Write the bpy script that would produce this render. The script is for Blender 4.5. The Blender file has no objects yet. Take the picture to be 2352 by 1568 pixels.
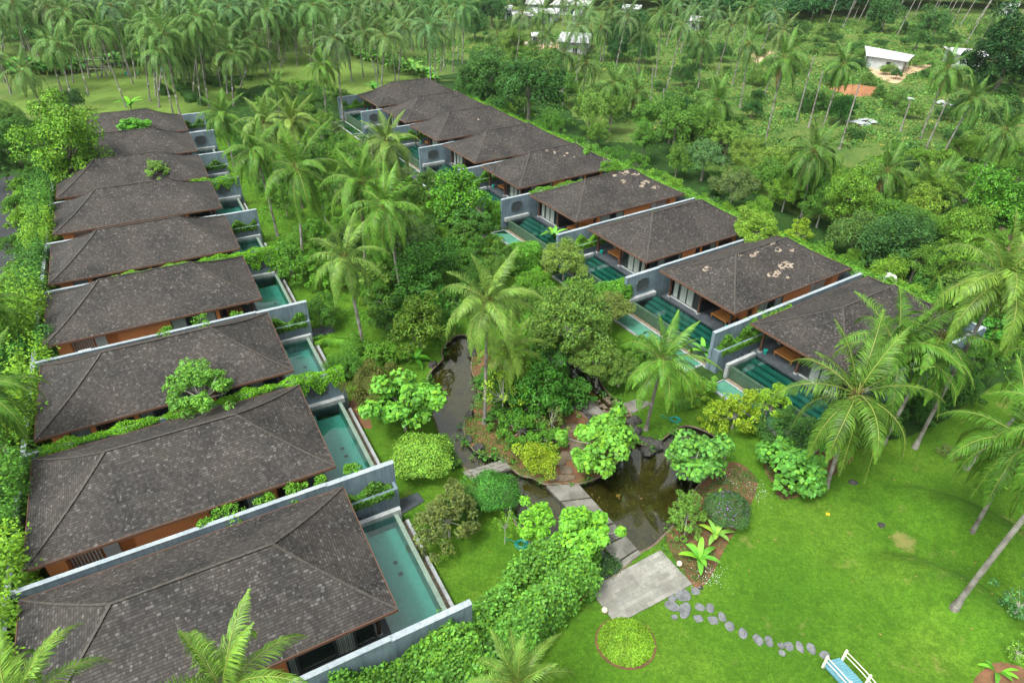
import bpy, math, random
import numpy as np
from mathutils import Vector, Matrix
from mathutils.geometry import delaunay_2d_cdt

sc = bpy.context.scene
COL = sc.collection
PI = math.pi
R = math.radians

# ------------------------------------------------------------------ camera
CAM_H = 32.2
PITCH, ROLL, FPX = 0.5884, 0.0158, 1512.332      # measured on the photograph (2352 px wide copy)
cam_d = bpy.data.cameras.new('camera')
cam_d.sensor_width = 36.0
cam_d.lens = 36.0 * FPX / 2352.0
cam_d.clip_start = 0.3
cam_d.clip_end = 6000
cam = bpy.data.objects.new('camera', cam_d)
COL.objects.link(cam)
cam.location = (0, 0, CAM_H)
cam.rotation_euler = (Matrix.Rotation(PI/2 - PITCH, 3, 'X') @ Matrix.Rotation(ROLL, 3, 'Z')).to_euler()
sc.camera = cam

# ------------------------------------------------------------------ overcast daylight
SUN_EL, SUN_AZ = R(60), R(222)
world = bpy.data.worlds.new("World")
sc.world = world
world.use_nodes = True
wn, wl = world.node_tree.nodes, world.node_tree.links
wn.clear()
wo = wn.new('ShaderNodeOutputWorld'); bg = wn.new('ShaderNodeBackground')
sky = wn.new('ShaderNodeTexSky'); sky.sky_type = 'NISHITA'; sky.sun_disc = False
sky.sun_elevation = SUN_EL; sky.sun_rotation = SUN_AZ
sky.air_density = 1.0; sky.dust_density = 4.0; sky.ozone_density = 1.0
bw = wn.new('ShaderNodeRGBToBW')
mx = wn.new('ShaderNodeMix'); mx.data_type = 'RGBA'; mx.inputs[0].default_value = 0.9
tc = wn.new('ShaderNodeTexCoord'); cn = wn.new('ShaderNodeTexNoise'); cr = wn.new('ShaderNodeValToRGB')
cn.inputs['Scale'].default_value = 3.0; cn.inputs['Detail'].default_value = 6
cr.color_ramp.elements[0].position = 0.35; cr.color_ramp.elements[0].color = (0.9, 0.95, 0.95, 1)
cr.color_ramp.elements[1].position = 0.65; cr.color_ramp.elements[1].color = (1.5, 1.52, 1.44, 1)
ml = wn.new('ShaderNodeMix'); ml.data_type = 'RGBA'; ml.blend_type = 'MULTIPLY'; ml.inputs[0].default_value = 1.0
wl.new(sky.outputs[0], bw.inputs[0]); wl.new(sky.outputs[0], mx.inputs[6]); wl.new(bw.outputs[0], mx.inputs[7])
wl.new(tc.outputs['Generated'], cn.inputs['Vector']); wl.new(cn.outputs['Fac'], cr.inputs[0])
wl.new(mx.outputs[2], ml.inputs[6]); wl.new(cr.outputs[0], ml.inputs[7])
wl.new(ml.outputs[2], bg.inputs[0]); bg.inputs[1].default_value = 0.15
wl.new(bg.outputs[0], wo.inputs[0])

sd = bpy.data.lights.new('sun', 'SUN'); sd.energy = 1.2; sd.angle = R(10); sd.color = (1.0, 0.97, 0.9)
sun = bpy.data.objects.new('sun', sd); COL.objects.link(sun)
sdir = Vector((math.cos(SUN_EL)*math.sin(SUN_AZ), math.cos(SUN_EL)*math.cos(SUN_AZ), math.sin(SUN_EL)))
sun.rotation_euler = sdir.to_track_quat('Z', 'Y').to_euler()
sun.location = (0, 0, 60)
sc.view_settings.view_transform = 'Standard'; sc.view_settings.look = 'None'
sc.view_settings.exposure = 1.12; sc.view_settings.gamma = 1.0
sc.cycles.max_bounces = 6; sc.cycles.diffuse_bounces = 3; sc.cycles.transparent_max_bounces = 6
sc.cycles.caustics_reflective = False; sc.cycles.caustics_refractive = False

# ------------------------------------------------------------------ measuring helpers
def ground_h(x, y):
    h = -0.5 + 0.003*max(0.0, y-20)
    for cx, cy, rx, ry, rot, hh in MOUNDS:
        dx, dy = x-cx, y-cy
        c, s = math.cos(rot), math.sin(rot)
        u, v = (dx*c+dy*s)/rx, (-dx*s+dy*c)/ry
        q = u*u+v*v
        if q < 1: h += hh*(1-q)**.95
    return h
MOUNDS = []
CT, ST = math.cos(PITCH), math.sin(PITCH)
def ray(u, v):
    a, b = u-1176, v-784
    cr_, sr_ = math.cos(-ROLL), math.sin(-ROLL)
    a, b = a*cr_-b*sr_, a*sr_+b*cr_
    X, U = a/FPX, -b/FPX
    return Vector((X, CT+U*ST, -ST+U*CT))
def at(u, v, dz=0.0):
    "ground point (lifted by dz) seen at place (u, v) of the photograph"
    r = ray(u, v); z = -0.5
    for _ in range(5):
        t = (z+dz-CAM_H)/r.z
        p = Vector((0, 0, CAM_H)) + r*t
        z = ground_h(p.x, p.y)
    return p
def gpt(x, y, dz=0.0): return Vector((x, y, ground_h(x, y)+dz))
def proj(p):
    d = p.y*CT-(p.z-CAM_H)*ST; a, b = p.x/d*FPX, -(p.y*ST+(p.z-CAM_H)*CT)/d*FPX
    return 1176+a*math.cos(ROLL)-b*math.sin(ROLL), 784+a*math.sin(ROLL)+b*math.cos(ROLL)
def optical_depth(p): return p.y*CT-(p.z-CAM_H)*ST

# right-hand lawn mounds
for (u, v, rx, ry, rot, hh) in ((2235, 1225, 5.2, 2.7, -0.75, 1.5), (2205, 1415, 5.2, 3.0, -0.8, 1.8)):
    p = at(u, v); MOUNDS.append((p.x, p.y, rx, ry, rot, hh))

# ------------------------------------------------------------------ objects
def link(o): COL.objects.link(o); return o
def tag(o, label=None, cat=None, group=None, kind=None):
    if label: o['label'] = label
    if cat: o['category'] = cat
    if group: o['group'] = group
    if kind: o['kind'] = kind
    return o
def empty(name, loc=(0, 0, 0), rz=0.0):
    o = bpy.data.objects.new(name, None); link(o)
    o.location = loc; o.rotation_euler = (0, 0, rz); o.empty_display_size = 0.3
    return o
def mobj(name, mesh, parent=None, loc=(0, 0, 0), color=None):
    o = bpy.data.objects.new(name, mesh); link(o); o.location = loc
    if parent: o.parent = parent
    if color: o.color = (*color, 1)
    return o

class MB:
    "collects shapes, then makes one mesh"
    def __init__(s, sg=1): s.v = []; s.f = []; s.m = []; s.uv = []; s.sg = sg; s.cur = 0
    def face(s, pts, uv=None):
        uv = uv or [(p[0]+p[1], p[2]) if abs(pts[0][2]-pts[-2][2]) > 1e-4 else (p[0], p[1]) for p in pts]
        if s.sg < 0: pts = pts[::-1]; uv = uv[::-1]
        b = len(s.v)
        for p in pts: s.v.append((p[0]*s.sg, p[1], p[2]))
        s.f.append(tuple(range(b, b+len(pts)))); s.m.append(s.cur)
        s.uv.append(uv)
    def box(s, x0, x1, y0, y1, z0, z1):
        P = [(x, y, z) for z in (z0, z1) for y in (y0, y1) for x in (x0, x1)]
        for q in ((0, 2, 3, 1), (4, 5, 7, 6), (0, 1, 5, 4), (2, 6, 7, 3), (0, 4, 6, 2), (1, 3, 7, 5)):
            s.face([P[i] for i in q])
    def obox(s, c, ax, ay, az):
        "box from centre and three half-axis vectors"
        c, ax, ay, az = map(Vector, (c, ax, ay, az))
        P = [c+ax*i+ay*j+az*k for k in (-1, 1) for j in (-1, 1) for i in (-1, 1)]
        for q in ((0, 2, 3, 1), (4, 5, 7, 6), (0, 1, 5, 4), (2, 6, 7, 3), (0, 4, 6, 2), (1, 3, 7, 5)):
            s.face([P[i] for i in q])
    def prism(s, poly, z0, z1):
        n = len(poly)
        s.face([(p[0], p[1], z1) for p in poly]); s.face([(p[0], p[1], z0) for p in reversed(poly)])
        for i in range(n):
            a, b = poly[i], poly[(i+1) % n]
            s.face([(a[0], a[1], z0), (b[0], b[1], z0), (b[0], b[1], z1), (a[0], a[1], z1)])
    def tube(s, pts, rad, n=8, cap=True):
        pts = [Vector(p) for p in pts]
        if not hasattr(rad, '__len__'): rad = [rad]*len(pts)
        rings = []
        for i, p in enumerate(pts):
            d = (pts[min(i+1, len(pts)-1)]-pts[max(i-1, 0)]).normalized()
            a = d.orthogonal().normalized() if i == 0 else (pa-d*pa.dot(d)).normalized()
            pa = a; b = d.cross(a)
            rings.append([p+(a*math.cos(2*PI*k/n)+b*math.sin(2*PI*k/n))*rad[i] for k in range(n)])
        L = 0
        for i in range(len(pts)-1):
            l2 = L+(pts[i+1]-pts[i]).length
            for k in range(n):
                k2 = (k+1) % n
                s.face([rings[i][k], rings[i][k2], rings[i+1][k2], rings[i+1][k]],
                       [(k/n, L), ((k+1)/n, L), ((k+1)/n, l2), (k/n, l2)])
            L = l2
        if cap: s.face(rings[-1]); s.face(list(reversed(rings[0])))
    def mesh(s, name, mats, smooth=False):
        me = bpy.data.meshes.new(name)
        me.from_pydata([tuple(v) for v in s.v], [], s.f)
        for m in (mats if isinstance(mats, (list, tuple)) else [mats]): me.materials.append(m)
        me.polygons.foreach_set('material_index', s.m)
        uvl = me.uv_layers.new(name='uv')
        flat = [c for f in s.uv for p in f for c in p]
        uvl.data.foreach_set('uv', flat)
        if smooth: me.polygons.foreach_set('use_smooth', [True]*len(s.f))
        me.update()
        return me
    def build(s, name, mats, parent=None, loc=(0, 0, 0), smooth=False, color=None):
        return mobj(name, s.mesh(name, mats, smooth), parent, loc, color)

def np_mesh(name, verts, faces, mats, midx=None, smooth=False):
    "verts (n,3), faces (m,k) all the same size"
    me = bpy.data.meshes.new(name)
    n, (m, k) = len(verts), faces.shape
    me.vertices.add(n); me.vertices.foreach_set('co', np.ascontiguousarray(verts, dtype=np.float32).ravel())
    me.loops.add(m*k); me.loops.foreach_set('vertex_index', np.ascontiguousarray(faces, dtype=np.int32).ravel())
    me.polygons.add(m); me.polygons.foreach_set('loop_start', np.arange(0, m*k, k, dtype=np.int32))
    for x in (mats if isinstance(mats, (list, tuple)) else [mats]): me.materials.append(x)
    if midx is not None: me.polygons.foreach_set('material_index', np.ascontiguousarray(midx, dtype=np.int32))
    if smooth: me.polygons.foreach_set('use_smooth', np.ones(m, dtype=bool))
    me.update(calc_edges=True)
    return me

# ------------------------------------------------------------------ materials
class NT:
    def __init__(s, name):
        s.m = bpy.data.materials.new(name); s.m.use_nodes = True
        s.t = s.m.node_tree; s.n = s.t.nodes; s.l = s.t.links; s.n.clear()
        s.out = s.n.new('ShaderNodeOutputMaterial')
    def new(s, t, **k):
        n = s.n.new(t)
        for a, b in k.items(): setattr(n, a, b)
        return n
    def put(s, sock, val):
        if hasattr(val, 'is_linked') or isinstance(val, bpy.types.NodeSocket): s.l.new(val, sock)
        else:
            if isinstance(val, tuple) and len(val) == 3 and sock.type == 'RGBA': val = (*val, 1)
            sock.default_value = val
    def math(s, op, a, b=0.0, clamp=False):
        n = s.new('ShaderNodeMath', operation=op, use_clamp=clamp); s.put(n.inputs[0], a); s.put(n.inputs[1], b); return n.outputs[0]
    def mix(s, f, a, b, mode='MIX'):
        n = s.new('ShaderNodeMix', data_type='RGBA', blend_type=mode); s.put(n.inputs[0], f); s.put(n.inputs[6], a); s.put(n.inputs[7], b); return n.outputs[2]
    def noise(s, vec, scale, detail=4, rough=.55, out='Fac'):
        n = s.new('ShaderNodeTexNoise'); n.inputs['Scale'].default_value = scale; n.inputs['Detail'].default_value = detail
        n.inputs['Roughness'].default_value = rough
        if vec is not None: s.l.new(vec, n.inputs['Vector'])
        return n.outputs[out]
    def ramp(s, fac, stops, interp='LINEAR'):
        n = s.new('ShaderNodeValToRGB'); n.color_ramp.interpolation = interp; e = n.color_ramp.elements
        while len(e) < len(stops): e.new(.5)
        for i, (p, c) in enumerate(stops): e[i].position = p; e[i].color = (*c, 1) if isinstance(c, tuple) else (c, c, c, 1)
        s.l.new(fac, n.inputs[0]); return n.outputs[0]
    def pos(s): return s.new('ShaderNodeNewGeometry').outputs['Position']
    def uv(s): return s.new('ShaderNodeUVMap', uv_map='uv').outputs[0]
    def gen(s): return s.new('ShaderNodeTexCoord').outputs['Object']
    def scale(s, vec, x, y, z):
        n = s.new('ShaderNodeMapping'); n.inputs['Scale'].default_value = (x, y, z); s.l.new(vec, n.inputs[0]); return n.outputs[0]
    def bump(s, h, st=.5, dist=.02):
        n = s.new('ShaderNodeBump'); n.inputs['Strength'].default_value = st; n.inputs['Distance'].default_value = dist
        s.l.new(h, n.inputs['Height']); return n.outputs[0]
    def bsdf(s, col, rough=.7, normal=None, spec=.3, metal=0.0):
        b = s.new('ShaderNodeBsdfPrincipled'); s.put(b.inputs['Base Color'], col); s.put(b.inputs['Roughness'], rough)
        b.inputs['Specular IOR Level'].default_value = spec; b.inputs['Metallic'].default_value = metal
        if normal is not None: s.l.new(normal, b.inputs['Normal'])
        return b.outputs[0]
    def end(s, sh): s.l.new(sh, s.out.inputs[0]); return s.m

def mat_noise(name, c1, c2, scale=2.0, rough=.8, c3=None, s2=30.0, bump=.3, bd=.01, spec=.3, pos=True):
    t = NT(name); p = t.pos() if pos else t.gen()
    n1 = t.noise(p, scale); n2 = t.noise(p, s2, 3)
    c = t.ramp(n1, [(.3, c1), (.7, c2)])
    if c3: c = t.mix(t.ramp(n2, [(.55, 0.0), (.75, 1.0)]), c, c3)
    else: c = t.mix(.35, c, t.ramp(n2, [(.3, tuple(x*.6 for x in c1)), (.7, tuple(min(1, x*1.4) for x in c2))]))
    return t.end(t.bsdf(c, rough, t.bump(n2, bump, bd), spec))
def mat_plain(name, col, rough=.6, spec=.3, metal=0.0):
    t = NT(name); n = t.noise(t.gen(), 6, 4)
    c = t.mix(n, tuple(x*.8 for x in col), tuple(min(1, x*1.15) for x in col))
    return t.end(t.bsdf(c, rough, None, spec, metal))

def mat_leaf(name, rough=.45, trans=.22, vary=.55, warm=(1.5, 1.15, .45)):
    "leaf colour = the plant's own object colour, varied from leaf to leaf and clump to clump"
    t = NT(name); oi = t.new('ShaderNodeObjectInfo'); g = t.new('ShaderNodeNewGeometry')
    ri = g.outputs['Random Per Island']
    cl = t.noise(t.gen(), .9, 3)
    k = t.math('MULTIPLY', t.math('ADD', t.math('MULTIPLY', ri, vary), 1-vary/2), t.math('ADD', t.math('MULTIPLY', cl, 1.7), .14))
    col = t.new('ShaderNodeVectorMath', operation='SCALE'); t.l.new(oi.outputs['Color'], col.inputs[0]); t.l.new(k, col.inputs['Scale'])
    wv = t.new('ShaderNodeVectorMath', operation='MULTIPLY'); t.l.new(col.outputs[0], wv.inputs[0]); wv.inputs[1].default_value = warm
    r2 = t.math('FRACT', t.math('MULTIPLY', ri, 17.31))
    f = t.math('MULTIPLY', t.math('POWER', r2, 2.5), .8)
    c = t.mix(f, col.outputs[0], wv.outputs[0])
    tr = t.new('ShaderNodeBsdfTranslucent'); t.l.new(c, tr.inputs[0])
    ms = t.new('ShaderNodeMixShader'); ms.inputs[0].default_value = trans
    t.l.new(t.bsdf(c, rough, None, .16), ms.inputs[1]); t.l.new(tr.outputs[0], ms.inputs[2])
    return t.end(ms.outputs[0])

M = {}
M['leaf'] = mat_leaf('leaf', .45, .14, .8)
M['palm_leaf'] = mat_leaf('palm leaf', .38, .12, .6, (1.5, 1.3, .9))
M['rachis'] = mat_plain('palm rachis', (.25, .29, .065), .5)
M['rachis_dry'] = mat_plain('dry palm sheath', (.16, .10, .045), .8)
def trunk_mat():
    t = NT('palm trunk'); uv = t.uv(); p = t.pos()
    w = t.new('ShaderNodeTexWave', wave_type='BANDS', bands_direction='Y'); w.inputs['Scale'].default_value = 2.2; w.inputs['Distortion'].default_value = 2.5
    w.inputs['Detail'].default_value = 2; t.l.new(uv, w.inputs['Vector'])
    n = t.noise(p, 1.3, 5)
    c = t.ramp(n, [(.32, (.10, .085, .07)), (.5, (.27, .25, .225)), (.7, (.40, .385, .36))])
    c = t.mix(t.math('MULTIPLY', w.outputs['Fac'], .45), c, (.09, .08, .07))
    return t.end(t.bsdf(c, .85, t.bump(w.outputs['Fac'], .4, .02), .2))
M['trunk'] = trunk_mat()
M['bark'] = mat_noise('bark', (.10, .085, .065), (.26, .24, .2), 3, .9, s2=25)
M['pale_bark'] = mat_noise('pale bark', (.3, .28, .24), (.48, .46, .42), 3, .9, s2=25)

def roof_mat(name, patches=(), seed=0.0, bright=1.0):
    t = NT(name); uv = t.uv()
    TW, TH = .118, .150
    sx = t.new('ShaderNodeSeparateXYZ'); t.l.new(uv, sx.inputs[0])
    row = t.math('FLOOR', t.math('DIVIDE', sx.outputs[1], TH))
    wr = t.new('ShaderNodeTexWhiteNoise', noise_dimensions='1D'); t.l.new(row, wr.inputs['W'])
    us = t.math('ADD', t.math('DIVIDE', sx.outputs[0], TW), t.math('MULTIPLY', wr.outputs['Value'], 7.0))
    # uneven shingle widths
    us = t.math('ADD', us, t.math('MULTIPLY', t.math('SINE', t.math('MULTIPLY', us, 2.1)), .28))
    colm = t.math('FLOOR', us)
    cv = t.new('ShaderNodeCombineXYZ'); t.l.new(colm, cv.inputs[0]); t.l.new(row, cv.inputs[1]); cv.inputs[2].default_value = seed
    wn_ = t.new('ShaderNodeTexWhiteNoise', noise_dimensions='3D'); t.l.new(cv.outputs[0], wn_.inputs['Vector'])
    v = wn_.outputs['Value']
    base = t.ramp(v, [(0, (.014, .012, .011)), (.3, (.030, .027, .025)), (.7, (.054, .048, .045)), (.93, (.092, .084, .079)), (1, (.18, .167, .157))])
    big = t.noise(t.scale(t.pos(), 1, 1, 1), .35, 5)
    base = t.mix(.42, base, t.ramp(big, [(.35, (.018, .017, .018)), (.65, (.092, .074, .061))]))
    # dark line along each course, fainter dark gap between shingles
    fr = t.math('FRACT', t.math('DIVIDE', sx.outputs[1], TH)); fu = t.math('FRACT', us)
    line = t.math('LESS_THAN', fr, .2); gap = t.math('LESS_THAN', fu, .12)
    edge = t.math('MAXIMUM', line, t.math('MULTIPLY', gap, .6))
    base = t.mix(t.math('MULTIPLY', edge, .75), base, (.010, .009, .009))
    moss = t.noise(t.scale(uv, .5, 1.0, 1), .8, 6, .7); base = t.mix(t.math('MULTIPLY', t.ramp(moss, [(.56, 0.0), (.70, 1.0)]), .22), base, (.035, .05, .022))
    # lichen / pale wear
    nz = t.noise(t.pos(), 2.3, 6, .7)
    base = t.mix(t.math('MULTIPLY', t.ramp(nz, [(.58, 0.0), (.75, 1.0)]), .08), base, (.20, .185, .165))
    if bright != 1: base = t.mix(1.0, base, (bright, bright, bright), 'MULTIPLY')
    if patches:
        tot = None
        nn = t.noise(uv, .9, 2)
        for (pu, pv, ru, rv) in patches:
            du = t.math('DIVIDE', t.math('SUBTRACT', sx.outputs[0], pu), ru); dv = t.math('DIVIDE', t.math('SUBTRACT', sx.outputs[1], pv), rv)
            d = t.math('ADD', t.math('MULTIPLY', du, du), t.math('MULTIPLY', dv, dv))
            g = t.math('SUBTRACT', 1.25, d, clamp=True)
            tot = g if tot is None else t.math('MAXIMUM', tot, g)
        cv2 = t.new('ShaderNodeCombineXYZ'); t.l.new(t.math('FLOOR', t.math('DIVIDE', us, 3.0)), cv2.inputs[0]); t.l.new(row, cv2.inputs[1])
        w2 = t.new('ShaderNodeTexWhiteNoise', noise_dimensions='3D'); t.l.new(cv2.outputs[0], w2.inputs['Vector'])
        msk = t.math('GREATER_THAN', t.math('MULTIPLY', tot, t.math('ADD', t.math('MULTIPLY', w2.outputs['Value'], 1.0), t.math('MULTIPLY', nn, .45))), .66)
        base = t.mix(t.math('MULTIPLY', msk, .9), base, t.ramp(v, [(0, (.20, .155, .115)), (1, (.42, .345, .26))]))
    h = t.math('ADD', t.math('MULTIPLY', fr, -1.0), t.math('MULTIPLY', v, .5))
    return t.end(t.bsdf(base, .72, t.bump(h, .7, .03), .3))
M['roof'] = roof_mat('shingle roof')
M['ridge'] = mat_noise('ridge shingles', (.038, .034, .030), (.095, .084, .073), 5, .8, s2=14)
M['fascia'] = mat_plain('brown fascia', (.14, .075, .05), .5)
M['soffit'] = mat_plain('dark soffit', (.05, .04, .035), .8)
M['orange'] = mat_noise('orange render', (.68, .23, .075), (.76, .28, .10), 1.2, .85, s2=20, bump=.15)
M['darkwood'] = mat_plain('dark timber', (.08, .04, .028), .55)
def concrete(name, c1, c2, streak=True):
    t = NT(name); p = t.pos()
    n1 = t.noise(p, .8, 5); st = t.noise(t.scale(p, 3.5, 3.5, .35), 1.6, 4); fine = t.noise(p, 18, 3)
    c = t.ramp(n1, [(.3, c1), (.7, c2)])
    c = t.mix(t.math('MULTIPLY', t.ramp(st, [(.45, 0.0), (.72, 1.0)]), .45), c, tuple(x*.5 for x in c1))
    c = t.mix(t.math('MULTIPLY', t.ramp(fine, [(.5, 0.0), (.7, 1.0)]), .18), c, tuple(min(1, x*1.5) for x in c2))
    return t.end(t.bsdf(c, .8, t.bump(fine, .2, .01), .25))
M['wall'] = concrete('blue grey render', (.115, .165, .20), (.20, .265, .305))
M['coping'] = concrete('pale wall top', (.26, .31, .34), (.38, .43, .46))
M['slate'] = None
def slab_mat(name, c1, c2, bw_, bh, mort=(.02, .02, .02), ms=.015, rough=.55, warm=None, spec=.35):
    t = NT(name); p = t.gen()
    b = t.new('ShaderNodeTexBrick'); b.inputs['Scale'].default_value = 1; b.inputs['Brick Width'].default_value = bw_; b.inputs['Row Height'].default_value = bh
    b.inputs['Mortar Size'].default_value = ms; b.inputs['Color1'].default_value = (0, 0, 0, 1); b.inputs['Color2'].default_value = (1, 1, 1, 1); b.inputs['Mortar'].default_value = (.5, .5, .5, 1)
    t.l.new(p, b.inputs['Vector'])
    c = t.mix(b.outputs['Color'], c1, c2)
    n = t.noise(p, .7, 5); f = t.noise(p, 9, 4)
    c = t.mix(t.math('MULTIPLY', t.ramp(n, [(.4, 0.0), (.65, 1.0)]), .6), c, warm or tuple(x*.55 for x in c1))
    c = t.mix(t.math('MULTIPLY', t.ramp(f, [(.52, 0.0), (.68, 1.0)]), .45), c, tuple(x*.4 for x in c1))
    c = t.mix(b.outputs['Fac'], c, mort)
    return t.end(t.bsdf(c, rough, t.bump(t.math('ADD', f, t.math('MULTIPLY', b.outputs['Fac'], -1.0)), .4, .01), spec))
M['slate'] = slab_mat('dark slate paving', (.055, .065, .075), (.10, .115, .13), .8, .5, (.02, .022, .025), .01, .4)
M['slate_edge'] = concrete('grey stone coping', (.24, .26, .26), (.42, .44, .44))
def tile_mat(name, c1, c2, sz=.1):
    t = NT(name); p = t.gen()
    vo = t.new('ShaderNodeTexVoronoi', feature='F1', distance='CHEBYCHEV'); vo.inputs['Scale'].default_value = 1/sz/1.0; vo.inputs['Randomness'].default_value = 0.0
    t.l.new(p, vo.inputs['Vector'])
    w = t.new('ShaderNodeTexWhiteNoise'); t.l.new(vo.outputs['Position'], w.inputs['Vector'])
    n = t.noise(p, 1.1, 4)
    c = t.mix(w.outputs['Value'], c1, c2); c = t.mix(.5, c, t.ramp(n, [(.3, c1), (.7, c2)]))
    return t.end(t.bsdf(c, .35, None, .4))
M['tile'] = tile_mat('green stone pool tile', (.34, .48, .43), (.46, .58, .52), .2)
M['tile_r'] = tile_mat('deep green pool tile', (.11, .23, .19), (.19, .32, .26), .2)
M['edge_tile'] = tile_mat('pale green edge tile', (.15, .21, .17), (.24, .31, .25), .2)
M['tile_dark'] = tile_mat('wet dark green tile', (.035, .075, .045), (.075, .125, .08), .2)
M['tile_pale'] = tile_mat('pale basin tile', (.26, .34, .27), (.38, .46, .37), .15)

def water_mat(name, tint, bumpst=.05, ior=1.38, sc_=2.0):
    t = NT(name); p = t.pos()
    n = t.noise(p, sc_, 3); bp = t.bump(n, bumpst, .05)
    fr = t.new('ShaderNodeFresnel'); fr.inputs['IOR'].default_value = ior; t.l.new(bp, fr.inputs['Normal'])
    gl = t.new('ShaderNodeBsdfGlossy'); gl.inputs['Roughness'].default_value = .02; gl.inputs['Color'].default_value = (1, 1, 1, 1); t.l.new(bp, gl.inputs['Normal'])
    tr = t.new('ShaderNodeBsdfTransparent'); tr.inputs[0].default_value = (*tint, 1)
    ms = t.new('ShaderNodeMixShader'); t.l.new(fr.outputs[0], ms.inputs[0]); t.l.new(tr.outputs[0], ms.inputs[1]); t.l.new(gl.outputs[0], ms.inputs[2])
    return t.end(ms.outputs[0])
M['pool_water'] = water_mat('pool water', (.40, .86, .80), .02, 1.95)
M['basin_water'] = water_mat('shallow basin water', (.55, .86, .80), .04, 1.42)
M['pond_water'] = water_mat('pond water', (.88, .90, .60), .03, 2.0, 1.5)

def lawn_mat(name, a, b, c_, brown, patch=.35, spots=()):
    t = NT(name); p = t.pos()
    n1 = t.noise(p, .16, 5, .6); n2 = t.noise(p, 1.1, 5, .65); n3 = t.noise(p, 11, 4, .7); n4 = t.noise(p, 45, 2, .6)
    col = t.ramp(n1, [(.3, a), (.5, b), (.72, c_)])
    col = t.mix(t.math('MULTIPLY', t.ramp(n2, [(.42, 0.0), (.68, 1.0)]), .5), col, tuple(x*.55 for x in a))
    col = t.mix(t.math('MULTIPLY', t.ramp(n3, [(.35, 1.0), (.6, 0.0)]), .55), col, tuple(x*.45 for x in a))
    col = t.mix(t.math('MULTIPLY', t.ramp(n4, [(.5, 0.0), (.7, 1.0)]), .4), col, tuple(min(1, x*1.5) for x in c_))
    n5 = t.noise(p, .45, 6, .7)
    col = t.mix(t.math('MULTIPLY', t.ramp(n5, [(.6, 0.0), (.74, 1.0)]), patch), col, brown)
    n7 = t.noise(p, 4.2, 5, .75)
    col = t.mix(t.math('MULTIPLY', t.ramp(n7, [(.38, 1.0), (.55, 0.0)]), .45), col, tuple(x*.5 for x in a)); col = t.mix(t.math('MULTIPLY', t.ramp(n7, [(.58, 0.0), (.7, 1.0)]), .35), col, tuple(min(1, x*1.35) for x in c_))
    n6 = t.noise(t.scale(p, 1, 1, 1), .75, 7, .75)
    col = t.mix(t.math('MULTIPLY', t.ramp(n6, [(.53, 0.0), (.60, 1.0)]), .45), col, tuple(x*.5 for x in b))
    for (sx_, sy_, sr_) in spots:       # worn patch of thin dry grass
        vd = t.new('ShaderNodeVectorMath', operation='DISTANCE'); t.l.new(p, vd.inputs[0]); vd.inputs[1].default_value = (sx_, sy_, ground_h(sx_, sy_))
        g_ = t.math('ADD', t.math('DIVIDE', vd.outputs['Value'], sr_), t.math('MULTIPLY', t.noise(p, 1.2, 5, .7), 1.1))
        col = t.mix(t.math('MULTIPLY', t.ramp(g_, [(.75, 1.0), (1.25, 0.0)]), .75), col, brown)
    h = t.math('ADD', n3, n4)
    return t.end(t.bsdf(col, .9, t.bump(h, .8, .06), .15))
M['lawn'] = lawn_mat('garden lawn', (.062, .175, .010), (.098, .235, .015), (.155, .28, .025), (.30, .26, .09), .7, [(at(2080, 1245).x, at(2080, 1245).y, 1.8)])
M['grove_lawn'] = lawn_mat('grove lawn', (.13, .24, .04), (.18, .29, .055), (.23, .31, .07), (.28, .26, .08), .4)
M['field'] = lawn_mat('scrub field', (.07, .16, .03), (.13, .21, .045), (.21, .24, .065), (.33, .24, .12), .7)
M['jungle_floor'] = lawn_mat('dark undergrowth', (.02, .06, .012), (.035, .09, .018), (.05, .12, .02), (.09, .07, .03), .5)  # ground under the trees, darker greens than the lawn
M['soil'] = mat_noise('red soil', (.11, .055, .03), (.20, .095, .05), 1.5, .95, c3=(.05, .09, .02), s2=9, bump=.8, bd=.04)
M['red_earth'] = mat_noise('orange earth', (.24, .10, .045), (.36, .17, .085), .5, .95, c3=(.16, .15, .05), s2=2.2, bump=.6, bd=.1)
M['pale_earth'] = mat_noise('pale bare earth', (.45, .30, .17), (.58, .42, .27), .5, .95, c3=(.12, .16, .04), s2=3, bump=.6, bd=.05)
M['asphalt'] = mat_noise('wet asphalt', (.022, .024, .027), (.045, .048, .052), .35, .7, s2=30, bump=.2)
M['pondbed'] = mat_noise('leaf litter pond bed', (.05, .046, .016), (.115, .10, .035), 1.1, .8, c3=(.26, .21, .07), s2=16, bump=.3)
M['rock'] = mat_noise('dark weathered rock', (.022, .021, .020), (.075, .070, .064), 2.2, .85, c3=(.16, .16, .15), s2=14, bump=1.0, bd=.06)
M['step_stone'] = mat_noise('grey stepping stone', (.10, .105, .11), (.21, .22, .225), 2.5, .8, c3=(.05, .052, .055), s2=11, bump=.6, bd=.02)
M['brown_stone'] = mat_noise('brown flagstone', (.10, .075, .05), (.22, .17, .12), 1.6, .75, c3=(.05, .045, .04), s2=8, bump=.5, bd=.02)
M['path_slab'] = slab_mat('weathered path slab', (.19, .18, .155), (.28, .27, .24), 3.0, 3.0, (.1, .1, .09), .005, .6, (.075, .07, .06))
M['patio'] = slab_mat('pale stone patio', (.23, .23, .20), (.34, .33, .295), .8, .27, (.15, .15, .13), .006, .7, (.13, .12, .10))
M['glass'] = None
t = NT('dark window glass'); M['glass'] = t.end(t.bsdf((.02, .03, .03), .06, None, .6))
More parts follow.
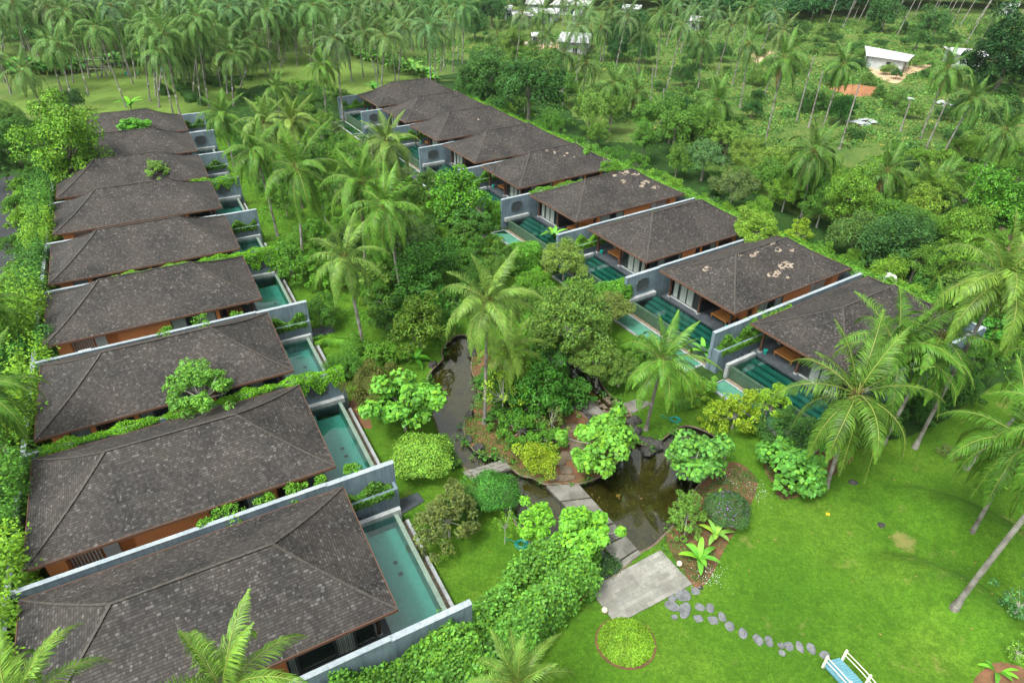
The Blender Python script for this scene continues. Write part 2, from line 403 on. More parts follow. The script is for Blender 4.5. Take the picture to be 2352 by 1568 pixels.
def curtain():
    t = NT('pleated curtain'); uv = t.uv(); w = t.new('ShaderNodeTexWave', wave_type='BANDS', bands_direction='X'); w.inputs['Scale'].default_value = 3.2; w.inputs['Distortion'].default_value = .6
    t.l.new(uv, w.inputs[0]); c = t.mix(w.outputs['Fac'], (.16, .20, .18), (.47, .52, .48))
    return t.end(t.bsdf(c, .8, t.bump(w.outputs['Fac'], .5, .03)))
M['curtain'] = curtain()
M['frame'] = mat_plain('dark metal frame', (.045, .055, .055), .4)
M['teak'] = mat_plain('teak slats', (.48, .21, .06), .5)
M['white'] = mat_plain('white metal', (.72, .73, .70), .4)
M['teal'] = mat_plain('teal plastic', (.01, .30, .25), .35)
M['blue_deck'] = mat_noise('blue painted boards', (.10, .27, .33), (.16, .36, .42), 2, .7, c3=(.07, .19, .24), s2=12, bump=.3)
M['cream'] = mat_plain('cream paint', (.78, .72, .62), .5)
M['tin'] = mat_noise('white tin roof', (.40, .42, .44), (.60, .61, .62), .5, .5, c3=(.45, .36, .29), s2=1.5, bump=.1, bd=.01)
M['tin_wall'] = mat_noise('tin wall sheet', (.30, .33, .34), (.52, .55, .56), .8, .6, s2=4, bump=.1)
M['opening_shade'] = mat_plain('painted opening shade', (.03, .04, .05), .8)  # one dark tone that paints the shade inside vents and shed entrances
M['lamp'] = mat_plain('cream lamp globe', (.72, .60, .45), .35)
M['pebble'] = mat_noise('brown pebbles', (.10, .075, .05), (.30, .23, .15), 6, .9, c3=(.4, .35, .28), s2=16, bump=1.0, bd=.04)
M['bamboo'] = mat_plain('bleached bamboo', (.45, .42, .33), .7)
M['flower'] = mat_plain('small white flowers', (.8, .8, .78), .6)
M['purple'] = mat_plain('small purple flowers', (.35, .16, .55), .6)
M['moss_leaf'] = M['leaf']
# ------------------------------------------------------------------ the two rows of villas
SC = 1.15
W, D, RISE, INS, EZ = 16.1, 9.1, 2.45, 4.52, 3.45
GL = [-.06, -.16, -.24, .25, .07, .44, .11, .03, -.43]
GR = [-.08, -.14, -.15, .05, .41, .12, .18, -.14, -.26]
def frame_of(side, k):
    if side == 'L':
        az, ro, o, st, sl = .5074, 2.0724, (-4.725, 16.9466), 9.6332*(k-1)+GL[k-1], .0458*(k-1)
    else:
        az, ro, o, st, sl = .5737, 2.1437, (21.4687, 33.6975), 9.5726*(k-1)+GR[k-1], .0188*(k-1)
    x, y = o[0]+math.cos(ro)*st, o[1]+math.sin(ro)*st
    return Vector((x*SC, y*SC, sl*SC)), az, (-1 if side == 'L' else 1)
def to_world(side, k, a, b, z=0.0):
    o, az, sg = frame_of(side, k)
    x = sg*a
    return Vector((o.x+x*math.cos(az)-b*math.sin(az), o.y+x*math.sin(az)+b*math.cos(az), o.z+z))
MC = {}
def cached(key, fn):
    if key not in MC: MC[key] = fn()
    return MC[key]

def rz_(s): return EZ+RISE*(.70*s+.30*s*s)
def roof_mesh(sg, mat):
    b = MB(sg); NS = 10
    S = [i/NS for i in range(NS+1)]
    sl = [0.0]
    for i in range(NS): sl.append(sl[-1]+math.hypot(INS/NS, rz_(S[i+1])-rz_(S[i])))
    rr = random.Random(5)
    def slope(p0, p1, q0, q1, uoff):
        "eave edge p0-p1, ridge edge q0-q1 (xy); courses run parallel to the eave"
        p0, p1, q0, q1 = map(Vector, (p0, p1, q0, q1)); L = (p1-p0).length; d = (p1-p0).normalized(); NA = 14
        for i in range(NS):
            for j in range(NA):
                pts = []; uvs = []
                for (si, jj) in ((i, j), (i, j+1), (i+1, j+1), (i+1, j)):
                    s = S[si]; l = p0.lerp(q0, s); r = p1.lerp(q1, s); xy = l.lerp(r, jj/NA)
                    wob = .018*math.sin(xy.x*1.7+si*2.1)+.015*math.sin(xy.y*2.3+xy.x)
                    if si in (0,) or jj in (0, NA): wob = 0
                    pts.append((xy.x, xy.y, rz_(s)+wob)); uvs.append(((xy-p0).dot(d)+uoff, sl[si]))
                b.face(pts, uvs)
    h = D/2
    slope((0, 0), (W, 0), (INS, h), (W-INS, h), 0)
    slope((W, D), (0, D), (W-INS, h), (INS, h), 40)
    slope((0, D), (0, 0), (INS, h), (INS, h), 80)
    slope((W, 0), (W, D), (W-INS, h), (W-INS, h), 120)
    return b.mesh('roof', mat)
def fascia_mesh(sg):
    b = MB(sg); th = .05
    for x0, x1, y0, y1 in ((-.02, W+.02, -.05, -.004), (-.02, W+.02, D+.004, D+.05), (-.05, -.004, -.05, D+.05), (W+.004, W+.05, -.05, D+.05)):
        b.box(x0, x1, y0, y1, EZ-.16, EZ+.015)
    return b.mesh('fascia', M['fascia'])
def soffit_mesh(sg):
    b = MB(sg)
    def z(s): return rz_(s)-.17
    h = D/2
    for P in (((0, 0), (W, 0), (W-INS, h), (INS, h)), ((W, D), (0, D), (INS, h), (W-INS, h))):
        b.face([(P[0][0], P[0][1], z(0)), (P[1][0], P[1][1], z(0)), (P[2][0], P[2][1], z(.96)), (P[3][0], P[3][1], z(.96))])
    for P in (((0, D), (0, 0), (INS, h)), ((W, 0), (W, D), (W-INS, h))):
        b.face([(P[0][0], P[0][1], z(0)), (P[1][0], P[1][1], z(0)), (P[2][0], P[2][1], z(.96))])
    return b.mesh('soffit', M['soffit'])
def ridge_mesh(sg):
    b = MB(sg); rr = random.Random(3)
    def strip(f, L):
        n = int(L/.32)
        for i in range(n):
            t0, t1 = i/n, (i+1.12)/n
            p, q = Vector(f(t0)), Vector(f(min(1, t1))); d = (q-p).normalized(); side = Vector((-d.y, d.x, 0)).normalized(); up = side.cross(d)
            if up.z < 0: up = -up
            lift = .035+.012*(i % 2)
            b.obox((p+q)/2+up*lift, (q-p)/2, side*.065, up*.018)
    h = D/2
    for (x, y, x1) in ((0, 0, INS), (0, D, INS), (W, 0, W-INS), (W, D, W-INS)):
        strip(lambda t: (x+(x1-x)*t, y+(h-y)*t, rz_(t)), 6.8)
    strip(lambda t: (INS+(W-2*INS)*t, h, rz_(1)+.01), W-2*INS)
    return b.mesh('ridge_cap', M['ridge'])

def wall_segments(lounge_side):
    "pieces of a long side: (a0, a1, kind)"
    if lounge_side:
        return [(3.5, 3.8, 'post'), (3.8, 5.3, 'curtain'), (5.3, 6.1, 'dark'), (6.1, 7.3, 'curtain'), (7.3, 11.2, 'orange'), (11.2, 12.1, 'in'), (12.1, 13.0, 'panel'), (13.0, 14.5, 'slats'), (14.5, 15.2, 'orange')]
    return [(1.1, 2.1, 'dark'), (2.1, 3.1, 'curtain'), (3.1, 4.9, 'dark'), (4.9, 5.4, 'curtain'), (5.4, 7.3, 'orange'), (7.3, 7.9, 'dark'), (7.9, 8.2, 'post'), (8.2, 9.4, 'dark'), (9.4, 10.3, 'curtain'), (10.3, 10.6, 'post'), (10.6, 12.9, 'slatdark'), (12.9, 13.2, 'post'), (13.2, 14.4, 'curtain'), (14.4, 15.2, 'orange')]
def build_villa(side, k, lounge_far, patches=None):
    o, az, sg = frame_of(side, k)
    lab = VLAB[(side, k)]
    root = empty('villa', o, az)
    tag(root, lab, 'villa', 'shingle roofed pool villas')
    rm = M['roof'] if not patches else patches
    mobj('roof', cached(('roof', sg, rm.name), lambda: roof_mesh(sg, rm)), root)
    rfo = LAST['o']
    mobj('ridge_cap', cached(('ridge', sg), lambda: ridge_mesh(sg)), rfo)
    mobj('fascia', cached(('fascia', sg), lambda: fascia_mesh(sg)), rfo)
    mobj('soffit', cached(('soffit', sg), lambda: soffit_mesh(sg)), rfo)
    F = lounge_far
    def yy(b): return b if F else D-b          # b measured from the glazed side
    def B(m, x0, x1, y0, y1, z0, z1): m.box(x0, x1, *sorted((yy(y0), yy(y1))), z0, z1)
    def deck():
        m = MB(sg); m.box(.3, W-.55, .35, D-.35, -1.2, .8); return m.mesh('deck', M['slate'])
    mobj('deck', cached(('deck', sg, F), deck), root)
    def plinth():
        m = MB(sg); B(m, .9, 1.1, .85, 4.4, .803, .9); B(m, 1.1, 15.2, .40, .53, .803, .9); return m.mesh('plinth', M['slate_edge'])
    mobj('plinth', cached(('plinth', sg, F), plinth), root)
    def wseg(x0, x1, y0, y1):
        def fn():
            m = MB(sg); B(m, x0, x1, y0, y1, .8, 3.6); return m.mesh('wall', M['orange'])
        mobj('wall', cached(('wall', sg, F, x0, y0), fn), root)
    for near in (True, False):
        for a0, a1, kd in wall_segments(not near):
            dpt = {'orange': 0, 'post': -.04, 'in': .75, 'slats': .75, 'panel': .75}.get(kd)
            if dpt is None: continue
            y0 = .55+dpt; y1 = y0+(.1 if kd in ('slats', 'panel') else .2)
            if not near: y0, y1 = D-y1, D-y0
            wseg(a0, a1, y0, y1)
    wseg(15.2, 15.4, .55, D-.55); wseg(3.5, 3.7, 4.7, D-.8)
    for a in (11.2, 14.5): wseg(a-.05, a+.1, D-1.3, D-.77)
    # windows: one object per opening
    def win(a0, a1, near, kd):
        def fn():
            m = MB(sg)
            y = .63 if near else D-.63
            dy = .04
            B(m, a0, a1, y-dy/2, y+dy/2, .86, 3.45)
            return m.mesh('window', M['glass'])
        w = mobj('window', cached(('win', sg, F, a0, near), fn), root)
        def fr():
            m = MB(sg); y = .57 if near else D-.57
            for x in (a0, a1-.06): B(m, x, x+.06, y-.03, y+.03, .86, 3.45)
            B(m, a0+.06, a1-.06, y-.03, y+.03, .86, .92)
            return m.mesh('frame', M['frame'])
        mobj('frame', cached(('fr', sg, F, a0, near), fr), w)
        if kd == 'curtain':
            def cu():
                m = MB(sg); y = .60 if near else D-.60; n = 24
                xs = [a0+.08+(a1-a0-.16)*i/n for i in range(n+1)]
                for i in range(n):
                    d0, d1 = .014*(i % 2), .014*((i+1) % 2)
                    m.face([(xs[i], yy(y+d0), .95), (xs[i+1], yy(y+d1), .95), (xs[i+1], yy(y+d1), 3.4), (xs[i], yy(y+d0), 3.4)], [(xs[i], 0), (xs[i+1], 0), (xs[i+1], 1), (xs[i], 1)])
                return m.mesh('curtain', M['curtain'])
            mobj('curtain', cached(('cu', sg, F, a0, near), cu), w)
    for near in (True, False):
        for a0, a1, kd in wall_segments(not near):
            if kd in ('curtain', 'dark'): win(a0, a1, near, kd)
            if kd in ('slats', 'slatdark'):
                def fn(a0=a0, a1=a1, near=near, kd=kd):
                    m = MB(sg); y = (1.21 if kd == 'slats' else .65)
                    if not near: y = D-y
                    n = 9 if kd == 'slats' else 14
                    for i in range(n):
                        x = a0+(a1-a0)*(i+.5)/n; B(m, x-.035, x+.035, y-.03, y+.03, .85, 3.4)
                    return m.mesh('screen', M['white'] if kd == 'slats' else M['darkwood'])
                mobj('slat_screen', cached(('sl', sg, F, a0, near), fn), root)
            if kd == 'panel':
                def fn(a0=a0, a1=a1, near=near):
                    m = MB(sg); y = 1.23 if near else D-1.23
                    B(m, a0+.03, a1-.1, y-.05, y+.05, 1.0, 3.0); return m.mesh('door', M['white'])
                mobj('door', cached(('pd', sg, F, a0, near), fn), root)
    # pool front glazing (four panes with curtains) on the glazed half
    for i in range(4):
        b0, b1 = 1.05+i*.87, 1.05+(i+1)*.87
        def fn(b0=b0, b1=b1):
            m = MB(sg); B(m, 1.10, 1.14, b0, b1, .86, 3.45); return m.mesh('glass_door', M['glass'])
        w = mobj('glass_door', cached(('gd', sg, F, i), fn), root)
        def fr(b0=b0, b1=b1):
            m = MB(sg)
            for q in (b0, b1-.06): B(m, 1.03, 1.09, q, q+.06, .86, 3.45)
            B(m, 1.03, 1.09, b0+.06, b1-.06, .86, .92); return m.mesh('frame', M['frame'])
        mobj('frame', cached(('gf', sg, F, i), fr), w)
        if i != 3:
            def cu(b0=b0, b1=b1):
                m = MB(sg); n = 20; ys = [b0+.08+(b1-b0-(.16 if i else .35))*j/n for j in range(n+1)]
                for j in range(n):
                    d0, d1 = .014*(j % 2), .014*((j+1) % 2)
                    m.face([(1.06+d0, yy(ys[j]), .95), (1.06+d1, yy(ys[j+1]), .95), (1.06+d1, yy(ys[j+1]), 3.4), (1.06+d0, yy(ys[j]), 3.4)], [(ys[j], 0), (ys[j+1], 0), (ys[j+1], 1), (ys[j], 1)])
                return m.mesh('curtain', M['curtain'])
            mobj('curtain', cached(('gc', sg, F, i), cu), w)
    def sidewin():
        m = MB(sg); B(m, 1.1, 3.5, 4.57, 4.62, .86, 3.5); return m.mesh('side_window', M['glass'])
    mobj('side_window', cached(('sw', sg, F), sidewin), root)
    for (ca, cb) in ((.86, .86), (.86, 4.62), (.86, D-.86), (3.35, D-.9)):
        def fn(ca=ca, cb=cb):
            m = MB(sg); B(m, ca-.09, ca+.09, cb-.09, cb+.09, .92, 3.5); return m.mesh('column', M['darkwood'])
        c = mobj('column', cached(('col', sg, F, ca, cb), fn), root)
        def fb(ca=ca, cb=cb):
            m = MB(sg); B(m, ca-.15, ca+.15, cb-.15, cb+.15, .803, .92); return m.mesh('column_base', M['slate_edge'])
        mobj('column_base', cached(('colb', sg, F, ca, cb), fb), c)
    # daybed in the open lounge
    def bed():
        m = MB(sg); y0, y1 = 5.55, 7.35
        for i in range(11):
            y = y0+.02+(y1-y0-.1)*i/10; B(m, 1.5, 2.75, y, y+.125, 1.17, 1.22)
        return m.mesh('seat', M['teak'])
    ctr = to_world(side, k, 2.1, yy(6.45), .8)
    rd = empty('daybed', ctr, az)
    tag(rd, f'slatted teak daybed under the roof of the {VNAME[(side, k)]}', 'daybed', 'teak daybeds in the villa lounges')
    off = Vector((-sg*2.1, -yy(6.45), -.8))
    def put(nm, key, fn): return mobj(nm, cached(key, fn), rd, off)
    put('seat', ('bed', sg, F), bed)
    def bfr():
        m = MB(sg)
        for y in (5.55, 7.29): B(m, 1.5, 2.75, y, y+.08, 1.08, 1.165)
        for x in (1.5, 2.67): B(m, x, x+.08, 5.64, 7.28, 1.08, 1.165)
        return m.mesh('rail', M['teak'])
    put('rail', ('bfr', sg, F), bfr)
    def bbk():
        m = MB(sg)
        for z in (1.30, 1.42, 1.54): B(m, 2.80, 2.84, 5.6, 7.3, z, z+.07)
        for y in (5.6, 6.42, 7.24): B(m, 2.755, 2.798, y, y+.06, 1.1, 1.62)
        return m.mesh('backrest', M['teak'])
    put('backrest', ('bbk', sg, F), bbk)
    for (x, y) in ((1.52, 5.57), (2.66, 5.57), (1.52, 7.27), (2.66, 7.27)):
        def lg(x=x, y=y):
            m = MB(sg); B(m, x, x+.07, y, y+.07, .803, 1.08); return m.mesh('leg', M['teak'])
        put('leg', ('blg', sg, F, x, y), lg)
    # teal bucket next to the corner column
    p = to_world(side, k, 1.05, yy(D-.45-.8), .803)
    bk = empty('bucket', p); tag(bk, f'teal plastic bucket standing by the corner post of the {VNAME[(side, k)]}', 'bucket', 'teal buckets on the decks')
    def bb():
        m = MB(); m.tube([(0, 0, 0), (0, 0, .34)], [.13, .17], 12); return m.mesh('bucket_body', M['teal'])
    mobj('body', cached('bkb', bb), bk)
    def br():
        m = MB(); m.tube([(0, 0, .34), (0, 0, .38)], [.185, .185], 12); return m.mesh('bucket_rim', M['teal'])
    mobj('rim', cached('bkr', br), bk)
    return root

class _Last(dict): pass
LAST = {}
_mobj = mobj
def mobj(name, mesh, parent=None, loc=(0, 0, 0), color=None):
    o = _mobj(name, mesh, parent, loc, color)
    if name == 'roof': LAST['o'] = o
    return o

def place_ac(side, k, a, b, z, lab):
    o, az, sg = frame_of(side, k)
    root = empty('air_conditioner', to_world(side, k, a, b, z), az)
    tag(root, lab, 'air conditioner', 'air conditioner units between the villas')
    def body():
        m = MB(); m.box(-.45, .45, -.17, .17, .08, .78); return m.mesh('casing', M['white'])
    c = mobj('casing', cached('acb', body), root)
    def gr():
        m = MB()
        for i in range(7):
            r = .26-i*.035
            pts = [(-.1+r*math.cos(t*PI/8), -.185, .43+r*math.sin(t*PI/8)) for t in range(17)]
            m.tube(pts, .006, 4, False)
        return m.mesh('fan_grille', M['frame'])
    mobj('fan_grille', cached('acg', gr), root)
    for x in (-.32, .32):
        def ft(x=x):
            m = MB(); m.box(x-.04, x+.04, -.2, .2, 0, .078); return m.mesh('foot', M['frame'])
        mobj('foot', cached(('acf', x), ft), root)

def quatrefoil(r, n=64):
    "lobed window outline: rounded rectangle with scalloped corners"
    pts = []
    for i in range(n):
        t = 2*PI*i/n
        c, s = math.cos(t), math.sin(t)
        q = (abs(c)**4+abs(s)**4)**(-.25)
        q *= 1-.16*math.exp(-((abs(abs(t % (PI/2))-PI/4)-.24)/.11)**2)
        pts.append((1.18*r*q*c, r*q*s))
    return pts
def vent_meshes(sg, a0, z0, yw0, yw1):
    P = quatrefoil(.58)
    m = MB(sg); n = len(P)
    for ya, yb, ro, ri in ((yw0-.09, yw0-.002, 1.16, .93),):
        for i in range(n):
            p, q = P[i], P[(i+1) % n]
            o = lambda v, s, y: (a0+v[0]*s, y, z0+v[1]*s)
            m.face([o(p, ro, ya), o(q, ro, ya), o(q, ri, ya), o(p, ri, ya)])
            m.face([o(p, ro, ya), o(q, ro, ya), o(q, ro, yb), o(p, ro, yb)])
            m.face([o(p, ri, ya), o(q, ri, ya), o(q, ri, yb), o(p, ri, yb)])
    fr = m.mesh('vent_frame', M['frame_stone'])
    m = MB(sg)
    m.face([(a0+p[0]*.93, yw0-.004, z0+p[1]*.93) for p in P]); bk = m.mesh('vent_shade_sheet', M['opening_shade'])  # flat dark sheet on the wall paints the shade behind the lattice
    m = MB(sg)
    for s in (-1, 1):
        for i in range(-5, 6):
            c = i*.155; pts = []
            for j in range(-30, 31):
                t = j/30*.9; x, z = t+c*.5, s*t-s*c*.5
                rr = math.hypot(x/1.18, z); ang = math.atan2(z, x/1.18); idx = int((ang % (2*PI))/(2*PI)*len(P)) % len(P)
                lim = math.hypot(P[idx][0]/1.18, P[idx][1])*.92
                if rr < lim: pts.append((x, z))
            if len(pts) > 2:
                a_, b_ = Vector((pts[0][0], 0, pts[0][1])), Vector((pts[-1][0], 0, pts[-1][1]))
                d = (b_-a_)/2; sd_ = Vector((d.z, 0, -d.x)).normalized()*.022
                m.obox(Vector((a0, yw0-.035-.004*(s > 0), z0))+(a_+b_)/2, d, sd_, (0, .012, 0))
    la = m.mesh('lattice', M['frame_stone'])
    return fr, bk, la
M['frame_stone'] = mat_plain('dark cast stone', (.075, .09, .095), .7)

def build_wall(side, k, kind, lab):
    "boundary wall on the far side of villa k (k = 0: before the first villa)"
    kk = max(k, 1); o, az, sg = frame_of(side, kk)
    root = empty('boundary_wall', o, az); tag(root, lab, 'wall', 'blue grey walls between the villas')
    y0, y1 = (9.85, 10.1) if k > 0 else (-1.3, -1.05)
    zt = 3.27
    def wl():
        m = MB(sg); m.box(.8, 16.6, y0, y1, -1.2, zt); m.box(-3.4, .8, y0-.03, y1+.03, -1.2, zt-.06); return m.mesh('wall_panel', M['wall'])
    mobj('panel', cached(('bw', sg, y0), wl), root)
    def cp():
        m = MB(sg); m.box(.78, 16.62, y0-.02, y1+.02, zt, zt+.03); m.box(-3.42, .78, y0-.05, y1+.05, zt-.06, zt-.03); return m.mesh('wall_top', M['coping'])
    mobj('coping', cached(('bc', sg, y0), cp), root)
    if kind == 'vent':
        fr, bk, la = cached(('vent', sg), lambda: vent_meshes(sg, -1.35, 2.05, y0-.03, y1+.03))
        v = mobj('lattice_window', fr, root); mobj('backing', bk, v); mobj('lattice', la, v)
        def sl():
            m = MB(sg); m.box(-3.1, .28, y0-.45, y0-.034, .55, .95); return m.mesh('ledge', M['slate_edge'])
        mobj('ledge', cached(('ledge', sg), sl), root)
    elif kind == 'planter':
        def lw():
            m = MB(sg); m.box(-3.3, 3.4, 9.12, 9.3, -1.2, 1.7); m.box(-3.3, -3.1, 9.303, 9.817, -1.2, 1.697); return m.mesh('planter_wall', M['wall'])
        pw = mobj('planter_wall', cached(('lw', sg), lw), root)
        def so():
            m = MB(sg); m.box(-3.09, 3.4, 9.303, 9.815, 1.0, 1.55); return m.mesh('planter_soil', M['soil'])
        mobj('soil', cached(('so', sg), so), pw)
        st = empty('stone_steps', o, az); tag(st, f'dark stone steps down to the garden beside the pool of the {VNAME[(side, kk)]}', 'steps', 'steps from the decks to the garden')
        for i in range(6):
            def tr(i=i):
                m = MB(sg); z = .8-(i+1)*.19; a = .05-i*.42; m.box(a-.42, a-.002, 8.46, 9.115, z-.19 if z > -.3 else -1.0, z); return m.mesh('step', M['slate'])
            mobj('tread', cached(('step', sg, i), tr), st)
        def sw():
            m = MB(sg); m.box(-3.05, .28, 8.14, 8.45, -1.2, .93); return m.mesh('pool_end_wall', M['slate_edge'])
        mobj('pool_end_wall', cached(('pew', sg), sw), st)
    return root

def build_pool(side, k, planter):
    o, az, sg = frame_of(side, k)
    root = empty('swimming_pool', o, az); tag(root, f'{"long turquoise" if side == "L" else "stepped teal"} pool in front of the {VNAME[(side, k)]}', 'swimming pool', 'infinity pools of the villas')
    y0, y1 = -1.0, (8.13 if planter else 9.38)
    if k == 1: y0 = -1.03
    bot = -.44
    def basin():
        m = MB(sg); m.box(-2.55, .28, y0+.01, y1-.01, bot-.4, bot)
        return m.mesh('pool_floor', M['tile' if side == 'L' else 'tile_r'])
    mobj('floor', cached(('pf', sg, planter, k == 1), basin), root)
    for i, (x0, x1, z) in enumerate(((-.25, .28, .42), (-.75, -.253, .16), (-1.2, -.753, -.14))):
        if side == 'L' and i == 2: continue
        def lg(x0=x0, x1=x1, z=z):
            m = MB(sg); m.box(x0, x1, y0+.012, y1-.012, bot, z); return m.mesh('ledge', M['tile' if side == 'L' else 'tile_r'])
        mobj('ledge', cached(('pl', sg, planter, i, k == 1), lg), root)
    def ed():
        m = MB(sg); m.box(-2.82, -2.553, y0+.01, y1-.005, -1.2, .70); return m.mesh('infinity_edge', M['tile_dark' if side == 'R' else 'edge_tile'])
    mobj('infinity_edge', cached(('pe', sg, planter, k == 1), ed), root)
    def wa():
        m = MB(sg); m.face([(-2.552, y0+.02, .672), (.297, y0+.02, .672), (.297, y1-.02, .672), (-2.552, y1-.02, .672)]); return m.mesh('water', M['pool_water'])
    mobj('water', cached(('pw', sg, planter, k == 1), wa), root)
    def drn():
        m = MB(sg)
        for y in (4.6, 5.0): m.box(-1.75, -1.5, y+(y-4.6)*1.2, y+.25+(y-4.6)*1.2, bot, bot+.02)
        return m.mesh('drain', M['frame'])
    mobj('drain_cover', cached(('dr', sg), drn), root)
    # pebble strip and stone lip
    def pb():
        m = MB(sg); m.box(-3.2, -2.822, y0+.1, y1-.1, -.9, -.12 if side == 'L' else -.40); return m.mesh('pebble_strip', M['pebble'])
    mobj('pebble_strip', cached(('pb', sg, planter, k == 1), pb), root)
    def lp():
        m = MB(sg); m.box(-3.42, -3.203, y0+.1, y1-.1, -1.2, -.03 if side == 'L' else -.36)
        return m.mesh('stone_lip', M['slate_edge'])
    mobj('stone_lip', cached(('lp', sg, planter, k == 1), lp), root)
    if side == 'R':
        bs = empty('catch_basin', o, az); tag(bs, f'shallow pale turquoise basin below the pool edge of the {VNAME[(side, k)]}', 'basin', 'overflow basins below the pools')
        yb0, yb1 = y0+.6, y1-.15
        def b1():
            m = MB(sg); m.box(-5.05, -3.424, yb0, yb1, -1.2, -.47+.06); return m.mesh('basin_floor', M['tile_pale'])
        mobj('floor', cached(('bf', sg, planter), b1), bs)
        def b2():
            m = MB(sg); m.box(-5.25, -5.052, yb0-.1, yb1+.1, -1.2, -.28); m.box(-5.05, -3.424, yb1+.002, yb1+.1, -1.2, -.28); m.box(-5.05, -3.424, yb0-.1, yb0-.002, -1.2, -.28); return m.mesh('rim', M['slate_edge'])
        mobj('rim', cached(('br', sg, planter), b2), bs)
        def b3():
            m = MB(sg); m.face([(-5.052, yb0, -.33), (-3.42, yb0, -.33), (-3.42, yb1, -.33), (-5.052, yb1, -.33)]); return m.mesh('water', M['basin_water'])
        mobj('water', cached(('bwt', sg, planter), b3), bs)

ORD = ['', 'nearest', 'second', 'third', 'fourth', 'fifth', 'sixth', 'seventh', 'eighth', 'farthest']
VNAME = {}; VLAB = {}
for s_, nm in (('L', 'left'), ('R', 'right')):
    for k in range(1, 10):
        VNAME[(s_, k)] = f'{ORD[k]} {nm} villa'
        VLAB[(s_, k)] = f'hip roofed dark shingled villa, {ORD[k]} from the camera in the {nm} row'
VLAB[('L', 1)] = 'dark shingled villa filling the bottom left corner, palm crowns before it'
VLAB[('R', 1)] = 'dark shingled villa partly behind a clump of windblown palms, nearest in the right row'
VLAB[('R', 2)] = 'shingled villa with large cluster of pale roof tiles, second in the right row'
VLAB[('R', 4)] = 'shingled villa with pale tiles along its ridge, fourth in the right row'
VLAB[('R', 5)] = 'shingled villa with few pale tiles near its ridge, fifth in the right row'
VLAB[('L', 3)] = 'shingled villa with a bright green tree growing before its eave, third in the left row'

patch_R2 = roof_mat('shingle roof with new tiles', [(9.2, 2.6, 1.2, .7), (7.2, 2.2, 1.1, .5), (9.6, 4.3, .6, .35), (11.2, 4.0, .5, .5), (6.6, 4.6, .9, .3), (3.4+80, 2.6, .5, .5), (8.2, 1.4, .4, .3), (12.0, 5.0, .4, .3), (9, 5.1, 1.5, .25), (5.0, 5.0, .3, .3)], 3.0)
patch_R4 = roof_mat('shingle roof with worn ridge', [(10.2, 5.0, 1.1, .5), (11.5, 4.3, .8, .5), (12.2, 3.0, 1.0, .4), (13.0, 2.0, .8, .3), (9.3, 3.8, .5, .3), (11.3, 2.6, .6, .3), (8.6, 4.9, .5, .3)], 7.0)
patch_R5 = roof_mat('shingle roof with few new tiles', [(8.0, 4.4, .3, .5), (8.8, 3.6, .5, .25), (10.3, 3.1, .2, .2), (9.6, 3.9, .3, .2), (7.0, 4.9, .3, .2)], 9.0)
patch_R6 = roof_mat('shingle roof with orange chips', [(8.5, 2.9, .35, .2), (10.6, 3.2, .3, .12)], 12.0)
for k in range(1, 10):
    build_villa('L', k, k % 2 == 1)
    build_villa('R', k, k % 2 == 1, {2: patch_R2, 4: patch_R4, 5: patch_R5, 7: patch_R6}.get(k))
for s_, row in (('L', 'left'), ('R', 'right')):
    for k in range(0, 10):
        kind = 'plain' if k == 0 else ('planter' if k % 2 == 1 else 'vent')
        if k == 0: lab = f'blue grey end wall in front of the nearest villa of the {row} row'
        elif k == 9: lab = f'blue grey wall with a planter beyond the farthest villa of the {row} row'
        else: lab = f'blue grey wall with {"planter" if kind == "planter" else "dark lattice window"} between the {ORD[k]} and {ORD[k+1]} {row} villas'
        build_wall(s_, k, kind, lab)
    for k in range(1, 10): build_pool(s_, k, k % 2 == 1)
for (s_, k, a) in (('L', 2, 13.7), ('L', 4, 13.6), ('R', 2, 13.4), ('R', 4, 13.6), ('L', 6, 13.6), ('R', 6, 13.6)):
    place_ac(s_, k, a, -.30, 1.75, f'white air conditioner unit at the outer side of the {VNAME[(s_, k)]}')
# outer boundary walls
for s_, row in (('L', 'left'), ('R', 'right')):
    o, az, sg = frame_of(s_, 1)
    a = to_world(s_, 1, 16.9, -1.3); b = to_world(s_, 9, 16.9, 10.2)
    root = empty('boundary_wall', a); tag(root, f'long blue grey outer wall running behind the {row} row of villas', 'wall')
    m = MB(); d = (b-a); d.z = 0; L = d.length; d.normalize(); n = Vector((-d.y, d.x, 0))
    m.obox(d*L/2+Vector((0, 0, .9)), d*L/2, n*.12, (0, 0, 2.1)); m.build('panel', M['wall'], root)
    m = MB(); m.obox(d*L/2+Vector((0, 0, 3.02)), d*L/2, n*.15, (0, 0, .018)); m.build('coping', M['coping'], root)
# ------------------------------------------------------------------ ground, lawns, ponds
def smooth(pts, n=5, closed=True):
    "Catmull-Rom through pixel points"
    out = []; N = len(pts)
    rng_ = range(N if closed else N-1)
    for i in rng_:
        p0, p1, p2, p3 = (pts[(i-1) % N] if closed or i > 0 else pts[i]), pts[i], pts[(i+1) % N], (pts[(i+2) % N] if closed or i+2 < N else pts[i+1])
        for j in range(n):
            t = j/n
            out.append(tuple(.5*((2*p1[q])+(-p0[q]+p2[q])*t+(2*p0[q]-5*p1[q]+4*p2[q]-p3[q])*t*t+(-p0[q]+3*p1[q]-3*p2[q]+p3[q])*t**3) for q in (0, 1)))
    if not closed: out.append(tuple(pts[-1]))
    return out
def gpoly(pts, n=5, closed=True): return [(p.x, p.y) for p in (at(u, v) for u, v in smooth(pts, n, closed))]

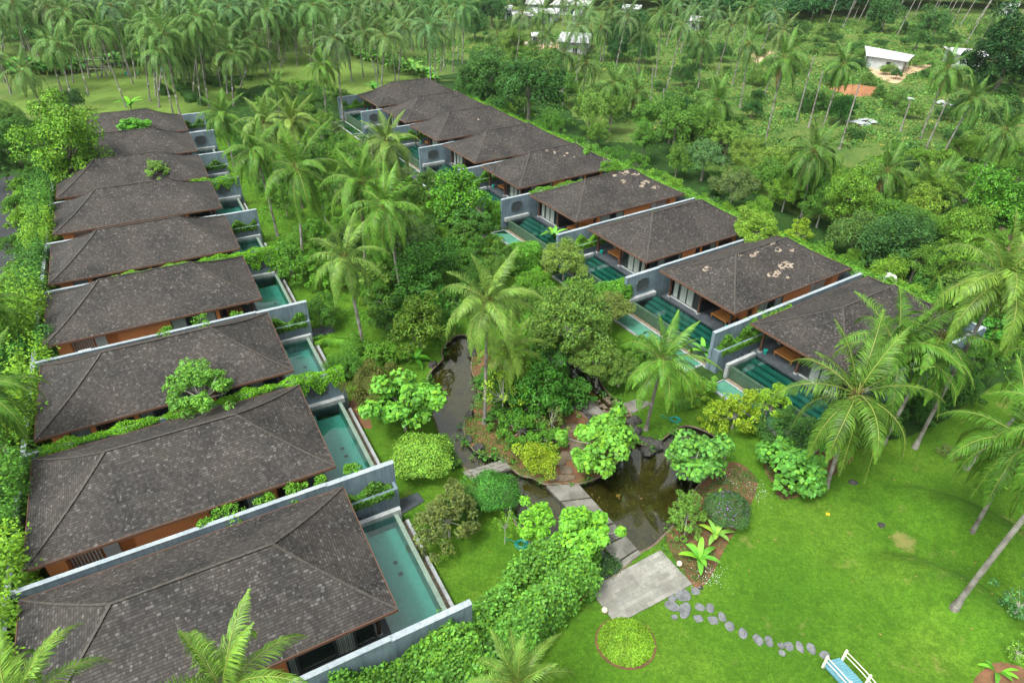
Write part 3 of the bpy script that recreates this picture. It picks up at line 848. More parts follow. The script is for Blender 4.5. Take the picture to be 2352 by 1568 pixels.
POND_A = gpoly([(1040, 775), (1015, 805), (1017, 825), (997, 845), (982, 870), (994, 905), (990, 942), (1002, 972), (1013, 1005), (1036, 1035), (1062, 1068), (1090, 1098), (1125, 1135), (1172, 1180), (1186, 1205), (1216, 1245), (1240, 1262), (1275, 1290), (1340, 1325), (1400, 1330), (1440, 1296), (1446, 1286), (1400, 1235), (1365, 1195), (1325, 1150), (1290, 1113), (1252, 1112), (1225, 1098), (1198, 1092), (1178, 1078), (1150, 1052), (1125, 1048), (1098, 1040), (1076, 1018), (1066, 985), (1073, 955), (1092, 930), (1098, 890), (1083, 850), (1086, 818), (1092, 790), (1070, 770)], 4)
POND_B = gpoly([(1270, 800), (1250, 830), (1268, 858), (1300, 880), (1312, 905), (1322, 935), (1352, 962), (1385, 975), (1420, 990), (1437, 1005), (1440, 1025), (1432, 1048), (1404, 1074), (1385, 1090), (1357, 1103), (1328, 1111), (1297, 1113), (1331, 1150), (1371, 1195), (1406, 1235), (1450, 1284), (1468, 1270), (1500, 1253), (1524, 1230), (1552, 1200), (1575, 1160), (1600, 1120), (1640, 1080), (1668, 1045), (1662, 1020), (1643, 1003), (1618, 989), (1588, 979), (1568, 979), (1543, 992), (1518, 1011), (1495, 1022), (1468, 1018), (1452, 1000), (1448, 980), (1452, 962), (1444, 944), (1427, 926), (1400, 906), (1384, 886), (1372, 862), (1355, 835), (1330, 805)], 4)
ISLAND = gpoly([(1092, 800), (1086, 850), (1098, 890), (1092, 930), (1070, 958), (1064, 985), (1072, 1018), (1098, 1042), (1130, 1050), (1160, 1056), (1190, 1092), (1225, 1100), (1252, 1114), (1327, 1112), (1357, 1105), (1388, 1091), (1406, 1073), (1433, 1048), (1442, 1025), (1438, 1005), (1420, 988), (1385, 973), (1352, 960), (1322, 933), (1312, 903), (1290, 870), (1230, 850), (1150, 830)], 3)
GROVE = gpoly([(-260, 330), (-150, 250), (0, 232), (70, 205), (180, 180), (260, 158), (420, 150), (560, 138), (650, 128), (720, 126), (783, 133), (860, 160), (957, 182), (985, 200), (900, 225), (800, 215), (700, 190), (620, 190), (560, 210), (520, 240), (450, 262), (300, 262), (200, 280), (100, 260), (0, 270), (-120, 330)], 3)
ROAD = gpoly([(12, 405), (52, 418), (50, 450), (42, 490), (36, 560), (33, 620), (15, 690), (-10, 760), (-60, 900), (-200, 900), (-180, 700), (-100, 560), (-40, 460)], 3)
LAWN = [tuple(to_world('L', 1, -3.3, -30)[:2]), tuple(to_world('L', 1, -3.3, 0)[:2]), tuple(to_world('L', 9, -3.3, 9)[:2]),
        tuple(to_world('R', 9, -4.9, 9)[:2]), tuple(to_world('R', 1, -4.9, -1)[:2]), tuple(to_world('R', 1, 3, -4)[:2]),
        (at(2180, 960).x, at(2180, 960).y), (at(2290, 880).x, at(2290, 880).y), (at(2560, 860).x, at(2560, 860).y), (70, 2), (0, -2), (-20, -10)]
BARE = [(gpoly([(1935, 215), (1960, 198), (1995, 197), (2018, 212), (1990, 222), (1955, 222)], 4), 'red_earth'),
        (gpoly([(1995, 155), (2040, 155), (2110, 150), (2140, 147), (2130, 158), (2085, 175), (2060, 192), (2020, 180)], 4), 'pale_earth'),
        (gpoly([(1848, 220), (1890, 218), (1897, 226), (1870, 229)], 3), 'red_earth'),
        (gpoly([(1730, 120), (1780, 118), (1785, 132), (1735, 145)], 3), 'pale_earth'),
        (gpoly([(1190, 98), (1260, 95), (1300, 110), (1240, 118)], 3), 'pale_earth'),
        (gpoly([(2190, 385), (2240, 395), (2232, 425), (2200, 410)], 3), 'pale_earth'),
        (gpoly([(2230, 480), (2260, 510), (2300, 560), (2352, 600), (2380, 560), (2300, 520), (2250, 470)], 3), 'pale_earth'),
        (gpoly([(2240, 1555), (2290, 1530), (2360, 1540), (2400, 1600), (2250, 1600)], 3), 'soil'),
        (gpoly([(1775, 1010), (1752, 1040), (1757, 1080), (1775, 1110), (1788, 1142), (1815, 1146), (1860, 1128), (1905, 1098), (1935, 1075), (1960, 1050), (1940, 1000), (1850, 960)], 4), 'soil'),
        (gpoly([(1530, 1240), (1560, 1200), (1590, 1130), (1680, 1060), (1740, 1110), (1700, 1200), (1670, 1250), (1640, 1310), (1615, 1345), (1592, 1345)], 4), 'soil'),
        (gpoly([(800, 930), (820, 915), (850, 965), (850, 985), (815, 970)], 3), 'soil'),
        (gpoly([(1225, 1340), (1330, 1230), (1400, 1290), (1360, 1350), (1300, 1420), (1240, 1460), (1210, 1420)], 4), 'soil')]

def inpoly(px, py, poly):
    x, y = np.asarray(px), np.asarray(py); r = np.zeros(x.shape, bool)
    P = np.array(poly); j = len(P)-1
    for i in range(len(P)):
        xi, yi, xj, yj = P[i, 0], P[i, 1], P[j, 0], P[j, 1]
        if yi != yj:
            c = ((yi > y) != (yj > y)) & (x < (xj-xi)*(y-yi)/(yj-yi)+xi)
            r ^= c
        j = i
    return r
def build_ground():
    V = []; E = []
    def addpoly(P):
        b = len(V); V.extend(P); E.extend([(b+i, b+(i+1) % len(P)) for i in range(len(P))])
    for P in (POND_A, POND_B, ISLAND, GROVE, ROAD, LAWN): addpoly(P)
    for P, _ in BARE: addpoly(P)
    rr = np.random.default_rng(2)
    def grid(x0, x1, y0, y1, st, jit=.3):
        X, Y = np.meshgrid(np.arange(x0, x1, st), np.arange(y0, y1, st))
        X = X.ravel()+rr.uniform(-jit, jit, X.size)*st; Y = Y.ravel()+rr.uniform(-jit, jit, Y.size)*st
        return X, Y
    for cx, cy, rx, ry, rot, hh in MOUNDS:
        X, Y = grid(cx-6, cx+6, cy-6, cy+6, .35); V.extend(zip(X.tolist(), Y.tolist()))
    for a in ((-60, 100, -10, 130, 2.5), (-250, 300, -20, 420, 12), (-3000, 3000, -600, 4200, 300)):
        X, Y = grid(*a); V.extend(zip(X.tolist(), Y.tolist()))
    v, e, f, *_ = delaunay_2d_cdt([Vector(p) for p in V], E, [], 0, 1e-4)
    va = np.array([(p.x, p.y) for p in v]); fa = np.array([t for t in f if len(t) == 3])
    c = va[fa].mean(1); cx, cy = c[:, 0], c[:, 1]
    reg = np.full(len(fa), 0)
    names = ['field', 'lawn', 'grove_lawn', 'road', 'soil', 'pond']
    reg[inpoly(cx, cy, LAWN)] = 1
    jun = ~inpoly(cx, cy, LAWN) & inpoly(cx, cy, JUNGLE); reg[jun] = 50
    reg[inpoly(cx, cy, GROVE)] = 2
    reg[inpoly(cx, cy, ROAD)] = 3
    for i, (P, m) in enumerate(BARE): reg[inpoly(cx, cy, P)] = 10+i
    reg[inpoly(cx, cy, ISLAND)] = 4
    reg[inpoly(cx, cy, POND_A) | inpoly(cx, cy, POND_B)] = 5
    def part(mask, name, mat, drop=0.0):
        ff = fa[mask]; idx = np.unique(ff)
        if not len(idx): return
        mp = np.zeros(len(va), int); mp[idx] = np.arange(len(idx))
        vv = np.array([(va[i, 0], va[i, 1], ground_h(va[i, 0], va[i, 1])+drop) for i in idx])
        o = mobj(name, np_mesh(name, vv, mp[ff], mat, smooth=True)); tag(o, kind='structure'); return o
    part(reg == 0, 'ground', M['field']); part(reg == 1, 'lawn', M['lawn']); part(reg == 2, 'grove_lawn', M['grove_lawn'])
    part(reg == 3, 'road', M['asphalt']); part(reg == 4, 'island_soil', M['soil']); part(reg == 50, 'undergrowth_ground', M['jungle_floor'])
    part(reg == 5, 'pond_bed', M['pondbed'], -.55)
    for i, (P, m) in enumerate(BARE): part(reg == 10+i, 'soil_patch' if m == 'soil' else 'bare_earth', M[m])
    for nm, P in (('pond', POND_A), ('pond', POND_B)):
        # bank wall and stone edge
        m = MB(); n = len(P)
        z0 = [ground_h(*p) for p in P]
        for i in range(n):
            a, b = P[i], P[(i+1) % n]; za, zb = z0[i], z0[(i+1) % n]
            m.face([(*a, za-.56), (*b, zb-.56), (*b, zb), (*a, za)])
        o = m.build('pond_bank', M['rock']); tag(o, kind='structure')
        m = MB(); run = []
        PZ = gpoly([(1262, 1120), (1322, 1118), (1466, 1276), (1436, 1296)], 1)
        for p in P+[P[0]]:
            if inpoly([p[0]], [p[1]], PZ)[0]:
                if len(run) > 1: m.tube(run, .075, 6, False)
                run = []
            else: run.append((p[0], p[1], ground_h(*p)+.01))
        if len(run) > 1: m.tube(run, .075, 6, False)
        o = m.build('pond_edge', M['brown_stone'], smooth=True); tag(o, kind='structure')
    # water: one sheet a hand below the lawn
    for P in (POND_A, POND_B):
        pv, pe, pf, *_ = delaunay_2d_cdt([Vector(p) for p in P], [(i, (i+1) % len(P)) for i in range(len(P))], [], 1, 1e-4)
        z = ground_h(*P[0])-.17
        o = mobj('pond_water', np_mesh('pond_water', np.array([(p.x, p.y, z) for p in pv]), np.array([t for t in pf if len(t) == 3]), M['pond_water'])); tag(o, kind='structure')
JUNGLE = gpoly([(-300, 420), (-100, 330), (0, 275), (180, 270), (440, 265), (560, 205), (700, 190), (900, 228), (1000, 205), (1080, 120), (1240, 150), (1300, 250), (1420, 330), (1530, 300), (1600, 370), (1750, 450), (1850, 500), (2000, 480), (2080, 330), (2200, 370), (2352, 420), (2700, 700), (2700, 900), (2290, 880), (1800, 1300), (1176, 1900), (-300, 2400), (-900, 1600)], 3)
build_ground()

# ------------------------------------------------------------------ foliage generators
def unit(a): return a/np.maximum(np.linalg.norm(a, axis=1, keepdims=True), 1e-9)
def leaf_quads(P, N, length, width, rng, up=.5, scatter=.7, droop=.0):
    "one folded four-cornered leaf at each point"
    n = len(P)
    nr = unit(N*(1-up)+np.array([0, 0, up])+rng.normal(0, scatter*.6, (n, 3)))
    t = rng.normal(0, 1, (n, 3)); t[:, 2] -= droop; t += N*.5
    t = unit(t-nr*(t*nr).sum(1, keepdims=True)); b = np.cross(nr, t)
    L = (length*rng.uniform(.7, 1.3, n))[:, None]; Wd = (width*rng.uniform(.75, 1.25, n))[:, None]
    v = np.empty((n, 4, 3))
    v[:, 0] = P-t*L*.5; v[:, 1] = P+b*Wd*.5+nr*L*.06; v[:, 2] = P+t*L*.5-nr*L*.08; v[:, 3] = P-b*Wd*.5+nr*L*.06
    return v.reshape(-1, 3), np.arange(4*n).reshape(-1, 4)
def sphere_pts(n, rng, lowcut=-.6):
    d = unit(rng.normal(0, 1, (int(n*1.8)+8, 3))); d = d[d[:, 2] > lowcut][:n]; return d
def crown_points(rng, R_, Rz, nclump, rc, nleaf, low=-.45, gaps=.0):
    "clumps of leaves spread through an uneven crown"
    cs = []; ph0, ph1 = rng.uniform(0, 6.28, 2)
    tries = 0
    while len(cs) < nclump and tries < 4000:
        tries += 1
        d = unit(rng.normal(0, 1, (1, 3)))[0]
        if d[2] < low: continue
        r = rng.uniform(.35, .92)**.6*(1 if rng.random() > .15 else .7)
        lob = 1+.20*math.sin(2*math.atan2(d[1], d[0])+ph0)+.15*math.sin(3*math.atan2(d[1], d[0])+ph1)+.12*math.sin(4*d[2]+ph0)
        c = d*r*np.array([R_, R_, Rz])*rng.uniform(.75, 1.15)*lob
        if all(np.linalg.norm((c-q)/np.array([1, 1, Rz/R_])) > rc*.62 for q, _ in cs): cs.append((c, rc*rng.uniform(.5, 1.3)))
    per = nleaf//max(1, len(cs)); P = []; N = []
    for c, r in cs:
        d = sphere_pts(per, rng, -.55)
        rad = r*(1-.35*rng.random(len(d))**2)*(1+.18*np.sin(d[:, 0]*5+c[0])*np.cos(d[:, 1]*4+c[1]))
        P.append(c+d*rad[:, None]*np.array([1, 1, .8])); N.append(d)
    return np.concatenate(P), np.concatenate(N), cs
def limb_mesh(name, rng, H, cs, r0, mat, lean=(0, 0)):
    m = MB(); top = Vector((lean[0], lean[1], H))
    m.tube([(0, 0, -.1), (lean[0]*.4, lean[1]*.4, H*.45), top], [r0*1.25, r0*.9, r0*.7], 7)
    pick = list(cs); rng.shuffle(pick) if False else None
    for c, r in pick[:14]:
        e = Vector(c)+top
        mid = top.lerp(e, .5)+Vector((0, 0, -.15*(e-top).length)); st = top*.8
        m.tube([st, mid, e], [r0*.55, r0*.32, r0*.12], 5, False)
    return m.mesh(name, mat, True)

KINDS = {}
def make_kind(key, seed, R_, Rz, nclump, rc, nleaf, ll, lw, H, up=.5, scatter=.7, droop=0., low=-.45, trunk='bark', r0=.09):
    "a plant prototype: crown mesh centred on the crown, and a trunk mesh whose top is the crown centre"
    rng = np.random.default_rng(seed)
    P, N, cs = crown_points(rng, R_, Rz, nclump, rc, nleaf, low)
    v, f = leaf_quads(P, N, ll, lw, rng, up, scatter, droop)
    KINDS[key] = dict(crown=np_mesh('crown', v, f, M['leaf']), R=R_, Rz=Rz, H=H, trunk=limb_mesh('trunk', rng, H, cs, r0, M[trunk]))
# broad round tree, feathery tree, big-leaved tree, glossy shrub, low shrub ...
make_kind('round', 1, 3.0, 2.5, 34, .95, 12000, .20, .11, 4.0, r0=.16)
make_kind('round2', 2, 3.0, 2.2, 44, .8, 12000, .19, .10, 3.6, r0=.16)
make_kind('round3', 14, 3.0, 2.8, 28, 1.05, 12000, .21, .12, 4.4, r0=.18)
make_kind('feather', 3, 3.0, 2.1, 66, .62, 19000, .18, .085, 3.6, up=.7, scatter=.5, r0=.13, trunk='pale_bark')
make_kind('feather2', 4, 3.0, 2.4, 74, .58, 18000, .17, .08, 3.2, up=.6, r0=.12, trunk='pale_bark')
make_kind('bigleaf', 5, 2.2, 1.7, 26, .62, 2600, .33, .27, 3.0, up=.55, scatter=.45, droop=.5, r0=.07, trunk='pale_bark')
make_kind('bigleaf2', 6, 2.2, 1.4, 30, .55, 2600, .34, .28, 2.6, up=.6, scatter=.45, droop=.5, r0=.06, trunk='pale_bark')
make_kind('glossy', 7, 2.0, 1.7, 34, .55, 6000, .21, .09, 2.2, up=.55, r0=.08)
make_kind('whorl', 8, 2.0, 1.6, 60, .32, 5200, .20, .085, 2.2, up=.75, scatter=.6, r0=.07, trunk='pale_bark')
make_kind('shrub', 9, 1.5, 1.1, 24, .5, 5200, .14, .07, 1.0, up=.5, low=-.2, r0=.04)
make_kind('shrub2', 10, 1.5, 1.0, 34, .38, 5200, .13, .055, .9, up=.6, low=-.2, r0=.04)
make_kind('ball', 11, 1.4, 1.25, 60, .33, 9000, .10, .035, .6, up=.4, low=-.5, r0=.04)
make_kind('column', 12, 2.6, 6.5, 60, 1.05, 16000, .22, .12, 6.5, low=-1, r0=.22)
make_kind('tall', 13, 3.2, 3.6, 44, 1.0, 15000, .22, .12, 6.0, low=-.7, r0=.2)
make_kind('far1', 31, 3.0, 2.6, 22, 1.05, 1500, .50, .30, 4.2, r0=.2)
make_kind('far2', 32, 3.0, 3.0, 18, 1.2, 1500, .52, .32, 5.0, low=-.6, r0=.2)
make_kind('airy', 15, 1.6, 1.5, 26, .28, 900, .17, .08, 1.6, up=.6, r0=.05, trunk='pale_bark')

def depth_radius(p, rpx): return rpx*optical_depth(p)/FPX
def plant(kind, u, v, rpx, color, label, cat='shrub', group=None, name=None, lift=None, hs=1.0, rot=None, seed=0):
    """a plant whose crown centre shows at (u, v) with a radius of rpx; lift = bare trunk height as a share of crown radius"""
    K = KINDS[kind]
    rr = random.Random(int(u*7+v*13)+seed)
    if lift is None: lift = K['H']/K['R']-.05
    z = 1.5
    for _ in range(8):
        r = ray(u, v); t = (z-CAM_H)/r.z; p = Vector((0, 0, CAM_H))+r*t
        rad = depth_radius(p, rpx); g = ground_h(p.x, p.y); z = g+rad*(lift if lift > 0 else K['Rz']/K['R']*.6)
    s = rad/K['R']
    return place_plant(kind, p, s, z-g, color, label, cat, group, name, rr.uniform(0, 6.28) if rot is None else rot, hs, rr)
def place_plant(kind, p, s, ch, color, label, cat, group, name, rot, hs, rr):
    K = KINDS[kind]
    g = ground_h(p.x, p.y)
    root = empty(name or cat.replace(' ', '_'), (p.x, p.y, g), rot)
    tag(root, label, cat, group)
    j = rr.uniform(.88, 1.12); col = (color[0]*j*rr.uniform(.95, 1.15), color[1]*j*.95, color[2]*j*.9)
    c = mobj('crown', K['crown'], root, (0, 0, ch), col); c.scale = (s, s, s*hs)
    t = mobj('trunk', K['trunk'], root); t.scale = (s, s, ch/K['H'])
    return root

LIME, BRIGHT, MID, DARK, GREY, KHAKI, GLOSS = (.19, .38, .03), (.12, .32, .035), (.075, .20, .03), (.04, .12, .022), (.09, .17, .075), (.13, .17, .045), (.05, .17, .02)

# ------------------------------------------------------------------ coconut palms
def frond_arrays(rng, az, el, L, curl, nl, lw, lmax, hang=.6, wind=(0, 0, 0)):
    "one pinnate frond: leaflet strips (triangles as quads) and the rachis line"
    nseg = 14; pts = [np.zeros(3)]; dirs = []
    e = el; twist = rng.uniform(-.25, .25); a = az
    for i in range(nseg):
        d = np.array([math.cos(e)*math.cos(a), math.cos(e)*math.sin(a), math.sin(e)]); dirs.append(d)
        pts.append(pts[-1]+d*L/nseg); e -= curl/nseg*(.5+1.1*i/nseg); a += twist/nseg
        e = max(e, -1.45)
    pts = np.array(pts); dirs.append(dirs[-1]); dirs = np.array(dirs)
    T = np.linspace(.14, 1.0, nl)
    idx = T*nseg; i0 = np.minimum(idx.astype(int), nseg-1); fr = (idx-i0)[:, None]
    B = pts[i0]*(1-fr)+pts[i0+1]*fr; Dv = unit(dirs[i0]*(1-fr)+dirs[i0+1]*fr)
    side = np.array([-math.sin(az), math.cos(az), 0.0]); upv = unit(np.cross(Dv, side[None, :]))
    upv[upv[:, 2] < 0] *= 1
    V = []; 
    ll = lmax*np.sin(np.clip((T*.92+.10), 0, 1)*PI)**.55*(.55+.45*(1-T))
    ll = np.maximum(ll, .12*lmax)
    for sgn in (-1, 1):
        s0 = side[None, :]*sgn
        fw = .35+.75*T[:, None]
        lift = .35*(1-T[:, None])
        d1 = unit(s0+Dv*fw+np.array([0, 0, 1.0])*lift*.5+rng.normal(0, .10, (nl, 3))+np.array(wind))
        d2 = unit(d1*.75+np.array([0, 0, -1.0])*hang*rng.uniform(.6, 1.4, (nl, 1))+np.array(wind)*1.2)
        d3 = unit(d2*.8+np.array([0, 0, -1.0])*hang*.9)
        l = (ll*rng.uniform(.85, 1.12, nl))[:, None]
        p1 = B+d1*l*.42; p2 = p1+d2*l*.34; p3 = p2+d3*l*.24
        wv = unit(np.cross(d1, np.cross(Dv, d1)+1e-6)); wv = unit(Dv-d1*(Dv*d1).sum(1, keepdims=True))*lw*.5
        q = np.stack([B-wv*.5, B+wv*.5, p1-wv, p1+wv, p2-wv*.8, p2+wv*.8, p3-wv*.12, p3+wv*.12], 1)
        V.append(q)
    V = np.concatenate(V)
    n = len(V); base = (np.arange(n)*8)[:, None]
    F = np.concatenate([base+np.array([[0, 1, 3, 2]]), base+np.array([[2, 3, 5, 4]]), base+np.array([[4, 5, 7, 6]])])
    return V.reshape(-1, 3), F, pts
def strip_tube(pts, r0, r1):
    n = len(pts); V = []; F = []
    for i, p in enumerate(pts):
        d = pts[min(i+1, n-1)]-pts[max(i-1, 0)]; d = d/np.linalg.norm(d); a = np.cross(d, [0, 0, 1.0])
        if np.linalg.norm(a) < 1e-3: a = np.array([1.0, 0, 0])
        a /= np.linalg.norm(a); b = np.cross(d, a); r = r0+(r1-r0)*i/(n-1)
        for k in range(4):
            t = PI/4+k*PI/2; V.append(p+(a*math.cos(t)+b*math.sin(t))*r)
    for i in range(n-1):
        for k in range(4): F.append((i*4+k, i*4+(k+1) % 4, (i+1)*4+(k+1) % 4, (i+1)*4+k))
    return np.array(V), np.array(F)
def palm_crown(seed, nf=22, L=4.3, nl=44, lw=.05, lmax=.95, up=4, wind=(.28, 0, 0), hang=.6, dead=1, low=-.75):
    rng = np.random.default_rng(seed); VV = []; FF = []; MM = []; b = 0
    def add(v, f, mi):
        nonlocal b
        VV.append(v); FF.append(f+b); MM.append(np.full(len(f), mi)); b += len(v)
    for i in range(nf):
        age = i/(nf-1)                      # 0 young upright, 1 old hanging
        az = i*2.39996+rng.uniform(-.25, .25)
        el = 1.35-(1.35-low)*age**.85+rng.uniform(-.12, .12)
        curl = 1.0+1.1*(1-abs(age-.5))+rng.uniform(-.2, .3)
        if i < up: curl = .55; 
        l = L*(.78+.25*math.sin(min(1, age*1.6+.25)*PI*.6))*rng.uniform(.92, 1.08)
        wd = np.array(wind)*(1.6 if i < up*2 else .7)
        v, f, pts = frond_arrays(rng, az, el, l, curl, nl, lw, lmax, hang*(.5 if i < up else 1), wd)
        k = (np.linspace(0, 1, len(pts))**2)[:, None]*np.array([wind])*L*(.55 if age < .4 else .25)
        tv = np.linalg.norm(v, axis=1)/l
        v = v+(np.clip(tv, 0, 1.2)**2)[:, None]*np.array([wind])*L*(.55 if age < .4 else .25)
        add(v, f, 0); rv, rf = strip_tube(pts+k, .034, .010); add(rv, rf, 1)
    for i in range(dead):                   # brown hanging leaf
        v, f, pts = frond_arrays(rng, rng.uniform(0, 6.28), -1.0, L*.8, .8, nl//2, lw*.8, lmax*.7, .9); add(v, f, 2)
    for i in range(10):                     # sheath fibres round the heart
        a = i*.63; d = np.array([[math.cos(a)*.05*k, math.sin(a)*.05*k, -.35+.16*k] for k in range(5)]); rv, rf = strip_tube(d*1.3, .05, .02); add(rv, rf, 2)
    return np_mesh('crown', np.concatenate(VV), np.concatenate(FF), [M['palm_leaf'], M['rachis'], M['rachis_dry']], np.concatenate(MM))
PALM_HI = [palm_crown(s, nf+6, 4.5, 56, .056, 1.05, 5, w, h+.15, d, lo-.1) for s, nf, w, h, d, lo in
           ((16, 17, (.10, .06, 0), .5, 3, -.9), (17, 22, (.22, -.02, 0), .38, 1, -.5), (11, 22, (.16, .03, 0), .42, 2, -.75), (12, 20, (.20, 0, 0), .45, 1, -.6), (13, 24, (.18, -.05, 0), .5, 3, -.95), (14, 19, (.20, .05, 0), .4, 1, -.6), (15, 21, (.14, -.1, 0), .5, 2, -.85))]
PALM_LO = [palm_crown(s, nf, 4.6, 28, .085, 1.0, 4, w, h, d, lo) for s, nf, w, h, d, lo in
           ((25, 18, (.05, .03, 0), .6, 3, -1.0), (26, 26, (.2, 0, 0), .45, 2, -.6), (21, 24, (.15, .03, 0), .5, 1, -.7), (22, 20, (.24, 0, 0), .55, 1, -.5), (23, 25, (.12, -.05, 0), .6, 1, -.95), (24, 21, (.18, .05, 0), .6, 0, -.6))]
def nuts_mesh():
    m = MB(); rr = random.Random(4)
    for i in range(9):
        a = i*.7+rr.uniform(0, .3); r = rr.uniform(.2, .34); z = rr.uniform(-.45, -.12); c = Vector((r*math.cos(a), r*math.sin(a), z))
        pts = [c+Vector((0, 0, -.14)), c+Vector((0, 0, -.08)), c, c+Vector((0, 0, .08)), c+Vector((0, 0, .13))]
        m.tube(pts, [.03, .09, .115, .085, .02], 7)
    return m.mesh('coconuts', M['nut'], True)
M['nut'] = mat_plain('coconut husk', (.22, .17, .04), .5)
NUTS = nuts_mesh()
def trunk_mesh(dx, dy, H, r=.13, bend=.25):
    m = MB(); n = 12; pts = []; rad = []
    for i in range(n+1):
        t = i/n; k = t*(1-bend)+bend*t*t if bend >= 0 else t
        pts.append((dx*k, dy*k, -.15+(H+.1)*t))
        rad.append(r*(1+.9*math.exp(-t*H/.45))*(1-.22*t)*(1+.03*math.sin(i*5)))
    m.tube(pts, rad, 9, False)
    return m.mesh('trunk', M['trunk'], True)
def palm(cu, cv, base=None, H=None, r=1.0, label='coconut palm', group=None, hi=True, color=(.11, .27, .035), var=None, ring=False, nuts=True, rot=None):
    """crown centre seen at (cu, cv). base = where the trunk meets the ground in the photo, or H = height of an upright palm"""
    rr = random.Random(int(cu*3+cv*11)); C0 = Vector((0, 0, CAM_H)); d = ray(cu, cv)
    if base:
        B = at(*base); h2 = Vector((d.x, d.y)); t = Vector((B.x, B.y)).dot(h2)/h2.length_squared; top = C0+d*t
        if top.z-B.z > 19 or top.z-B.z < 1.5:
            print('palm height odd', cu, cv, base, round(top.z-B.z, 1))
            top = C0+d*((max(1.5, min(17, top.z-B.z))+B.z-CAM_H)/d.z)
    else:
        t = (H-.5-CAM_H)/d.z; top = C0+d*t; ln = .10*H*rr.uniform(.3, 1)
        B = gpt(top.x-ln*.7, top.y-ln*rr.uniform(-.5, .8))
    root = empty('coconut_palm', B); tag(root, label, 'palm tree', group)
    dx, dy, h = top.x-B.x, top.y-B.y, top.z-B.z
    tk = _mobj('trunk', trunk_mesh(dx, dy, h, .135*(.9+.2*rr.random()), rr.uniform(.0, .45)), root)
    P = PALM_HI if hi else PALM_LO
    cm = P[(var if var is not None else rr.randrange(len(P))) % len(P)]
    j = rr.uniform(.85, 1.15)
    j *= .72
    c = _mobj('crown', cm, root, (dx, dy, h), (color[0]*j, color[1]*j, color[2]*j))
    c.rotation_euler = (rr.uniform(-.12, .12), rr.uniform(-.1, .16), rr.uniform(-1.0, 1.0) if rot is None else rot); s = r*rr.uniform(.92, 1.12); c.scale = (s, s, s)
    if nuts:
        n = _mobj('coconuts', NUTS, root, (dx, dy, h-.05))
        n.scale = (r, r, r)
    if ring:
        for zz in (3.0, 3.25):
            k = zz/h; m = MB(); m.tube([(0, 0, 0), (0, 0, .09)], [.17, .17], 8); 
            o = _mobj('trunk_band', cached('band', lambda: m.mesh('band', M['white'])), root, (dx*k*.9, dy*k*.9, zz))
    return root
# ------------------------------------------------------------------ hedges, creepers, ground cover
def scatter_mesh(name, P, N, ll, lw, seed, up=.45, scatter=.6, core=None, droop=0.):
    rng = np.random.default_rng(seed)
    v, f = leaf_quads(P, N, ll, lw, rng, up, scatter, droop)
    if core is not None:
        cv, cf = core; f = np.concatenate([f, cf+len(v)]); v = np.concatenate([v, cv])
    return np_mesh(name, v, f, M['leaf'])
def box_cloud(rng, sx, sy, sz, n, rough=.12):
    "points and normals on the top and sides of a clipped block"
    A = np.array([sx*sy, sy*sz, sy*sz, sx*sz, sx*sz]); c = rng.choice(5, n, p=A/A.sum())
    P = np.stack([rng.uniform(-sx/2, sx/2, n), rng.uniform(-sy/2, sy/2, n), rng.uniform(0, sz, n)], 1); N = np.zeros((n, 3))
    for i, (ax, sg_) in enumerate(((2, 1), (0, -1), (0, 1), (1, -1), (1, 1))):
        m = c == i; P[m, ax] = sz if ax == 2 else sg_*(sx if ax == 0 else sy)/2; N[m, ax] = sg_
    e = .10*np.sin(P[:, 0]*2.1+P[:, 2])+.10*np.sin(P[:, 1]*2.7+1)+rng.normal(0, rough, n)*.7
    ctr = np.array([0, 0, sz*.5]); q = np.abs((P-ctr)/np.array([sx/2, sy/2, sz/2])); rnd = ((q**5).sum(1))**(-.2)
    P = ctr+(P-ctr)*np.minimum(1, rnd*1.03)[:, None]
    return P+N*e[:, None], N
def box_core(sx, sy, sz, z0=0.0):
    v = np.array([(x, y, z) for z in (z0, sz) for y in (-sy/2, sy/2) for x in (-sx/2, sx/2)], float)
    return v, np.array([(0, 2, 3, 1), (4, 5, 7, 6), (0, 1, 5, 4), (2, 6, 7, 3), (0, 4, 6, 2), (1, 3, 7, 5)])
def block_hedge(p, az, sx, sy, sz, color, label, n=9000, ll=.12, lw=.09, group=None, cat='hedge', name='clipped_hedge', seed=0):
    rng = np.random.default_rng(seed+int(sx*10)); P, N = box_cloud(rng, sx, sy, sz, n)
    root = empty(name, p, az); tag(root, label, cat, group)
    mobj('foliage', scatter_mesh('foliage', P, N, ll, lw, seed, core=box_core(sx-.3, sy-.3, sz-.15)), root, color=color)
    m = MB(); 
    for i in range(3): m.tube([((i-1)*sx*.3, 0, -.1), ((i-1)*sx*.28, .05, sz*.5)], [.05, .03], 6)
    m.build('stems', M['bark'], root)
    return root
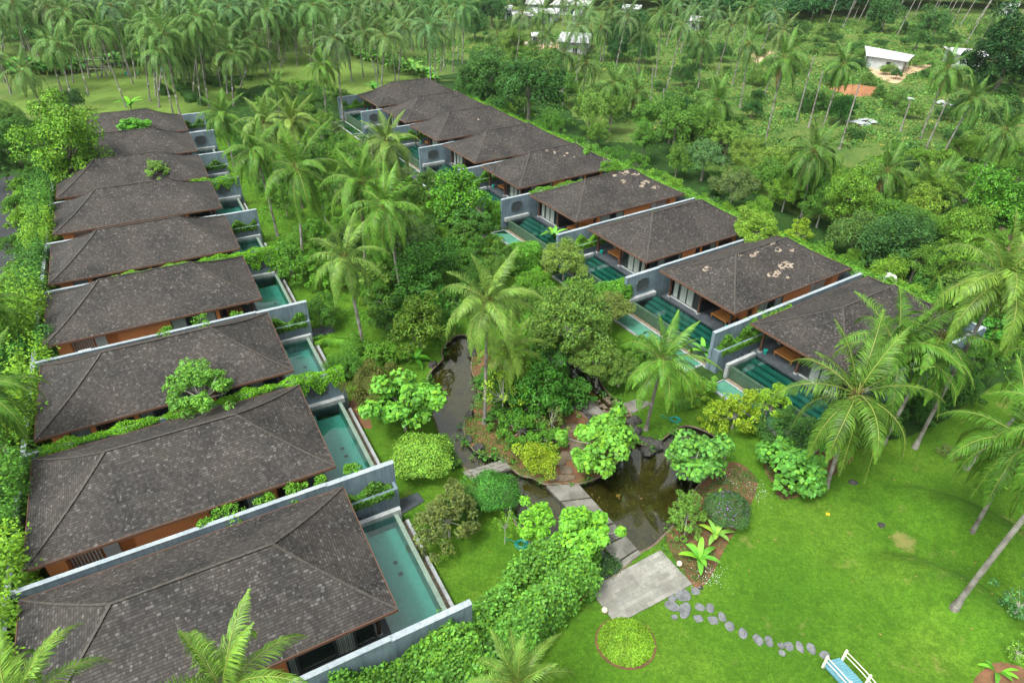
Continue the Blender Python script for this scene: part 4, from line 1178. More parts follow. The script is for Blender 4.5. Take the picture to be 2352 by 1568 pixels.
def run_hedge(pts, w, h, color, label, dens=260, ll=.16, lw=.12, name='hedge', cat='hedge', group=None, seed=1, z0=0.0, rag=.12, core=True, round_=.5, sides=True):
    "hedge or creeper mass following a line of ground points; w, h may be lists"
    rng = np.random.default_rng(seed); pts = [Vector(p) for p in pts]; o = pts[0].copy()
    W_ = w if hasattr(w, '__len__') else [w]*len(pts); H_ = h if hasattr(h, '__len__') else [h]*len(pts)
    PP = []; NN = []; cv = []; cf = []
    ring = []
    for i in range(len(pts)-1):
        a, b = pts[i]-o, pts[i+1]-o; L = (b-a).length; d = (b-a)/L; sd_ = np.array((-d.y, d.x, 0)); sd_ = sd_/np.linalg.norm(sd_)
        per = (W_[i]+2*H_[i]) if sides else W_[i]
        n = int(L*per*dens); t = rng.uniform(0, 1, n); ang = rng.uniform(-.15, PI+.15, n) if sides else rng.uniform(.25*PI, .75*PI, n)
        ww = (W_[i]*(1-t)+W_[i+1]*t)/2; hh = H_[i]*(1-t)+H_[i+1]*t
        ca, sa = np.cos(ang), np.sin(ang); ex = round_
        rx = np.sign(ca)*np.abs(ca)**ex; rz = np.sign(sa)*np.abs(sa)**ex
        A = np.array(a)[None, :]*(1-t)[:, None]+np.array(b)[None, :]*t[:, None]
        wob = 1+.10*np.sin(A[:, 0]*1.3+ang*2)+.08*np.sin(A[:, 1]*1.9+ang)+rng.normal(0, rag*.5, n)
        P = A+sd_[None, :]*(rx*ww*wob)[:, None]; P[:, 2] += z0+np.maximum(-.05, rz*hh*wob)
        N = sd_[None, :]*ca[:, None]+np.array([0, 0, 1.0])*sa[:, None]
        PP.append(P); NN.append(N)
    for i, p in enumerate(pts):
        d = (pts[min(i+1, len(pts)-1)]-pts[max(0, i-1)]); sd_ = Vector((-d.y, d.x, 0)).normalized(); a = p-o
        for (x, z) in ((-.36, -.05), (-.36, .5), (-.2, .74), (.2, .74), (.36, .5), (.36, -.05)): cv.append(tuple(a+sd_*x*W_[i]*1.0+Vector((0, 0, z0+z*H_[i]))))
    for i in range(len(pts)-1):
        for k in range(5): cf.append((i*6+k, i*6+k+1, (i+1)*6+k+1, (i+1)*6+k))
    root = empty(name, o); tag(root, label, cat, group)
    mobj('foliage', scatter_mesh('foliage', np.concatenate(PP), np.concatenate(NN), ll, lw, seed, core=(np.array(cv), np.array(cf)) if core else None), root, color=color)
    return root
def creeper(side, k, a0, a1, color, label, hang=1.4, dens=260, seed=3):
    "vines lying on top of the far wall of villa k and hanging over its pool end"
    o, az, sg = frame_of(side, k); rng = np.random.default_rng(seed+k)
    n = int((a1-a0)*dens); a = rng.uniform(a0, a1, n); th = rng.uniform(-.2, PI+.2, n)
    wob = .75+.35*np.sin(a*1.7+k)+.2*np.sin(a*4.1)
    y = 9.97-np.cos(th)*.42*wob; z = 3.22+np.sin(th)*.38*wob+rng.normal(0, .05, n)
    P = np.stack([a*sg, y, z], 1); N = np.stack([np.zeros(n), -np.cos(th), np.sin(th)], 1)
    m = int(hang*1500*.5)
    if hang > 0:
        ah = rng.uniform(min(a0, -3.2), .6, m); ln = hang*(.35+.65*np.abs(np.sin(ah*2.3+k)))*rng.uniform(0, 1, m)
        P2 = np.stack([ah*sg, 9.74-rng.uniform(0, .14, m), 3.2-ln], 1); N2 = np.tile([[0, -1.0, .2]], (m, 1)); P = np.concatenate([P, P2]); N = np.concatenate([N, N2])
    root = empty('creeper', o, az); tag(root, label, 'creeper', 'creepers on the walls')
    mobj('foliage', scatter_mesh('foliage', P, N, .13, .09, seed, up=.5), root, color=color)
    mb = MB(sg); mb.tube([(a0, 9.95, 3.30), ((a0+a1)/2, 10.0, 3.34), (a1, 9.95, 3.31)], .03, 5); mb.build('stem', M['bark'], root)
def planter_plants(side, k, label, color, a0=-3.0, a1=3.2, n=5200, seed=1, tall=1.0):
    o, az, sg = frame_of(side, k); rng = np.random.default_rng(seed+k*7)
    a = rng.uniform(a0, a1, n); y = rng.uniform(9.35, 9.8, n)
    z = 1.55+tall*rng.uniform(0, 1, n)**1.6*(.55+.45*np.sin(a*3+k))*.95+.05
    cas = rng.random(n) < .25; z[cas] = 1.75-rng.uniform(0, .5, cas.sum()); y[cas] = 9.1-rng.uniform(0, .1, cas.sum())
    P = np.stack([a*sg, y, z], 1); N = np.tile([[0, -.3, .9]], (n, 1))
    root = empty('planter_shrub', o, az); tag(root, label, 'shrub', 'shrubs in the wall planters')
    mobj('foliage', scatter_mesh('foliage', P, N, .19, .10, seed, up=.5, scatter=.9), root, color=color)
    mb = MB(sg)
    for i in range(6): x = a0+(a1-a0)*(i+.5)/6; mb.tube([(x, 9.55, 1.5), (x+.1, 9.5, 2.1)], [.02, .01], 4)
    mb.build('stems', M['bark'], root)
def wall_shrub(side, k, a, b, zt, r, color, label, n=700, seed=1):
    "loose bush standing in the gap by the wall, its top above the wall"
    o, az, sg = frame_of(side, k); rng = np.random.default_rng(abs(int(seed*31+a*10+k))); p = to_world(side, k, a, b)
    P, N, cs = crown_points(rng, r, r*.9, 9, r*.45, n); v, f = leaf_quads(P, N, .16, .08, rng, .5, .9)
    root = empty('gap_shrub', p, az); tag(root, label, 'shrub', 'shrubs in the gaps beside the walls')
    mobj('crown', np_mesh('crown', v, f, M['leaf']), root, (0, 0, zt), color)
    m = MB(); m.tube([(0, 0, -.5), (0, 0, zt)], [.05, .03], 5); m.build('trunk', M['bark'], root)

LIMEV = (.13, .36, .02)
creeper('L', 2, -3.4, 15.8, LIMEV, 'thick lime green creeper along the wall between the second and third left villas', 1.5, 420)
creeper('L', 4, -3.4, 12, LIMEV, 'lime green creeper curtain on the wall between the fourth and fifth left villas', 2.0, 420)
creeper('L', 6, -3.2, 2.5, LIMEV, 'yellow green creeper over the lattice window wall beyond the sixth left villa', 1.2)
creeper('R', 4, .5, 8.5, BRIGHT, 'green creeper along the wall between the fourth and fifth right villas', 0, 260)
for s_, nm in (('L', 'left'), ('R', 'right')):
    for k in (1, 3, 5, 7, 9):
        planter_plants(s_, k, f'green leafy shrubs in the wall planter beside the pool of the {VNAME[(s_, k)]}', BRIGHT if s_ == 'R' and k != 1 else MID, seed=k, tall=.9 if s_ == 'L' else 1.1)
planter_plants('R', 1, 'mixed green and yellow leaved shrubs along the wall of the nearest right villa', BRIGHT, -2.9, 3.3, 1800, 21, 1.3)
planter_plants('R', 3, 'yellow green shrubs spilling over the planter of the third right villa', LIME, -2.9, 2.6, 1000, 22, 1.2)
for (s_, k, a, r) in (('L', 1, -1.0, .7), ('L', 1, 1.0, .6), ('L', 1, 2.6, .8), ('L', 1, 4.2, .7), ('L', 1, 6.2, .95), ('L', 1, 7.4, .6), ('L', 3, 2.4, .6), ('L', 3, 5.0, .9), ('L', 3, 7.6, .7),
                      ('R', 1, 1.0, .9), ('R', 1, 2.6, 1.0), ('R', 1, 4.2, .9), ('R', 1, 5.6, .8), ('R', 3, 5.0, .7), ('R', 3, 10, .8), ('R', 5, 4, .7)):
    wall_shrub(s_, k, a, 10.45 if s_ == 'L' else 9.75, 3.05 if s_ == 'L' else 2.7, r*.8, BRIGHT, f'loose shrub by the wall of the {VNAME[(s_, k)]}')

# outer hedges along both rows
def off_line(side, a, b0, b1, n): return [Vector((*to_world(side, 1, a, b0+(b1-b0)*i/n)[:2], -.5)) for i in range(n+1)]
run_hedge(off_line('R', 17.0, 2, 92, 26), .9, .55, BRIGHT, 'bright green creeper along the top of the outer wall behind the right row', 150, .17, .11, 'creeper', 'creeper', z0=3.35, rag=.4, core=False, seed=4)
rh = random.Random(12); bq = -6.0; hn_ = 0
HN = ['lowest lime', 'second lime', 'third lime', 'fourth yellow green', 'fifth', 'sixth', 'seventh', 'eighth', 'ninth', 'tenth', 'eleventh', 'twelfth', 'thirteenth', 'farthest']
while bq < 82 and hn_ < 14:
    Lq = rh.uniform(3.5, 7.5); wq = rh.uniform(1.8, 3.0); hq = rh.uniform(3.5, 4.9); nn_ = max(3, int(Lq/1.2)); aq = 17.0+rh.uniform(-.2, .5)
    run_hedge([Vector((*to_world('L', 1, aq+.25*math.sin(i), bq+Lq*i/nn_)[:2], -.5)) for i in range(nn_+1)], [wq*(.75+.35*math.sin(i*2.1+hn_)) for i in range(nn_+1)], [hq*(.9+.14*math.sin(i*1.7+hn_)) for i in range(nn_+1)],
              rh.choice([(.10, .28, .025), (.15, .33, .03), (.05, .17, .03), (.075, .22, .03)]), f'{HN[hn_]} clump of the tall hedge between road and left villas', 130, .22, .14, seed=70+hn_, rag=.55, group='hedge clumps between the road and the left villas')
    bq += Lq+rh.uniform(.2, 1.8); hn_ += 1
# big curving hedge in the foreground
bh = [at(u, v, 2.2)-Vector((0, 0, 2.2)) for u, v in ((780, 1660), (880, 1615), (980, 1560), (1070, 1490), (1160, 1405), (1225, 1352), (1280, 1305), (1305, 1262), (1300, 1235))]
bh2 = []
for i in range(len(bh)-1):
    for j in range(3): bh2.append(bh[i].lerp(bh[i+1], j/3))
bh2.append(bh[-1])
run_hedge(bh2, [3.4+.3*math.sin(i*1.7) for i in range(len(bh2))], [2.9-.03*i+.25*math.sin(i*2.3) for i in range(len(bh2))], (.10, .27, .04), 'massive round-topped leafy hedge curving from the end wall to the pond', 330, .19, .16, 'curving_hedge', seed=6, rag=.16)
run_hedge([Vector((*to_world('L', 1, a, -2.45)[:2], -.5)) for a in (-3, -1, 1, 3, 5, 7)], 1.5, [2.9, 3.0, 2.9, 2.8, 2.6, 2.4], (.10, .26, .035), 'leafy hedge against the end wall before the nearest left villa', 330, .18, .15, 'wall_hedge', seed=16, rag=.16)

GB = (.105, .30, .035)
def cube(u0, v0, u1, v1, hz, depth, azoff, label, seed, side='R', color=GB):
    p = at((u0+u1)/2, v1-4); r = abs(u1-u0)*optical_depth(p)/FPX
    az = frame_of(side, 2)[1]
    block_hedge(p+Vector((0, 0, 0)), az+azoff, r*.95, depth, hz, color, label, 11000, .15, .12, 'walls of clipped creeper in the garden', seed=seed)
cube(1159, 560, 1244, 622, 2.7, 2.4, -.15, 'clipped block of creeper like a green cube, below the fourth right villa', 31)
cube(1334, 640, 1450, 722, 2.9, 1.8, -.1, 'clipped block of creeper beside the lattice window wall of the second right villa', 32)
cube(1120, 470, 1165, 522, 2.7, 1.6, -.1, 'clipped green block beside the lattice window wall of the fourth right villa', 33)
def low_hedge(uvs, w, h, color, label, seed, dens=260, ll=.10, lw=.05, group=None):
    run_hedge([at(u, v) for u, v in uvs], w, h, color, label, dens, ll, lw, 'low_hedge', seed=seed, rag=.08, round_=.35, group=group)
low_hedge(((1545, 938), (1595, 925)), 1.3, .8, MID, 'small clipped hedge beside the green hose coil', 41)
low_hedge(((722, 800), (750, 788), (800, 795)), 1.0, .7, BRIGHT, 'low clipped hedge by the pool of the third left villa', 42)
low_hedge(((1015, 1010), (1030, 1050), (1050, 1080)), .8, .6, MID, 'low clipped hedge at the left rim of the pond', 43)
low_hedge(((1115, 600), (1160, 610)), 1.0, .7, DARK, 'dark clipped hedge before the green cube', 44)

# circular flower bed on the front lawn
def round_bed():
    p = at(1437, 1475); r = 2.05*FPX/FPX; r = 66*optical_depth(p)/FPX
    root = empty('flower_bed', p); tag(root, 'round mound of yellow green clipped plants with a brown soil rim on the front lawn', 'flower bed')
    m = MB(); m.prism([(r*1.06*math.cos(t*PI/18), r*.98*math.sin(t*PI/18)) for t in range(36)], -.1, .04); m.build('soil_rim', M['soil'], root)
    rng = np.random.default_rng(8); n = 9000; d = sphere_pts(n, rng, 0.02); P = d*np.array([r*.95, r*.88, .75])*(1+rng.normal(0, .03, (len(d), 1)))
    core_m = sphere_core(r*.88, r*.82, .62)
    mobj('foliage', scatter_mesh('foliage', P, d, .10, .05, 8, core=core_m), root, color=(.17, .35, .03))
def sphere_core(rx, ry, rz, n=16, m=6):
    v = []; f = []
    for i in range(m+1):
        t = i/m*PI/2
        for j in range(n): a = j/n*2*PI; v.append((rx*math.cos(t)*math.cos(a), ry*math.cos(t)*math.sin(a), rz*math.sin(t)))
    for i in range(m):
        for j in range(n): f.append((i*n+j, i*n+(j+1) % n, (i+1)*n+(j+1) % n, (i+1)*n+j))
    return np.array(v), np.array(f)
round_bed()
def dome(u, v, rpx, h, color, label, name='clipped_dome', n=8000, ll=.13, lw=.1, group=None, fl=None):
    p = at(u, v); r = rpx*optical_depth(p)/FPX
    root = empty(name, p); tag(root, label, 'shrub', group)
    rng = np.random.default_rng(int(u+v)); d = sphere_pts(n, rng, -.2); P = d*np.array([r, r, h*.5])*(1+rng.normal(0, .07, (len(d), 1))+(.09*np.sin(d[:, 0]*5+u)+.08*np.sin(d[:, 1]*6+v)+.06*np.sin(d[:, 2]*7))[:, None])+np.array([0, 0, h*.52])
    mobj('foliage', scatter_mesh('foliage', P, d, ll, lw, int(u)), root, color=color)
    m = MB(); m.tube([(0, 0, -.1), (.1, 0, h*.4)], [.08, .05], 6)
    for i in range(7): a = i*.9; m.tube([(.05, 0, h*.25), (r*.75*math.cos(a), r*.75*math.sin(a), h*.6)], [.04, .02], 5)
    m.build('stems', M['bark'], root)
    if fl: 
        q = d[:260]*np.array([r, r, h*.5])*1.03+np.array([0, 0, h*.52]); v_, f_ = leaf_quads(q, d[:260], .06, .06, rng); mobj('flowers', np_mesh('flowers', v_, f_, M['purple']), root)
dome(972, 1085, 62, 2.6, (.17, .36, .05), 'umbrella shaped trimmed shrub with pale green top by the second left pool', 'trimmed_shrub')
dome(1664, 1195, 46, 1.9, (.06, .15, .05), 'round dark green bush dotted with purple flowers at the lawn edge', 'flowering_bush', 9000, .12, .035, fl=True)
dome(1134, 1160, 50, 2.2, (.065, .24, .04), 'dense hemispherical green bush by the footbridge', 'round_bush', 8000, .14, .05)

# ------------------------------------------------------------------ hand placed trees and shrubs of the garden
def pl(kind, u, v, r, col, label, cat='shrub', **k): return plant(kind, u, v, r, col, label, cat, **k)
pl('round', 930, 700, 0.1, MID, 'x') if False else None
TREES = [
 ('glossy', 962, 748, 74, (.075, .17, .022), 'dark olive tree with yellow leaf tips left of the central palm', 'tree'),
 ('feather2', 866, 898, 76, (.10, .135, .035), 'khaki fine leaved bush beside the second left pool', 'shrub', dict(lift=.75)),
 ('bigleaf', 925, 925, 84, (.10, .33, .045), 'bright big leaved tree with bare branches left of the pond', 'tree', dict(lift=1.0)),
 ('feather', 1318, 752, 112, (.095, .23, .045), 'large feathery tree in the middle of the garden', 'tree', dict(hs=1.3, lift=.9)),
 ('feather', 1392, 712, 56, (.17, .26, .07), 'khaki tipped feathery tree against the creeper block', 'tree', dict(lift=.9)),
 ('round2', 1275, 800, 60, (.055, .19, .035), 'dark green tree under the large feathery tree', 'tree', dict(lift=.8)),
 ('whorl', 1205, 880, 64, (.11, .30, .035), 'fresh green upright tree on the island behind the glossy tree', 'tree', dict(lift=1.0, hs=1.5)),
 ('glossy', 1305, 905, 50, (.045, .18, .03), 'dark leafy shrub at the water side of the island', 'shrub', dict(lift=.6)),
 ('whorl', 1262, 1010, 44, (.08, .27, .035), 'ferny bush behind the yellow green shrub of the island', 'shrub', dict(lift=.4)),
 ('feather', 1425, 850, 52, (.11, .26, .05), 'light feathery bush between the upper pond and the catch basins', 'shrub', dict(lift=.9)),
 ('glossy', 1475, 800, 40, (.09, .27, .035), 'green bush beside the long catch basin of the second right villa', 'shrub', dict(lift=.6)),
 ('whorl', 1600, 905, 34, (.16, .36, .04), 'small yellow green shrub beneath the nearest right pool', 'shrub', dict(lift=.6)),
 ('shrub', 1330, 660, 30, (.11, .30, .035), 'light shrub on the lawn left of the creeper block', 'shrub', dict(lift=.5)),
 ('glossy', 1215, 760, 46, (.10, .28, .035), 'bright bush right behind the trunk of the central palm', 'shrub', dict(lift=.7)),
 ('round2', 820, 800, 40, (.09, .27, .035), 'fresh green bush by the trunk of the third pool palm', 'shrub', dict(lift=.5)),
 ('glossy', 760, 640, 44, (.10, .28, .03), 'bright bush beside the fourth left pool wall', 'shrub', dict(lift=.7)),
 ('feather2', 800, 560, 46, (.09, .20, .06), 'grey green bush at the foot of the palms left of the middle', 'shrub', dict(lift=.6)),
 ('glossy', 1005, 690, 52, (.055, .20, .03), 'dark green bush left of the crown of the central palm', 'shrub', dict(lift=.7)),
 ('round2', 1090, 640, 50, (.06, .21, .035), 'round bush above the crown of the central palm', 'shrub', dict(lift=.6)),
 ('glossy', 870, 820, 44, (.10, .30, .035), 'bright bush above the khaki bush', 'shrub', dict(lift=.5)),
 ('round2', 2010, 960, 60, (.05, .17, .03), 'dark thicket behind the big windblown palm', 'shrub', dict(lift=.7)),
 ('round', 1950, 985, 50, (.06, .19, .035), 'green thicket before the nearest right villa end wall', 'shrub', dict(lift=.8)),
 ('glossy', 2120, 930, 50, (.055, .19, .035), 'green thicket behind the base of the white trunked leaning palm', 'shrub', dict(lift=.7)),
 ('glossy', 2190, 890, 52, (.05, .18, .03), 'dark hedge like thicket at the top edge of the right lawn', 'shrub', dict(lift=.6)),
 ('feather', 1375, 830, 62, (.11, .24, .05), 'drooping feathery tree over the upper right pond', 'tree'),
 ('glossy', 1240, 900, 74, (.05, .19, .025), 'dense glossy green tree on the island', 'tree', dict(lift=1.1, hs=1.2)),
 ('airy', 1155, 905, 62, (.20, .38, .04), 'thin yellow green tree beside the central palm trunk', 'tree', dict(lift=1.2, hs=1.4)),
 ('whorl', 1195, 985, 60, (.07, .24, .03), 'low green ferny shrub at the foot of the central palm', 'shrub', dict(lift=.5)),
 ('bigleaf2', 1378, 1010, 80, (.125, .36, .05), 'bright big leaved tree between the two ponds', 'tree', dict(lift=1.0, hs=1.2)),
 ('shrub', 1235, 1058, 50, (.20, .38, .03), 'yellow green shrub on the tip of the island', 'shrub', dict(lift=.35)),
 ('airy', 1267, 965, 42, (.16, .27, .07), 'nearly bare white branched frangipani on the island', 'tree', dict(lift=1.3)),
 ('bigleaf', 1600, 1052, 74, (.095, .31, .06), 'rounded big leaved tree at the right pond shore', 'tree', dict(lift=.9)),
 ('whorl', 1580, 1180, 50, (.12, .32, .06), 'pale leaved shrub at the right shore of the large pond', 'shrub', dict(lift=.8, hs=1.3)),
 ('bigleaf2', 1830, 1062, 84, (.08, .29, .05), 'broad big leaved shrub in the soil bed on the lawn edge', 'tree', dict(lift=.5)),
 ('whorl', 1690, 950, 64, (.19, .38, .03), 'yellow leaved shrub below the nearest right pool', 'shrub', dict(lift=.7, hs=1.2)),
 ('whorl', 1765, 930, 60, (.16, .38, .035), 'lime leaved shrub below the nearest right pool', 'shrub', dict(lift=.8)),
 ('feather2', 1812, 995, 66, (.05, .15, .035), 'dark vine covered shrub under the windblown palm', 'shrub', dict(lift=.5)),
 ('bigleaf', 1622, 888, 26, (.13, .34, .05), 'small big leaved bush by the catch basin', 'shrub'),
 ('whorl', 1030, 1190, 84, (.115, .18, .055), 'large grey green shrub with khaki leaf tufts beside the nearest pool', 'shrub', dict(lift=.75, hs=1.15)),
 ('round2', 1075, 1150, 52, (.055, .17, .035), 'dark leaved bush behind the grey green shrub', 'shrub', dict(lift=.6)),
 ('bigleaf', 1230, 1200, 50, (.14, .40, .04), 'bright big leaved tree leaning over the lower pond', 'tree', dict(lift=1.5)),
 ('bigleaf2', 1345, 1222, 72, (.145, .41, .045), 'bright big leaved tree over the slab path', 'tree', dict(lift=1.1)),
 ('airy', 1160, 1205, 30, (.15, .36, .03), 'small slender yellow green tree on the lawn by the hose', 'tree', dict(lift=2.2)),
 ('feather', 1296, 600, 62, (.15, .27, .06), 'pale feathery tree before the third right villa', 'tree', dict(lift=.8)),
 ('bigleaf', 1448, 490, 1, MID, 'x', 'shrub'),
 ('glossy', 1130, 572, 30, (.18, .40, .03), 'small lime green bush on the lawn below the fourth right villa', 'shrub', dict(lift=.5)),
 ('glossy', 1050, 455, 74, (.095, .30, .03), 'bright green tree below the fifth right villa', 'tree'),
 ('bigleaf2', 1060, 515, 38, (.12, .35, .04), 'big leaved light green bush below the bright tree', 'shrub', dict(lift=.5)),
 ('round', 985, 612, 74, (.045, .16, .025), 'dark green tree beside the tall slanting palm', 'tree'),
 ('feather2', 940, 560, 66, (.085, .17, .06), 'grey green bush in the middle garden', 'shrub', dict(lift=.7)),
 ('bigleaf', 860, 640, 44, (.09, .22, .035), 'bush with reddish leaf tips behind the fallen branches', 'shrub'),
 ('airy', 880, 690, 56, (.07, .20, .03), 'sparse tree with pale crooked branches', 'tree', dict(lift=.6)),
 ('round2', 905, 740, 48, (.05, .15, .03), 'dark bush beneath the sparse tree', 'shrub', dict(lift=.6)),
 ('glossy', 664, 606, 52, (.11, .31, .04), 'light green bush with yellow flowers by the fourth left pool', 'shrub', dict(lift=.9)),
 ('round2', 733, 716, 48, (.06, .20, .03), 'vine clad bush at the end of the wall by the third left pool', 'shrub', dict(lift=.8)),
 ('round', 800, 850, 44, (.06, .20, .03), 'round green bush beside the second left pool', 'shrub', dict(lift=.6)),
 ('shrub', 1275, 690, 38, (.085, .19, .04), 'small loose shrub on the lawn before the creeper block', 'shrub'),
 ('shrub', 1225, 650, 40, (.10, .28, .03), 'light green shrub behind the central palm', 'shrub'),
 ('feather2', 1195, 700, 50, (.09, .22, .04), 'soft green bush behind the crown of the central palm', 'shrub'),
 ('round3', 60, 815, 62, (.055, .22, .045), 'round green tree with a pale trunk beside the third left villa', 'tree', dict(lift=1.3)),
 ('feather', 80, 552, 42, (.17, .36, .04), 'small lime tree on the road hedge', 'tree'),
 ('tall', 152, 340, 92, (.11, .28, .03), 'tall dense bright green tree rising above the far left villas', 'tree', dict(hs=1.05, lift=1.45)),
 ('tall', 190, 405, 58, (.09, .25, .025), 'lower bushy half of the tall green trees beside the seventh left villa', 'tree', dict(lift=.8)),
 ('tall', 30, 330, 50, (.055, .17, .03), 'dark tree at the left edge before the road', 'tree'),
 ('glossy', 5, 385, 36, (.05, .15, .03), 'dark tree over the bend of the road', 'tree', dict(lift=1.3)),
 ('whorl', 360, 392, 32, (.15, .33, .07), 'small pale green tree standing between the sixth and seventh left roofs', 'tree', dict(lift=3.0)),
 ('whorl', 456, 892, 86, (.13, .36, .06), 'bright green tree growing through the gap between the second and third left roofs', 'tree', dict(lift=2.1)),
 ('bigleaf', 308, 290, 32, (.10, .36, .04), 'bright big leaved crown behind the eighth left roof', 'tree', dict(lift=2.6, hs=.7)),
 ('whorl', 655, 1455, 52, (.14, .37, .05), 'light green slender tree before the nearest left roof', 'tree', dict(lift=2.6, hs=1.4)),
 ('round2', 160, 232, 34, (.03, .10, .03), 'small dark tree on the grove lawn with white blossom', 'tree', dict(lift=.8)),
 ('glossy', 470, 500, 1, MID, 'x', 'shrub'),
 ('round', 605, 135, 30, (.06, .19, .04), 'round tree on the grove lawn', 'tree'),
 ('feather', 1120, 170, 72, (.065, .18, .045), 'wide feathery tree beyond the farthest right villas', 'tree'),
 ('round', 1215, 205, 76, (.045, .16, .04), 'broad dark green tree behind the eighth right villa', 'tree'),
 ('round2', 1090, 200, 50, (.05, .17, .04), 'green tree just behind the farthest right villa', 'tree'),
 ('round2', 1620, 360, 50, (.085, .20, .075), 'grey green tree behind the fifth right villa', 'tree'),
 ('feather', 1685, 430, 58, (.12, .20, .07), 'pale khaki tree with visible branches behind the fourth right villa', 'tree'),
 ('round3', 1935, 255, 36, (.03, .13, .025), 'dark dense tree beside the orange earth mound', 'tree', dict(lift=.8)),
 ('glossy', 1850, 243, 18, (.035, .13, .03), 'small dark bush left of the orange earth mound', 'shrub'),
 ('tall', 2310, 480, 84, (.065, .23, .025), 'large bright green tree at the right edge', 'tree', dict(lift=.9)),
 ('tall', 2320, 130, 88, (.02, .085, .025), 'very dark tree behind the tin shed at the right edge', 'tree', dict(lift=.9)),
 ('round', 2060, 560, 80, (.045, .15, .045), 'dark green tree with white trunks behind the nearest right villas', 'tree', dict(lift=1.0)),
 ('round2', 1965, 540, 66, (.075, .19, .05), 'light green tree with white trunks behind the second right villa', 'tree', dict(lift=1.0)),
 ('feather', 1730, 525, 62, (.15, .34, .045), 'bright feathery tree behind the third right roof', 'tree', dict(lift=1.4)),
 ('whorl', 1835, 535, 38, (.18, .37, .035), 'yellow green bush behind the second right roof', 'tree', dict(lift=2.0)),
 ('feather', 1402, 385, 26, (.11, .33, .04), 'small bright tree at the outer corner of the fourth right roof', 'tree', dict(lift=3.6)),
 ('bigleaf', 1345, 350, 28, (.10, .30, .05), 'big leaved tree behind the fifth right roof', 'tree', dict(lift=3.0)),
 ('shrub2', 2180, 1040, 26, (.12, .22, .07), 'tuft of fine grass like leaves on the right lawn', 'shrub', dict(lift=.3)),
 ('feather2', 2235, 830, 50, (.07, .20, .03), 'green thicket at the top of the right lawn', 'shrub'),
 ('bigleaf', 2270, 760, 56, (.05, .20, .03), 'big leaved vine thicket behind the leaning palm', 'shrub', dict(lift=.8)),
 ('airy', 2345, 1390, 62, (.07, .24, .09), 'blue green sprigged shrub at the right edge of the lawn', 'shrub', dict(lift=.5)),
 ('airy', 2340, 1500, 44, (.13, .32, .05), 'light green papaya like shrub at the bottom right', 'shrub', dict(lift=.5)),
]
for t_ in TREES:
    if t_[5] == 'x': continue
    kd, u, v, r, col, lab, cat = t_[:7]
    plant(kd, u, v, r, col, lab, cat, None, {'tree': 'broadleaf_tree', 'shrub': 'garden_shrub'}[cat], **(t_[7] if len(t_) > 7 else {}))

# ------------------------------------------------------------------ banana plants
def banana_crown(seed, n=8, L=1.9, wd=.42):
    rng = np.random.default_rng(seed); V = []; F = []; b = 0
    for i in range(n):
        a = i*2.4+rng.uniform(-.3, .3); e = rng.uniform(.5, 1.3); p = np.zeros(3); l = L*rng.uniform(.75, 1.1); k = 8; side = np.array([-math.sin(a), math.cos(a), 0])
        for j in range(k+1):
            w = wd*.5*math.sin(min(1, j/k*.93+.07)*PI)**.6; nrm = side*w
            V += [p-nrm+np.array([0, 0, .08*w]), p, p+nrm+np.array([0, 0, .08*w])]
            if j < k: F += [(b+j*3, b+j*3+1, b+j*3+4, b+j*3+3), (b+j*3+1, b+j*3+2, b+j*3+5, b+j*3+4)]
            p = p+np.array([math.cos(e)*math.cos(a), math.cos(e)*math.sin(a), math.sin(e)])*l/k; e -= rng.uniform(.12, .24)
        b += 3*(k+1)
    return np_mesh('leaves', np.array(V), np.array(F), M['leaf'])
BAN = [banana_crown(s) for s in (1, 2, 3)]
BST = (lambda m: (m.tube([(0, 0, -.05), (0, 0, 1.0)], [.10, .06], 8), m.mesh('stem', M['rachis']))[1])(MB())
def banana(p, s, color, label, group=None, stem=.6, rr=random):
    root = empty('banana_plant', p, rr.uniform(0, 6.28)); tag(root, label, 'banana plant', group)
    c = mobj('leaves', rr.choice(BAN), root, (0, 0, stem*s), color); c.scale = (s, s, s)
    t = mobj('stem', BST, root); t.scale = (s, s, stem*s+.05)
rb = random.Random(7)
banana(at(1642, 1232), .75, (.22, .46, .08), 'young yellow green banana plant by the purple flowered bush', None, .2, rb)
banana(at(1603, 1290), .85, (.14, .42, .05), 'bright banana plant near the corner of the stone patio', None, .3, rb)
banana(at(1650, 1150), .5, (.14, .36, .05), 'tiny banana plant among white flowers', None, .2, rb)
banana(at(2285, 1545), .6, (.12, .36, .04), 'young banana plant on bare soil at the bottom right corner', None, .2, rb)
banana(at(2285, 1118), .45, (.2, .4, .06), 'small banana sprout beside the leaning palm on the right lawn', None, .2, rb)
banana(at(1272, 560), 1.1, (.14, .38, .06), 'tall leaved banana plant beside the third right villa wall', None, .8, rb)
banana(at(1612, 825), 1.0, (.12, .36, .06), 'banana plant at the end of the wall by the nearest right pool', None, .6, rb)
banana(at(303, 256), 1.6, (.12, .38, .04), 'banana plant behind the farthest left roof', None, .6, rb)
banana(at(860, 215), 1.5, (.06, .22, .04), 'dark banana plant beside the farthest right villa', None, .5, rb)
banana(at(955, 830), .9, (.09, .32, .03), 'spiky leaved plant at the rock on the left pond shore', None, .2, rb)
def along(uvs, n):
    P = smooth(uvs, 12, False); out = []
    for i in range(n): out.append(P[int(i/(n-1)*(len(P)-1))])
    return out
